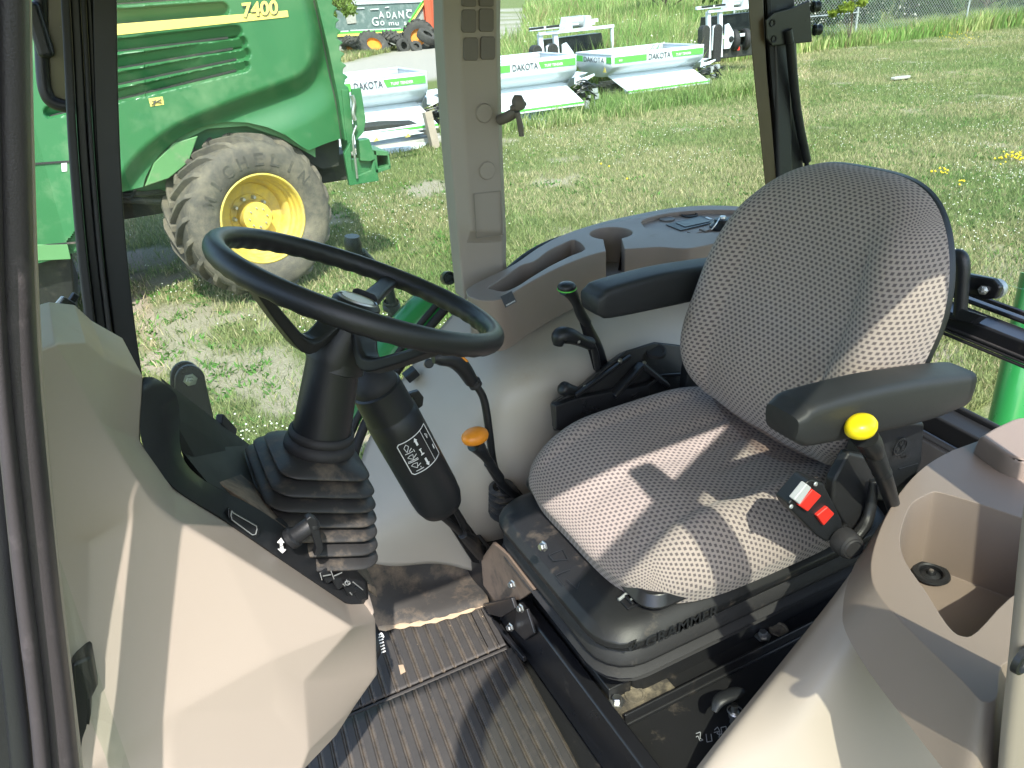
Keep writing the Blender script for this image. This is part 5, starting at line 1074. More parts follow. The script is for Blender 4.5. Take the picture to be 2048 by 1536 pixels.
for k in range(4):
    x, y = 640+k*22, 1145+k*12
    mb.prism([on_trim(x, y, -.012), on_trim(x+14, y-10, -.010), on_trim(x+30, y+14, -.014), on_trim(x+14, y+24, -.016)], (0, .012, -.006))
build_each(mb, 'indicator_tab', M['black'], cw, bevel=.002)
mb = MB()
for a, b in (((646, 1152), (662, 1149)), ((662, 1142), (668, 1158)), ((668, 1152), (684, 1145)), ((686, 1168), (690, 1172)), ((693, 1160), (697, 1168)), ((706, 1164), (726, 1180)), ((640, 1146), (644, 1160)), ((700, 1185), (704, 1190))): mb.bar(on_trim(*a, -.020), on_trim(*b, -.020), .0011, .0011)
mb.tube(np.array([on_trim(695+5*math.cos(q), 1166+4*math.sin(q), -.020) for q in np.linspace(0, 6.28, 12)]), .0008, 5); mb.build('indicator_mark', M['galv'], cw)

# ------------------------------------------------------------------ steering column with bellows
WCn = V(.246, .995, 2.05); TL = .474; WN = V(math.sin(TL), 0, math.cos(TL)); WA = V(math.cos(TL), 0, -math.sin(TL)); WB = V(0, 1, 0)
sc0 = thing('steering_column', (.1, 1.0, 1.55), 'black steering column rising from a dusty rubber bellows', 'steering column')
ca, cb = P(668, 715, y=.995), P(640, 885, y=.995); cd_ = nrm(cb-ca)
mb = MB(); mb.lathe([(.038, -.01), (.038, .0), (.0375, .012), (.0395, .06), (.0415, .12), (.0420, np.linalg.norm(cb-ca))], ca, cd_, 40); mb.build('column_tube', M['black'], sc0, smooth=50)
mb = MB(); L0 = np.linalg.norm(cb-ca); mb.lathe([(.042, L0-.022), (.0465, L0-.020), (.0475, L0-.012), (.0445, L0-.008), (.0505, L0-.004), (.0515, L0+.006), (.047, L0+.012), (.040, L0+.018)], ca, cd_, 44); mb.build('collar', M['rubber'], sc0, smooth=60)
def rring(c, hx, hy, r, ex, ey, n=7):
    out = []
    for sx, sy, a0 in ((1, 1, 0), (-1, 1, 90), (-1, -1, 180), (1, -1, 270)):
        for k in range(n):
            a = R(a0+90*k/(n-1)); out.append(c+ex*(sx*(hx-r)+r*math.cos(a))+ey*(sy*(hy-r)+r*math.sin(a)))
    return out
bx_, by_ = nrm(V(1, -.0, -.40)), V(0, 1, 0)
t0, t1 = cb+cd_*.008, P(588, 1038, y=1.0); rings = [rring(t0, .044, .044, .043, nrm(np.cross(V(0, 1, 0), -cd_)), V(0, 1, 0))]
nr = 7
for k in range(nr):
    f = (k+.55)/nr; c_ = t0+(t1-t0)*f; hx = .062+.036*f**.8; hy = .070+.074*f**.8
    if k == 0: hx, hy = .064, .074
    r_ = min(hx, hy)*.45; ex = nrm(bx_*(1)+V(0, 0, .0))
    dz = (t1-t0)/nr
    rings += [rring(c_-dz*.42, hx-.018, hy-.018, r_, ex, by_), rring(c_-dz*.20, hx-.006, hy-.006, r_, ex, by_), rring(c_+dz*.16, hx+.003, hy+.003, r_, ex, by_), rring(c_+dz*.30, hx+.002, hy+.002, r_, ex, by_), rring(c_+dz*.40, hx-.006, hy-.006, r_, ex, by_), rring(c_+dz*.52, hx-.019, hy-.019, r_, ex, by_)]
mb = MB(); mb.loft(rings, cap=False); bo = mb.build('bellows', M['boot'], sc0, smooth=180, sub=1)
# ------------------------------------------------------------------ steering wheel
sw = thing('steering_wheel', WCn, 'black three-spoke steering wheel with finger ridges under its rim', 'steering wheel')
def WP(r, th, h=0.): return WCn+r*(math.cos(R(th))*WA+math.sin(R(th))*WB)+WN*h
mb = MB(); NS, NT = 288, 16; rings = []
for i in range(NS):
    th = 360*i/NS; rad = WP(1, th)-WCn; ring = []
    gr = 0.0 if (int(th/6) % 1) else max(0, math.sin(R(th*40)))
    for j in range(NT):
        a = 2*math.pi*j/NT; rr = .0138; ca_, sa_ = math.cos(a), math.sin(a)
        under = max(0, -sa_*.8-ca_*.35); rr *= 1+.11*under*(math.sin(R(th*42))*.5+.5)-.06*under
        ring.append(WCn+rad*(.195+rr*ca_*1.0)+WN*rr*sa_*1.12)
    rings.append(ring)
rings.append(rings[0]); mb.loft(rings, cap=False); mb.build('rim', M['black'], sw, smooth=80, weld=.0002)
mb = MB(); mb.lathe([(.0, .004), (.030, .003), (.035, .0), (.036, -.006), (.037, -.02), (.038, -.05), (.0385, -.075), (.040, -.084), (.037, -.086)], WCn-WN*.032, WN*1.0, 40)
hb = mb.build('hub', M['black'], sw, smooth=40)
# hub skirt runs down the column
mb = MB(); mb.loft([[WCn-WN*.045+(WA*math.cos(a)*.036+WB*math.sin(a)*.036) for a in np.linspace(0, 6.2832, 33)[:-1]], [ca-cd_*.012+(nrm(np.cross(V(0, 1, 0), -cd_))*math.cos(a)*.0405+WB*math.sin(a)*.0405) for a in np.linspace(0, 6.2832, 33)[:-1]], [ca-cd_*.002+(nrm(np.cross(V(0, 1, 0), -cd_))*math.cos(a)*.0405+WB*math.sin(a)*.0405) for a in np.linspace(0, 6.2832, 33)[:-1]]]); mb.build('hub_skirt', M['black'], sw, smooth=40)
ec = WCn-WN*.020 ; mb = MB(); mb.lathe([(.0, .006), (.030, .004), (.034, .0), (.0345, -.012)], ec, WN, 40); cp = mb.build('hub_cap', M['black'], sw, smooth=40)
mb = MB(); mb.lathe([(.0265, .0055), (.0275, .0065), (.0285, .0045)], ec, WN, 40); mb.build('emblem_ring', M['steel'], cp)
M['silver'] = mat('pale_emblem', (.55, .58, .55), .4, var=.1)
mb = MB(); mb.lathe([(.0, .0072), (.0225, .0064), (.0226, .005)], ec, WN, 36); mb.build('emblem', M['silver'], cp)
for th, hw, dip in ((57, .013, .016), (208, .013, .072), (286, .014, .070)):
    mb = MB(); rows = []
    for f, dz, w_ in ((.02, -.05 if dip > .02 else -.018, 1.5), (.25, -dip*1.0-.012, 1.2), (.6, -dip*.62-.008, 1.0), (.97, -.008, 1.05)):
        c_ = WP(.030+f*.160, th, dz); tng = nrm(WP(1, th+90)-WCn); hh = .009*(1.3-.4*f); rows.append([c_+tng*hw*w_+WN*hh*.6, c_+tng*hw*w_*.7+WN*hh, c_-tng*hw*w_*.7+WN*hh, c_-tng*hw*w_+WN*hh*.6, c_-tng*hw*w_*.8-WN*hh, c_+tng*hw*w_*.8-WN*hh])
    rr = [[np.array(c) for c in zip(*[cr([r[j] for r in rows], 4)[:, i] for i in range(3)])] for j in range(6)]
    mb.loft([[rr[j][k] for j in range(6)] for k in range(len(rr[0]))]); mb.build('spoke', M['black'], sw, bevel=.0025)

# ------------------------------------------------------------------ canister on the column's right, with the diagram
sh = thing('lever_shroud', (.35, 1.2, 1.6), 'black cylindrical shroud with a white lift diagram beside the steering column', 'shroud')
s0, s1 = P(752, 775, y=1.20), P(885, 1015, y=1.20); sdv = nrm(s1-s0); SL = np.linalg.norm(s1-s0)
mb = MB(); SR = .049
mb.lathe([(.040, -.004), (.0455, .0), (.0468, .055), (.0475, .060), (.049, .062), (.0495, .10), (.0495, SL-.05), (.048, SL-.025), (.042, SL-.006), (.030, SL+.004), (.0, SL+.006)], s0, sdv, 48)
shb = mb.build('shroud_body', M['black'], sh, smooth=40)
mb = MB(); mb.lathe([(.0, -.05), (.012, -.05), (.030, -.030), (.040, -.018), (.0425, -.004), (.040, .0)], s0, sdv, 36); mb.build('upper_boot', M['rubber'], sh, smooth=60)
mb = MB()
for (cx, cy, a) in ((742, 735, -.2), (770, 745, .1)): p = P(cx, cy, y=1.2); mb.tube([p+V(-.03, 0, -.01), p, p+V(.012, 0, .004)], [.010, .012, .009], 10, n=3, sq=.6)
build_each(mb, 'boot_tip', M['rubber'], sh, smooth=60)
# diagram wrapped on the cylinder: along = pixels along the axis, around = angle
vw = nrm(CAM-(s0+s1)/2); e1 = nrm(vw-sdv*(vw@sdv)); e2 = np.cross(sdv, e1)
if (e2@CR) > 0: e2 = -e2          # e2 towards picture left
def CY(al, ar, r=.0500): return s0+sdv*al+r*(e1*math.cos(ar)+e2*math.sin(ar))
def wrap(mb, pts, w=.0012):
    for (a, b), (c, d) in zip(pts[:-1], pts[1:]):
        k = max(1, int(abs(d-b)/.08)+int(abs(c-a)/.01)); q = [CY(a+(c-a)*i/k, b+(d-b)*i/k) for i in range(k+1)]
        for u_, v_ in zip(q[:-1], q[1:]): mb.bar(u_, v_, w, .0006, up=(u_+v_)/2-(s0+sdv*((a+c)/2)))
mb = MB(); a0, a1, b0, b1 = .098, .172, .38, -1.05
wrap(mb, [(a0+.004, b0), (a1-.004, b0), (a1, b0-.08), (a1, b1), (a0, b1), (a0, b0-.08), (a0+.004, b0)], .0016); wrap(mb, [(a0, -.66), (a1, -.66)], .0006)
def F2(pl_): return [(a0+(a1-a0)*x, b0+(-.66-b0)*y) for x, y in pl_]
for poly in ([(.10, .18), (.24, .22), (.10, .36), (.02, .30), (.10, .18)], [(.40, .14), (.50, .30), (.36, .36), (.36, .24), (.40, .14)], [(.66, .12), (.78, .28), (.64, .36), (.62, .22), (.66, .12)]): wrap(mb, F2([(x+.06, y) for x, y in poly]), .0009)
for l in ([(.34, .12), (.34, .42)], [(.58, .08), (.58, .46)], [(.62, .06), (.62, .46)], [(.92, .18), (.92, .48)], [(.30, .30), (.24, .42)], [(.52, .34), (.46, .48)], [(.80, .32), (.76, .46)], [(.30, .46), (.38, .46)], [(.84, .40), (.88, .40)]): wrap(mb, F2(l), .0012)
wrap(mb, F2([(.10, .66), (.28, .66)]), .0040); wrap(mb, F2([(.42, .62), (.42, .72)]), .0020); wrap(mb, F2([(.42, .66), (.58, .66)]), .0022); wrap(mb, F2([(.58, .60), (.58, .74)]), .0020); wrap(mb, F2([(.72, .68), (.90, .68)]), .0040)
def tri(p): q = [CY(*F2([x])[0], r=.0506) for x in p]; mb.add(q, [(0, 1, 2)])
tri([(.04, .66), (.14, .58), (.14, .74)]); tri([(.97, .68), (.87, .60), (.87, .76)])
wrap(mb, [(a0+.014, -.80), (a0+.020, -.90), (a0+.026, -.82), (a0+.014, -.80)], .0008); wrap(mb, [(a0+.046, -.92), (a0+.056, -.90)], .0030)
mb.build('lift_diagram', M['white'], shb, smooth=0, recalc=False)
mb = MB(); h0 = P(795, 785, y=1.235); mb.prism([P(812, 790, y=1.24), P(838, 782, y=1.24), P(848, 795, y=1.24), P(846, 812, y=1.24), P(838, 818, y=1.24), P(830, 808, y=1.24), P(826, 795, y=1.24), P(815, 800, y=1.24)], (0, .012, 0)); mb.build('side_hook', M['black'], sh, bevel=.002)
mb = MB(); cbl = [P(868, 1020, y=1.24), P(905, 1050, y=1.27), P(940, 1085, y=1.31), P(965, 1120, y=1.34)]; mb.tube(cbl, .008, 8, n=5); mb.tube([P(905, 1010, y=1.27), P(925, 1045, y=1.29), P(942, 1085, y=1.31), P(965, 1100, y=1.34)], [.007, .009, .013, .012], 8, n=5)
mb.tube([P(925, 1068, y=1.28), P(945, 1085, y=1.30), P(962, 1112, y=1.33)], [.011, .017, .012], 10, n=4); mb.prism([P(875, 1015, y=1.30), P(900, 1000, y=1.30), P(968, 1090, y=1.36), P(972, 1130, y=1.36), P(945, 1125, y=1.36)], (0, .02, 0)); build_each(mb, 'control_cable', M['black_dust'], sh, bevel=.002)

# ------------------------------------------------------------------ levers
def lever(name, label, path, rad, mt=M['black'], n=6, sq=1., seg=12, group='control levers'):
    o = P(*path[-1][:2], y=path[-1][2]); t = thing(name, o, label, 'lever', group); mb = MB(); mb.tube([P(x, y, y=d) for x, y, d in path], rad, seg, n=n, sq=sq); mb.build('shaft', mt, t, smooth=60); return t
def blob(path, rad, mt, name, t, sq=1., seg=18, n=6):
    mb = MB(); mb.tube([P(x, y, y=d) for x, y, d in path], rad, seg, n=n, sq=sq); return mb.build(name, mt, t, smooth=60)
t = lever('range_lever', 'tall curved lever with an orange-marked black grip behind the steering wheel rim', [(952, 770, 1.32), (968, 800, 1.32), (978, 860, 1.32), (988, 930, 1.33), (1010, 985, 1.34), (1045, 1012, 1.35)], [.0075, .0085, .0085, .0085, .0085, .0085])
blob([(866, 716, 1.31), (880, 714, 1.31), (905, 718, 1.31), (925, 735, 1.31), (943, 762, 1.315)], [.012, .018, .019, .0175, .015], M['black'], 'grip', t, sq=.95)
mb = MB(); c_ = P(950, 768, y=1.318); ax = P(968, 800, y=1.32)-c_; mb.lathe([(.0125, -.010), (.0145, -.008), (.0145, -.004), (.0125, -.002), (.0140, .0), (.0140, .005), (.009, .008)], c_, ax, 20); mb.build('grip_collar', M['rubber'], t)
mb = MB(); mb.prism([P(905, 706, y=1.297), P(923, 708, y=1.297), P(939, 724, y=1.297), P(923, 727, y=1.297)], (0, .008, 0)); mb.build('orange_mark', M['orange'], t, bevel=.002)
mb = MB(); mb.prism([P(856, 698, y=1.30), P(868, 700, y=1.298), P(872, 712, y=1.298), P(858, 708, y=1.30)], (0, .012, 0)); mb.build('orange_tip', M['orange'], t, bevel=.002)
t = lever('gear_lever', 'short curved black lever with an oval orange cap left of the seat front', [(978, 925, 1.30), (1000, 962, 1.31), (1030, 990, 1.33), (1060, 1008, 1.35)], [.012, .010, .009, .009])
blob([(948, 887, 1.29), (955, 893, 1.29), (972, 915, 1.295), (985, 935, 1.30), (1000, 955, 1.305)], [.022, .0205, .013, .013, .0125], M['black'], 'grip', t, sq=.8)
c_ = P(950, 872, y=1.29); mb = MB(); axl = nrm(V(-.15, -.15, 1)); x_, y_, _ = frame(axl, (1, 0, 0)); rings = []
for r_, h_ in ((.0, -.013), (.020, -.013), (.0255, -.009), (.0275, -.002), (.0265, .005), (.021, .011), (.012, .0135), (.0, .0142)):
    rings.append([c_+axl*h_+V(1, .1, .02)*r_*1.12*math.cos(a)+V(-.05, 1, .15)*r_*.8*math.sin(a) for a in np.linspace(0, 6.2832, 33)[:-1]])
mb.loft(rings, cap=False); mb.build('orange_cap', M['orange'], t, smooth=80, weld=.0003)
mb = MB(); c_ = P(1005, 1002, y=1.36)
for k in range(5): mb.lathe([(.020+.004*k, -.004), (.030+.005*k, .001), (.030+.005*k, .005), (.020+.004*k, .008)], c_+V(.004*k, 0, .035-.016*k), V(-.1, -.1, 1), 20)
mb.build('lever_boot', M['boot'], t, smooth=60)
t = lever('throttle_lever', 'upright flat black lever whose knob has a thin green ring', [(1168, 640, 1.40), (1178, 665, 1.40), (1192, 700, 1.40), (1205, 745, 1.40), (1222, 800, 1.40)], [.0045, .0055, .0070, .0070, .0050], M['black_metal'], sq=2.8)
blob([(1128, 578, 1.385), (1140, 584, 1.387), (1152, 605, 1.39), (1162, 628, 1.395), (1172, 645, 1.40)], [.017, .0185, .0125, .0145, .0145], M['black'], 'grip', t, sq=.8)
for nm, mt_, hh, prof_ in (('green_ring', M['lime'], 0, ((.0215, -.0022), (.0232, 0), (.0215, .0022), (.019, 0))), ('knob_top', M['black'], 0, ((.0218, .002), (.0222, .006), (.018, .012), (.010, .0145), (0, .015)))):
    c_ = P(1134, 577, y=1.385); mb = MB(); axl = nrm(V(-.2, -.25, 1)); rings = []
    pr_ = list(prof_)+([prof_[0]] if nm == 'green_ring' else [])
    for r_, h_ in pr_: rings.append([c_+axl*h_+V(1, .0, .0)*r_*math.cos(a)+V(-.0, 1, .2)*r_*.78*math.sin(a) for a in np.linspace(0, 6.2832, 29)[:-1]])
    mb.loft(rings, cap=False); mb.build(nm, mt_, t, smooth=80)
t = lever('hydraulic_lever', 'black lever with a club-shaped sideways grip in front of the throttle lever', [(1182, 682, 1.36), (1190, 705, 1.365), (1198, 745, 1.37), (1215, 785, 1.38), (1228, 810, 1.39)], [.008, .0095, .0095, .0095, .010], M['black_metal'], sq=.6)
blob([(1116, 690, 1.35), (1120, 672, 1.35), (1140, 672, 1.35), (1162, 681, 1.355), (1180, 687, 1.36)], [.012, .0205, .0200, .0155, .0165], M['black'], 'grip', t, sq=.9)
mb = MB(); mb.lathe([(.0, .003), (.003, .003), (.0045, .001), (.005, -.001)], P(1157, 683, y=1.336), V(0, -1, .2), 14); mb.build('grip_screw', M['steel'], t)
t = lever('position_lever', 'small horizontal black lever end pointing forward just above the seat cushion edge', [(1165, 788, 1.34), (1190, 800, 1.36), (1222, 818, 1.38)], [.0135, .013, .010])
blob([(1121, 774, 1.33), (1127, 777, 1.33), (1145, 782, 1.335), (1185, 797, 1.35)], [.010, .0165, .0135, .0145], M['black'], 'grip', t)
t = lever('yellow_lever', 'stubby black lever with a rounded yellow cap under the near armrest', [(1745, 900, .66), (1766, 950, .66), (1778, 985, .67), (1795, 1040, .69)], [.0165, .0135, .0125, .011])
blob([(1728, 872, .655), (1740, 890, .655), (1752, 915, .66), (1764, 945, .66)], [.022, .0205, .0135, .0165], M['black'], 'grip', t, sq=.85)
c_ = P(1722, 853, y=.652); mb = MB(); rings = []
for r_, h_ in ((.0, -.012), (.019, -.012), (.0245, -.008), (.0262, -.001), (.0250, .006), (.020, .012), (.011, .0145), (.0, .0152)):
    rings.append([c_+nrm(V(-.1, -.12, 1))*h_+V(1, .0, .1)*r_*.98*math.cos(a)+V(0, 1, .12)*r_*.78*math.sin(a) for a in np.linspace(0, 6.2832, 33)[:-1]])
mb.loft(rings, cap=False); mb.build('yellow_cap', M['yellow'], t, smooth=80, weld=.0003)
# lever console between seat and fender
t = thing('lever_quadrant', (1.0, 1.42, 1.5), 'black slotted lever quadrant with bolts between the seat and the right fender', 'quadrant')
W2 = lambda px, py, y: P(px, py, y=y)
mb = MB(); mb.prism([W2(1112, 802, 1.315), W2(1175, 765, 1.33), W2(1215, 730, 1.34), W2(1255, 700, 1.35), W2(1310, 683, 1.358), W2(1370, 690, 1.358), W2(1420, 720, 1.345), W2(1400, 800, 1.32), W2(1250, 860, 1.30), W2(1118, 860, 1.30)], (.01, .05, -.03)); mb.build('quadrant_body', M['black_dust'], t, bevel=.006)
mb = MB()
mb.bar(W2(1150, 792, 1.315), W2(1262, 712, 1.34), .010, .010); mb.bar(W2(1225, 792, 1.30), W2(1285, 728, 1.325), .022, .012); mb.bar(W2(1283, 728, 1.325), W2(1335, 770, 1.305), .026, .012); mb.bar(W2(1262, 792, 1.30), W2(1320, 752, 1.315), .012, .010); mb.prism([W2(1110, 812, 1.30), W2(1160, 796, 1.305), W2(1300, 770, 1.30), W2(1300, 900, 1.27), W2(1112, 860, 1.29)], (0, .02, 0)); mb.bar(W2(1305, 752, 1.325), W2(1372, 748, 1.325), .006, .008); mb.build('slot_rail', M['black_metal'], t, bevel=.003)
mb = MB(); mb.lathe([(.0, .002), (.018, .002), (.020, .005), (.024, .004), (.025, -.004)], W2(1312, 702, 1.345), V(-.1, -.35, 1), 24); mb.build('round_dial', M['rubber'], t)
mb = MB()
for px, py in ((1240, 722), (1288, 727), (1170, 775)): mb.lathe([(.0, .006), (.004, .006), (.0055, .004), (.006, -.002)], W2(px, py, 1.325), V(-.2, -.6, .8), 6)
build_each(mb, 'bolt', M['steel'], t, smooth=0)

# ------------------------------------------------------------------ driver's seat
def fabric():
    mt, nt, b = newmat('woven_seat_fabric'); uvn = nt.nodes.new('ShaderNodeUVMap'); uvn.uv_map = 'UVMap'; sx = nt.nodes.new('ShaderNodeSeparateXYZ'); nt.links.new(uvn.outputs[0], sx.inputs[0])
    pu, pv = .0122, .0084
    v = math_(nt, 'DIVIDE', sx.outputs[1], pv); row = math_(nt, 'FLOOR', v); fv = math_(nt, 'FRACT', v)
    half = math_(nt, 'MULTIPLY', math_(nt, 'MODULO', math_(nt, 'ABSOLUTE', row), 2), .5)
    uu = math_(nt, 'ADD', math_(nt, 'DIVIDE', sx.outputs[0], pu), half); fu = math_(nt, 'FRACT', math_(nt, 'ADD', uu, math_(nt, 'MULTIPLY', fv, .16)))
    def pulse(x, c, w, s): return math_(nt, 'SUBTRACT', 1, math_(nt, 'SMOOTH_MIN' if False else 'MINIMUM', 1, math_(nt, 'MAXIMUM', 0, math_(nt, 'DIVIDE', math_(nt, 'SUBTRACT', math_(nt, 'ABSOLUTE', math_(nt, 'SUBTRACT', x, c)), w), s))))
    dk = math_(nt, 'MULTIPLY', pulse(fu, .5, .24, .06), pulse(fv, .5, .25, .08))
    oc = coord(nt)
    th = math_(nt, 'MULTIPLY_ADD', math_(nt, 'SINE', math_(nt, 'MULTIPLY', sx.outputs[1], 2*math.pi/.0012)), .5, .5)
    thu = math_(nt, 'MULTIPLY_ADD', math_(nt, 'SINE', math_(nt, 'MULTIPLY', sx.outputs[0], 2*math.pi/.0014)), .5, .5)
    base = mixc(nt, th, (.315, .262, .236), (.405, .343, .310)); dark = mixc(nt, th, (.085, .068, .072), (.125, .102, .104))
    c = mixc(nt, math_(nt, 'MULTIPLY', dk, .93), base, dark)
    st_ = ramp(nt, noise(nt, 7, 6, .6, oc), .60, .80); c = mixc(nt, math_(nt, 'MULTIPLY', st_, .35), c, (.20, .15, .10))
    setc(nt, b.inputs['Base Color'], c); b.inputs['Roughness'].default_value = .9; b.inputs['Specular IOR Level'].default_value = .15; b.inputs['Sheen Weight'].default_value = .15
    hgt_ = math_(nt, 'ADD', math_(nt, 'MULTIPLY', math_(nt, 'ADD', th, thu), .22), math_(nt, 'MULTIPLY', dk, -.5))
    bp = nt.nodes.new('ShaderNodeBump'); bp.inputs['Strength'].default_value = .55; bp.inputs['Distance'].default_value = .0012; nt.links.new(hgt_, bp.inputs['Height'])
    bp2 = nt.nodes.new('ShaderNodeBump'); bp2.inputs['Strength'].default_value = .25; bp2.inputs['Distance'].default_value = .02; nt.links.new(noise(nt, 9, 3, .5, oc), bp2.inputs['Height']); nt.links.new(bp2.outputs[0], bp.inputs['Normal'])
    nt.links.new(bp.outputs[0], b.inputs['Normal']); return mt
M['fabric'] = fabric()
def pillow(fn, nu=70, nv=70):
    """closed cushion: fn(s, t) for s, t in -1..1 gives (front point, back point); uv follows arc length"""
    a = np.sin(np.linspace(-1, 1, nu)*math.pi/2); a = np.sign(a)*np.abs(a)**.9; c = np.sin(np.linspace(-1, 1, nv)*math.pi/2); c = np.sign(c)*np.abs(c)**.9
    S, T = np.meshgrid(a, c, indexing='ij'); top, bot, pu, pv, drop = fn(S, T)
    du = pu+np.sign(S)*drop*np.abs(S)**8; dv = pv+np.sign(T)*drop*np.abs(T)**8
    uv = np.stack([du, dv], -1)
    mb = MB(); mb.grid(top); mb.grid(bot, flip=True); uvs = [uv.reshape(-1, 2), uv.reshape(-1, 2)]
    for A_, B_, U_, od in ((top[0], bot[0], uv[0], (-1, 0)), (top[-1], bot[-1], uv[-1], (1, 0)), (top[:, 0], bot[:, 0], uv[:, 0], (0, -1)), (top[:, -1], bot[:, -1], uv[:, -1], (0, 1))):
        st_ = []; us_ = []
        for k in range(6):
            f = k/5; st_.append(A_*(1-f)+B_*f); us_.append(U_+np.array(od)*(np.linalg.norm(A_-B_, axis=1)[:, None]*f))
        mb.grid(np.stack(st_)); uvs.append(np.stack(us_).reshape(-1, 2))
    return mb, np.concatenate(uvs)
seat = thing('driver_seat', (.85, 1.0, 1.2), 'air-suspended driver seat in beige and grey dotted fabric with black armrests', 'seat')
SY = 1.0
def sq2(S, T, k): return S*np.sqrt(1-k*T**2/2), T*np.sqrt(1-k*S**2/2)
def sqp(S, T, p):
    """square to superellipse, untouched in the middle; also the distance to the outline"""
    m_ = np.maximum(np.abs(S), np.abs(T)); nn = (np.abs(S)**p+np.abs(T)**p)**(1/p)+1e-9; w = m_**2; r = 1-w+w*m_/nn
    X, Y = S*r, T*r; return X, Y, np.clip((np.abs(X)**p+np.abs(Y)**p)**(1/p), 0, 1)
def cushion(S, T):
    X, Y, en = sqp(S, T, 3.5)                       # X: lateral, Y: -1 front .. 1 back
    edge = np.clip(1-en**4.2, 0, 1)**(1/1.9)
    x = .872+.297*Y-.02*np.abs(X)**2*(Y < 0); y = SY+.036+.270*X*(1+.02*Y)
    bol = .030*sstep(.50, .82, np.abs(X)); dip = -.020*np.exp(-(X/.55)**2)*np.exp(-((Y-.15)/.75)**2); front = -.040*sstep(-.35, -1.05, Y)**1.0
    groove = 0
    for gx_ in (-.30, -.02, .26): groove = groove-.0075*np.exp(-((X-gx_)/.045)**2)*sstep(-.1, .15, Y)*(1-sstep(.85, .98, Y))
    groove = groove-.006*np.exp(-((X+.0)/.06)**2)*(1-sstep(-.2, .0, Y))*.6-.006*np.exp(-((np.abs(X)-.62)/.04)**2)
    z = 1.484+.086*edge+(bol+dip+front+groove)*edge
    xx = x+.02*(1-edge)*0
    low = -.026*sstep(-.2, -1.05, Y)*0; zz = z-.010*(1-edge); return np.stack([xx, y, zz], -1), np.stack([.875+(xx-.875)*.965, SY+.036+(y-SY-.036)*.965, np.full_like(z, 1.440)], -1), y-SY, xx-.87, .07*(1-edge)
mb, uv = pillow(cushion, 90, 90); cush = mb.build('seat_cushion', M['fabric'], seat, smooth=180, uv=uv)
BT, BBt = 2.072, 1.548
def back(S, T, grow=1., shift=0., thick=.085):
    X, Y, en = sqp(S, T, 3.3)
    Zc = (BT+BBt)/2; hz = (BT-BBt)/2*grow; z = Zc+hz*Y
    wid = .256*(1-.15*sstep(.1, 1.1, Y)); y = SY+.000+wid*X*grow-.0
    f = (z-BBt)/(BT-BBt); xf = .990+.050*f**2+.075*f-.026*np.exp(-((f-.30)/.22)**2)
    edge = np.clip(1-en**5, 0, 1)**(1/2.2)
    bol = -.052*sstep(.45, .88, np.abs(X))*(1-.5*sstep(.6, 1.0, Y)); dip = .022*np.exp(-(X/.5)**2)*np.exp(-((Y-.35)/.6)**2)
    seam = .005*np.exp(-((np.abs(X)-.56)/.03)**2)*(Y < .6)
    x = xf+shift+(bol+dip+seam)*edge
    front = x+(1-edge)*thick*1.0
    wrap_ = xf+shift+thick+.012*np.cos(X*1.2)
    return np.stack([front, y, z], -1), np.stack([wrap_, y, z], -1), y-SY, (z-Zc)*1.03, thick*(1-edge)
mb, uv = pillow(back, 90, 90); bk = mb.build('backrest', M['fabric'], seat, smooth=180, uv=uv)
mb, uv = pillow(lambda S, T: back(S, T, 1.0, .070, .030), 40, 40); shl = mb.build('backrest_shell', M['black'], seat, smooth=180)
# armrests
def armrest(y0, y1, px_, name='armrest'):
    mb = MB(); n = 24; rows = []; y_c = (y0+y1)/2; hw = (y1-y0)/2
    sec = [(0.0, .90, 0.72), (.012, 1, .9), (.035, 1, 1), (.16, 1, 1), (.28, 1, .98), (.335, 1, .95), (.360, .97, .86), (.372, .88, .70)]
    for d_, w_, h_ in sec:
        x = px_[0]+d_*px_[2]; f = d_/.37; topz = px_[1]-.012*(1-min(1, d_/.06))**2*1.6+.008*math.sin(f*math.pi)-.056*f*px_[3]; botz = px_[1]-.074-(.072*f-.018*f*f)*px_[3]+.016*(1-min(1, d_/.05))**2+.010*max(0, f-.8)/.2
        zc, hh = (topz+botz)/2, (topz-botz)/2; ring = []
        for a in np.linspace(0, 2*math.pi, 28, endpoint=False):
            c_, s_ = math.cos(a), math.sin(a); e = 5.5; cx = np.sign(c_)*abs(c_)**(2/e); sz = np.sign(s_)*abs(s_)**(2/e); ring.append(V(x, y_c+hw*w_*cx*(1-.10*max(0, -sz)), zc+hh*sz))
        rows.append(ring)
    st_ = []; rr = np.array(rows); dense = np.stack([cr(rr[:, j], 3) for j in range(rr.shape[1])], 1); mb.loft([list(q) for q in dense]); return mb.build(name, M['vinyl'], seat, smooth=60)
armrest(.668, .740, (.755, 1.858, 1.06, 1)); armrest(1.262, 1.340, (.800, 1.845, 1.0, .3))
# hinge covers and side shells
mb = MB(); mb.prism([P(1745, 838, y=.735), P(1852, 845, y=.735), P(1846, 920, y=.735), P(1822, 985, y=.735), P(1770, 1005, y=.735), P(1728, 1000, y=.735), P(1715, 930, y=.735)], (0, .035, 0)); hc = mb.build('hinge_cover', M['black'], seat, bevel=.008, seg=3)
mb = MB(); cc_ = P(1800, 893, y=.7325); mb.lathe([(.0165, .0), (.0165, .002), (.0145, .002), (.0145, 0)], cc_, V(0, -1, 0), 28)
for k in range(3):
    a = R(90+120*k); mb.bar(cc_+V(math.cos(a)*.003, -.001, math.sin(a)*.003), cc_+V(math.cos(a)*.011, -.001, math.sin(a)*.011), .0022, .002)
    for s_ in (-1, 1): mb.bar(cc_+V(math.cos(a+.5*s_)*.006, -.001, math.sin(a+.5*s_)*.006), cc_+V(math.cos(a+.25*s_)*.012, -.001, math.sin(a+.25*s_)*.012), .0014, .002)
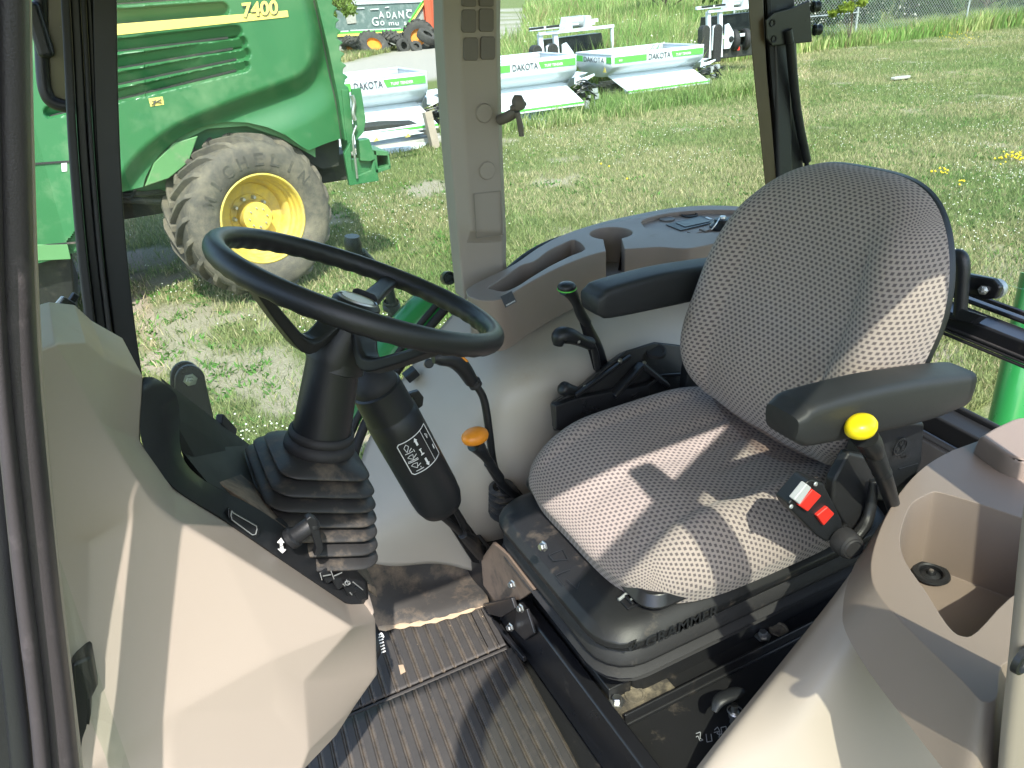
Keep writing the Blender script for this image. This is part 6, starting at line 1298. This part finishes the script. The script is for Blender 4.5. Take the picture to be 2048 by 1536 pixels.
M['embossed'] = mat('embossed_black', (.018, .019, .021), .30)
text(mb, 'GRAMMER', P(1782, 922, y=.7330), P(1848, 908, y=.733)-P(1782, 922, y=.733), V(0, 0, 1), width=.052, height=.011, bold=.01)
mb.bar(P(1798, 938, y=.733), P(1836, 927, y=.733), .0012, .002, up=(0, 1, 0)); mb.build('maker_mark', M['embossed'], hc, recalc=False)
mb = MB(); mb.prism([P(1668, 962, y=.715), P(1700, 905, y=.72), P(1742, 915, y=.72), P(1758, 985, y=.71), P(1744, 1045, y=.70), P(1718, 1085, y=.695), P(1690, 1095, y=.695), P(1672, 1085, y=.70), P(1690, 1050, y=.70), P(1664, 1010, y=.71)], (.0, .02, 0))
mb.tube([P(1748, 960, y=.70), P(1738, 1030, y=.69), P(1715, 1070, y=.68), P(1680, 1098, y=.685)], [.008, .010, .011, .010], 10, n=4); build_each(mb, 'side_bracket', M['black_dust'], seat, bevel=.006, seg=3)
mb = MB(); mb.lathe([(.0, .010), (.018, .010), (.021, .006), (.014, .012), (.023, .0), (.024, -.02)], P(1700, 1092, y=.665), V(-.25, -1, .15), 26); mb.build('pivot_boss', M['rubber'], seat, smooth=50)
mb = MB(); mb.prism([P(1400, 720, y=1.27), P(1425, 760, y=1.27), P(1405, 830, y=1.27), P(1360, 850, y=1.27), P(1372, 780, y=1.27), P(1380, 715, y=1.27)], (0, .03, 0)); build_each(mb, 'side_bracket', M['black'], seat, bevel=.006)
# clear plastic film still stuck to the seat corner
mt, nt, b = newmat('clear_film'); nt.nodes.remove(b); tt = nt.nodes.new('ShaderNodeBsdfTransparent'); tt.inputs[0].default_value = (.78, .72, .70, 1); gl = nt.nodes.new('ShaderNodeBsdfGlossy'); gl.inputs['Roughness'].default_value = .22; xx = nt.nodes.new('ShaderNodeMixShader'); xx.inputs[0].default_value = .09; nt.links.new(tt.outputs[0], xx.inputs[1]); nt.links.new(gl.outputs[0], xx.inputs[2]); nt.links.new(xx.outputs[0], nt.nodes['Material Output'].inputs[0]); M['film'] = mt
rows = []
for i in range(14):
    f = i/13; a = V(1420+260*f, 775+150*f); w_ = 18+62*math.sin(min(1, f*1.1)*math.pi)**.8*(.6+.5*f); p0_, p1_ = P(a[0], a[1]-10, z=1.585), None; row = []
    for j in range(7):
        q = V(a[0]-w_*.35*j/6, a[1]-14+w_*j/6); row.append(P(q[0], q[1], z=1.588-.012*j/6+.003*math.sin(i*1.7+j*1.3)))
    rows.append(row)
mb = MB(); mb.grid(rows); mb.build('plastic_film', M['film'], seat, smooth=60)
# suspension body: upper plate, rubber bellows folds, base
def rr2(x0, x1, y0, y1, z, r, n=6):
    return rring(V((x0+x1)/2, (y0+y1)/2, z), (x1-x0)/2, (y1-y0)/2, r, V(1, 0, 0), V(0, 1, 0), n)
mb = MB(); mb.loft([rr2(.600, 1.12, .800, 1.255, 1.442, .04), rr2(.590, 1.12, .790, 1.265, 1.455, .04), rr2(.600, 1.12, .800, 1.255, 1.476, .04)]); mb.build('seat_pan', M['black_metal'], seat, bevel=.003)
mb = MB(); mb.loft([rr2(.515, 1.20, .790, 1.245, 1.385, .07), rr2(.505, 1.20, .780, 1.255, 1.402, .075), rr2(.505, 1.20, .780, 1.255, 1.414, .075), rr2(.518, 1.19, .793, 1.242, 1.430, .07), rr2(.545, 1.18, .815, 1.22, 1.440, .06), rr2(.60, 1.15, .84, 1.16, 1.442, .05)]); sp1 = mb.build('upper_cover', M['black_dust'], seat, smooth=40, bevel=.003)
mb = MB(); rgs = []
for k, (z, g_) in enumerate(((1.348, -.006), (1.338, .0), (1.312, .012), (1.300, .010), (1.294, -.004), (1.288, .006), (1.276, .016), (1.268, .012), (1.262, -.012), (1.254, -.006), (1.246, .006), (1.238, -.01), (1.235, -.03))):
    rgs.append(rr2(.522-g_, 1.20, .797-g_, 1.240+g_, 1.386-(1.348-z)*.75, .075))
mb.loft(rgs); bl = mb.build('suspension_bellows', M['rubber'], seat, smooth=60)
mb = MB(); mb.loft([rr2(.60, 1.18, .84, 1.16, 1.30, .03), rr2(.60, 1.18, .84, 1.16, 1.20, .03)]); mb.box((.88, .835, 1.204), (.66, .085, .010)); mb.box((.88, .800, 1.216), (.66, .006, .026)); mb.box((.88, 1.165, 1.204), (.66, .085, .010)); mb.box((.575, 1.0, 1.222), (.05, .30, .04)); mb.build('base_frame', M['black_dust'], seat, bevel=.003)
M['dusty_rail'] = mat('dusty_mounting_rail', (.06, .052, .042), .8, var=.3, vs=20, dirt=(.30, .25, .17), ds=22, dlo=.40, dhi=.66)
mb = MB(); mb.box((.60, .840, 1.211), (.15, .078, .003)); mb.build('mounting_foot', M['dusty_rail'], seat, bevel=.001)
mb = MB()
for p in ((.562, .842), (.905, .83)):
    c_ = V(p[0], p[1], 1.213); mb.lathe([(.0, .012), (.008, .012), (.0095, .010), (.0095, .003), (.016, .002), (.017, -.001)], c_, V(0, 0, 1), 6)
build_each(mb, 'base_bolt', M['steel'], seat, smooth=0)
mb = MB(); mb.lathe([(.0, .0), (.014, .0), (.015, .002), (.019, .002), (.020, -.001)], V(.600, .838, 1.213), V(0, 0, 1), 22); mb.lathe([(.0, .0), (.014, .0), (.015, .002), (.019, .002), (.020, -.001)], V(.945, .828, 1.213), V(0, 0, 1), 22); build_each(mb, 'rail_plug', M['dusty_rail'], seat)
mb = MB(); c_ = P(1232, 1198, z=1.442); mb.box(c_+V(.045, -.015, -.004), (.085, .035, .014)); 
for k in range(7): mb.box(c_+V(.015+.011*k, -.015, .005), (.005, .030, .006))
mb.build('weight_scale', M['black_metal'], seat, bevel=.001)
mb = MB()
for k in range(4): mb.box(c_+V(.020+.020*k, -.022, .009), (.010, .003, .002))
mb.tube([c_+V(.0, -.008, .004), c_+V(.03, -.002, .008), c_+V(.09, -.002, .008)], .003, 8); mb.build('scale_mark', M['galv'], seat)
mb = MB(); text(mb, 'GRAMMER', P(1290, 1296, y=.776), V(1, 0, 0), V(0, 0, 1), width=.155, height=.026, bold=.01, lift=.002)
cc_ = P(1268, 1290, y=.7755)
for k in range(3):
    a = R(90+120*k)
    for s_ in (-.35, 0, .35): mb.bar(cc_+V(math.cos(a+s_)*.003, 0, math.sin(a+s_)*.003), cc_+V(math.cos(a+s_)*.011, 0, math.sin(a+s_)*.011), .0014, .003)
mb.build('embossed_name', M['embossed'], bl, recalc=False)
mb = MB()
def letr(px, py, ch, w_):
    a = P(px, py, z=1.4285); xa = V(.25, -1, 0); text(mb, ch, a, V(.12, -1, 0), V(1, .12, 0), height=w_, bold=0, lift=.0006)
for (x, y, pts2) in ((1098, 1110, [(0, 0), (0, 1), (1, .8), (.6, 0), (0, 0)]), (1112, 1150, [(0, 1), (0, 0), (1, 0)]), (1120, 1165, [(0, .5), (1, .6), (.6, 1)])):
    a = P(x, y, z=1.4445); pp = [a+V(.030*q[1], -.030*q[0], 0) for q in pts2]
    for u_, v_ in zip(pp[:-1], pp[1:]): mb.bar(u_, v_, .0012, .0012)
mb.build('moulded_marks', M['embossed'], sp1)
# fore-aft slide bits at the front right corner
mb = MB(); mb.bar(P(1062, 1000, z=1.43), P(1085, 1020, z=1.43), .02, .02); mb.bar(P(1070, 985, y=1.22), P(1110, 1060, y=1.14), .014, .014); mb.build('slide_handle', M['black_metal'], seat, bevel=.003)
# ------------------------------------------------------------------ seat belt buckle
bu = thing('belt_buckle', P(1640, 1050, y=.70), 'black belt buckle housing with red and grey rocker switches beside the cushion', 'buckle')
BQ = lambda px, py, d=0: P(px, py, y=.695+(py-960)*.0000+d)
mb = MB(); mb.prism([BQ(1576, 1008), BQ(1616, 962), BQ(1624, 959), BQ(1648, 968), BQ(1684, 1040), BQ(1688, 1062), BQ(1676, 1080), BQ(1652, 1084), BQ(1632, 1070), BQ(1582, 1020)], (.012, .040, -.01)); hs = mb.build('housing', M['black'], bu, bevel=.004, seg=3)
for nm, mt_, pp in (('grey_rocker', 'greytab', [(1588, 1000), (1614, 968), (1624, 976), (1600, 1010)]), ('red_rocker', 'red', [(1598, 1012), (1626, 979), (1644, 992), (1616, 1024)]), ('red_button', 'red', [(1634, 1032), (1656, 1014), (1670, 1028), (1648, 1052)])):
    mb = MB(); mb.prism([BQ(x, y, -.006) for x, y in pp], (.0, .012, 0)); mb.build(nm, M[mt_], hs, bevel=.002)
mb = MB()
for x, y in ((1631, 968), (1582, 1013)): mb.lathe([(.0, .002), (.003, .002), (.004, 0)], BQ(x, y, -.0045), V(0, -1, 0), 12)
build_each(mb, 'housing_screw', M['galv'], hs)
# ------------------------------------------------------------------ pedal, floor stop lever and stickers
pd = thing('clutch_pedal', P(765, 1290, y=1.02), 'ribbed black pedal edge showing past the cowl', 'pedal')
mb = MB(); a = P(758, 1268, y=1.0); mb.box(a+V(-.012, .02, -.03), (.05, .07, .012), rot=Matrix.Rotation(R(-55), 3, 'Y')); mb.build('pedal_pad', M['rubber'], pd, bevel=.004)
mb = MB()
for k in range(6): mb.bar(P(757+k*1.2, 1275+k*6, y=.985), P(765+k*1.2, 1272+k*6, y=.985), .0016, .0016)
mb.tube([P(758, 1270, y=.984), P(763, 1267, y=.984), P(767, 1274, y=.984)], .0016, 6, n=4); mb.build('pad_rib', M['white'], pd)
hf = thing('release_handle', P(1440, 1425, z=1.2), 'small folding handle with a chromed stem on the black platform', 'handle')
c_ = P(1466, 1445, z=1.205); mb = MB(); mb.lathe([(.0, .045), (.006, .045), (.006, .03), (.009, .028), (.009, .016), (.006, .014), (.006, 0)], c_, V(0, 0, 1), 16); mb.lathe([(.013, .026), (.015, .028), (.013, .030)], c_, V(.1, 0, 1), 20); mb.build('chrome_stem', M['steel'], hf, smooth=40)
mb = MB(); mb.tube([P(1428, 1423, z=1.25), P(1440, 1400, z=1.262), P(1470, 1386, z=1.262), P(1488, 1382, z=1.26)], [.006, .012, .012, .006], 12, n=5, sq=.5); mb.build('handle_blade', M['black'], hf, smooth=60)
mb = MB(); z_ = 1.2025; fl_ = thing('floor_decal', P(1430, 1475, z=z_), 'grey pictogram decal printed on the black seat platform', 'decal')
def pic(px, py, pts2, s_=10):
    pp = [P(px+q[0]*s_, py+q[1]*s_, z=z_) for q in pts2]
    for u_, v_ in zip(pp[:-1], pp[1:]): mb.bar(u_, v_, .0012, .0006)
pic(1398, 1470, [(-.6, -.3), (.3, -.6), (.2, .6), (.8, 1.0), (.2, 1.2), (-.2, .2), (-.6, .4)]); pic(1412, 1468, [(0, 0), (.2, 1.6), (1.2, 1.4), (1.0, 0)], 10); pic(1428, 1465, [(0, 0), (1.2, -.3), (1.0, 1.0)], 10)
pic(1432, 1458, [(-.3, .2), (.3, -.4), (.7, .3), (.2, .9), (.9, 1.2), (1.2, .4)]); pic(1442, 1455, [(0, 0), (.2, 1.5), (1.1, 1.2), (.9, -.2), (0, 0)], 11)
M['decal_grey'] = mat('grey_print', (.35, .36, .37), .5); mb.build('pictogram', M['decal_grey'], fl_, recalc=False)

# ------------------------------------------------------------------ fittings at and beyond the glass
t = thing('grab_hook', P(1020, 230, y=1.64), 'grey-brown swivel hook on a short arm beside the middle pillar', 'hook')
mb = MB(); mb.tube([P(1000, 240, y=1.66), P(1018, 232, y=1.63), P(1034, 222, y=1.61)], [.012, .012, .011], 14, n=4); mb.build('arm', M['vent'], t, smooth=60)
mb = MB(); mb.tube([P(1036, 190, y=1.60), P(1036, 202, y=1.60), P(1038, 218, y=1.60)], [.010, .017, .016], 14, n=4, sq=.8); mb.tube([P(1050, 205, y=1.60), P(1040, 213, y=1.60), P(1022, 216, y=1.60)], [.006, .009, .006], 10, n=4); mb.tube([P(1034, 224, y=1.595), P(1040, 248, y=1.595), P(1043, 272, y=1.595)], [.0075, .0095, .0085], 12, n=4, sq=.6); mb.build('swivel', M['vent'], t, smooth=60)
t = thing('outside_knob', P(895, 555, y=1.90), 'round black mirror-arm knob just outside the right window', 'knob')
mb = MB(); mb.lathe([(.0, .004), (.010, .004), (.013, .012), (.018, .012), (.019, .004), (.019, -.02), (.012, -.03), (0, -.03)], P(897, 556, y=1.88), V(-.1, -1, .3), 26); mb.build('knob', M['black'], t, smooth=40)
t = thing('wiper_arm', P(780, 600, y=1.95), 'black curved arm with a cupped head standing outside behind the steering wheel', 'bracket arm')
mb = MB(); mb.tube([P(704, 472, y=1.9), P(706, 490, y=1.9), P(712, 512, y=1.9)], [.026, .031, .022], 16, n=5, sq=.7); mb.tube([P(722, 505, y=1.9), P(748, 528, y=1.9), P(770, 545, y=1.9), P(778, 575, y=1.9), P(785, 620, y=1.9), P(788, 660, y=1.9)], [.020, .014, .013, .017, .020, .018], 14, n=5, sq=.7)
mb.lathe([(.020, -.01), (.024, -.008), (.024, .004), (.021, .006), (.023, .01), (.020, .016)], P(783, 612, y=1.9), V(0, -.1, 1), 20); mb.build('arm', M['black'], t, smooth=60)
t = thing('lamp_bracket', P(390, 800, y=1.88), 'rounded black bracket plate with one bolt standing outside the right window', 'bracket')
def stadium(px, py, r, y, down):
    return [P(px+r*math.cos(a), py+r*math.sin(a), y=y) for a in np.linspace(math.pi, 2*math.pi, 12)]+[P(*down[0], y=y), P(*down[1], y=y)]
mb = MB(); mb.prism(stadium(380, 762, 31, 1.86, ((428, 838), (350, 800))), (0, .012, 0)); mb.prism([p+V(-.004, .02, .003) for p in stadium(377, 762, 31, 1.86, ((420, 838), (346, 800)))], (0, .012, 0)); mb.build('plate', M['black_metal'], t, bevel=.004)
mb = MB(); mb.lathe([(.0, .014), (.004, .014), (.005, .008), (.010, .007), (.011, .002), (.016, .001), (.017, -.001)], P(381, 760, y=1.858), V(0, -1, 0), 6); build_each(mb, 'bolt', M['steel'], t, smooth=0)
t = thing('gas_strut', P(1598, 80, y=1.72), 'black gas strut hanging from a bolted plate on the rear cab pillar', 'gas strut')
mb = MB(); mb.tube([P(1576, 60, y=1.70), P(1580, 85, y=1.70)], .011, 12); mb.tube([P(1580, 84, y=1.70), P(1594, 220, y=1.71), P(1614, 322, y=1.72)], .0125, 16, n=3); mb.tube([P(1613, 318, y=1.72), P(1616, 420, y=1.72)], .007, 12); mb.build('cylinder', M['black'], t, smooth=60)
mb = MB(); mb.prism([P(x, y, y=1.705) for x, y in ((1532, 40), (1548, 25), (1585, 15), (1620, 0), (1625, 84), (1545, 92), (1534, 78))], (0, .006, 0)); pl_ = mb.build('plate', M['black_metal'], t, bevel=.003)
mb = MB()
for x, y in ((1545, 46), (1548, 78)): mb.lathe([(.0, -.003), (.005, -.003), (.0065, .001), (.009, .002), (.0095, 0)], P(x, y, y=1.704), V(0, -1, 0), 16)
build_each(mb, 'plate_hole', M['rubber'], pl_)
mb = MB()
for x, y in ((1628, 14), (1631, 60)): mb.lathe([(.0, .022), (.012, .022), (.015, .016), (.013, .010), (.016, .004), (.014, 0)], P(x-4, y, y=1.73), V(.9, -.4, 0), 18)
build_each(mb, 'hinge_knob', M['black'], pl_, smooth=50)
t = thing('window_latch', P(1920, 640, x=1.74), 'black rear window latch with upright handle and bolted link arm', 'latch')
LX = lambda px, py, x=1.74: P(px, py, x=x)
mb = MB(); mb.tube([LX(1902, 512), LX(1918, 512), LX(1926, 530), LX(1924, 580), LX(1920, 632)], [.013, .017, .0165, .016, .016], 16, n=5); mb.tube([LX(1885, 580), LX(1900, 583), LX(1916, 582)], [.010, .012, .014], 12, n=4); mb.build('handle', M['black'], t, smooth=60)
mb = MB(); mb.prism([LX(1880, 545, 1.78), LX(1888, 540, 1.78), LX(1985, 558, 1.78), LX(2000, 575, 1.78), LX(1990, 598, 1.78), LX(1970, 600, 1.78), LX(1890, 578, 1.78)], (.02, 0, 0)); mb.build('link_arm', M['black_metal'], t, bevel=.006)
mb = MB(); mb.lathe([(.0, .012), (.004, .012), (.005, .008), (.011, .007), (.013, 0)], LX(1967, 580, 1.778), V(-1, -.5, .2), 6); mb.lathe([(.0, .012), (.004, .012), (.005, .008), (.011, .007), (.013, 0)], LX(1898, 558, 1.778), V(-1, -.5, .2), 6); build_each(mb, 'link_bolt', M['steel'], t, smooth=0)
mb = MB(); mb.lathe([(.0, .0), (.022, .0), (.024, .006), (.024, .018), (.0, .02)], LX(1988, 580, 1.80), V(1, .2, 0), 26); mb.build('roller', M['galv'], t, smooth=40)
mb = MB(); mb.prism([LX(1893, 636, 1.725), LX(1925, 618, 1.725), LX(1963, 630, 1.725), LX(1940, 646, 1.725)], (.03, 0, -.012)); mb.build('foot', M['black'], t, bevel=.003)
# green lift arm of the tractor and its rear wheel guard seen through the lower rear window
t = thing('lift_arm', (2.45, 1.3, 1.0), 'bright green painted lift cylinder arm behind the rear window', 'lift arm')
a, b = P(2046, 700, z=1.25), P(2005, 880, z=.95); mb = MB(); mb.tube([a+(a-b)*.8, a, b, b+(b-a)*1.6], .055, 24); mb.build('arm', M['green_in'], t, smooth=60)
mb = MB(); mb.bar(b+V(-.03, .0, .03), b+V(.02, 0, -.12), .16, .10); mb.tube([P(1985, 850, z=.95), P(1978, 875, z=.93)], .012, 8); mb.build('arm_bracket', M['green_in'], t, bevel=.012)
# outside mirror ahead of the windscreen
t = thing('side_mirror', P(108, 80, y=1.30), 'dark framed outside mirror seen through the windscreen', 'mirror')
my = 1.9; mb = MB(); pth = [P(80, -80, y=my), P(82, 60, y=my), P(86, 150, y=my), P(92, 185, y=my), P(104, 203, y=my), P(130, 212, y=my), P(175, 218, y=my)]
mb.tube(pth, .013, 10, n=5); mb.build('mirror_frame', M['black'], t, smooth=60)
mb = MB(); mb.prism([P(84, -80, y=my+.01), P(88, 150, y=my+.01), P(100, 196, y=my+.01), P(130, 208, y=my+.01), P(200, 215, y=my+.01), P(200, -80, y=my+.01)], (0, .01, 0)); M['mirror'] = mat('brown_tinted_mirror', (.13, .12, .06), .25, var=.3, vs=9); mb.build('mirror_face', M['mirror'], t)
mb = MB(); mb.box(P(78, 60, y=my-.02), (.03, .04, .10)); mb.build('mirror_mount', M['black'], t, bevel=.01)
# tractor bonnet edge and wiper seen low through the windscreen
t = thing('front_wiper', P(120, 640, y=1.75), 'wiper blade resting low outside the windscreen', 'wiper')
mb = MB(); mb.bar(P(86, 690, y=1.74), P(152, 588, y=1.80), .010, .014); mb.bar(P(80, 700, y=1.73), P(140, 600, y=1.78), .006, .03); build_each(mb, 'blade', M['black_metal'], t, bevel=.002)
mb = MB()
for x, y in ((94, 632), (120, 600), (110, 622)): mb.prism([P(x-14, y+12, y=1.78), P(x+2, y-6, y=1.79), P(x+10, y-4, y=1.79), P(x-4, y+16, y=1.78)], (0, .01, 0))
build_each(mb, 'blade_arm', M['galv'], t, bevel=.002)
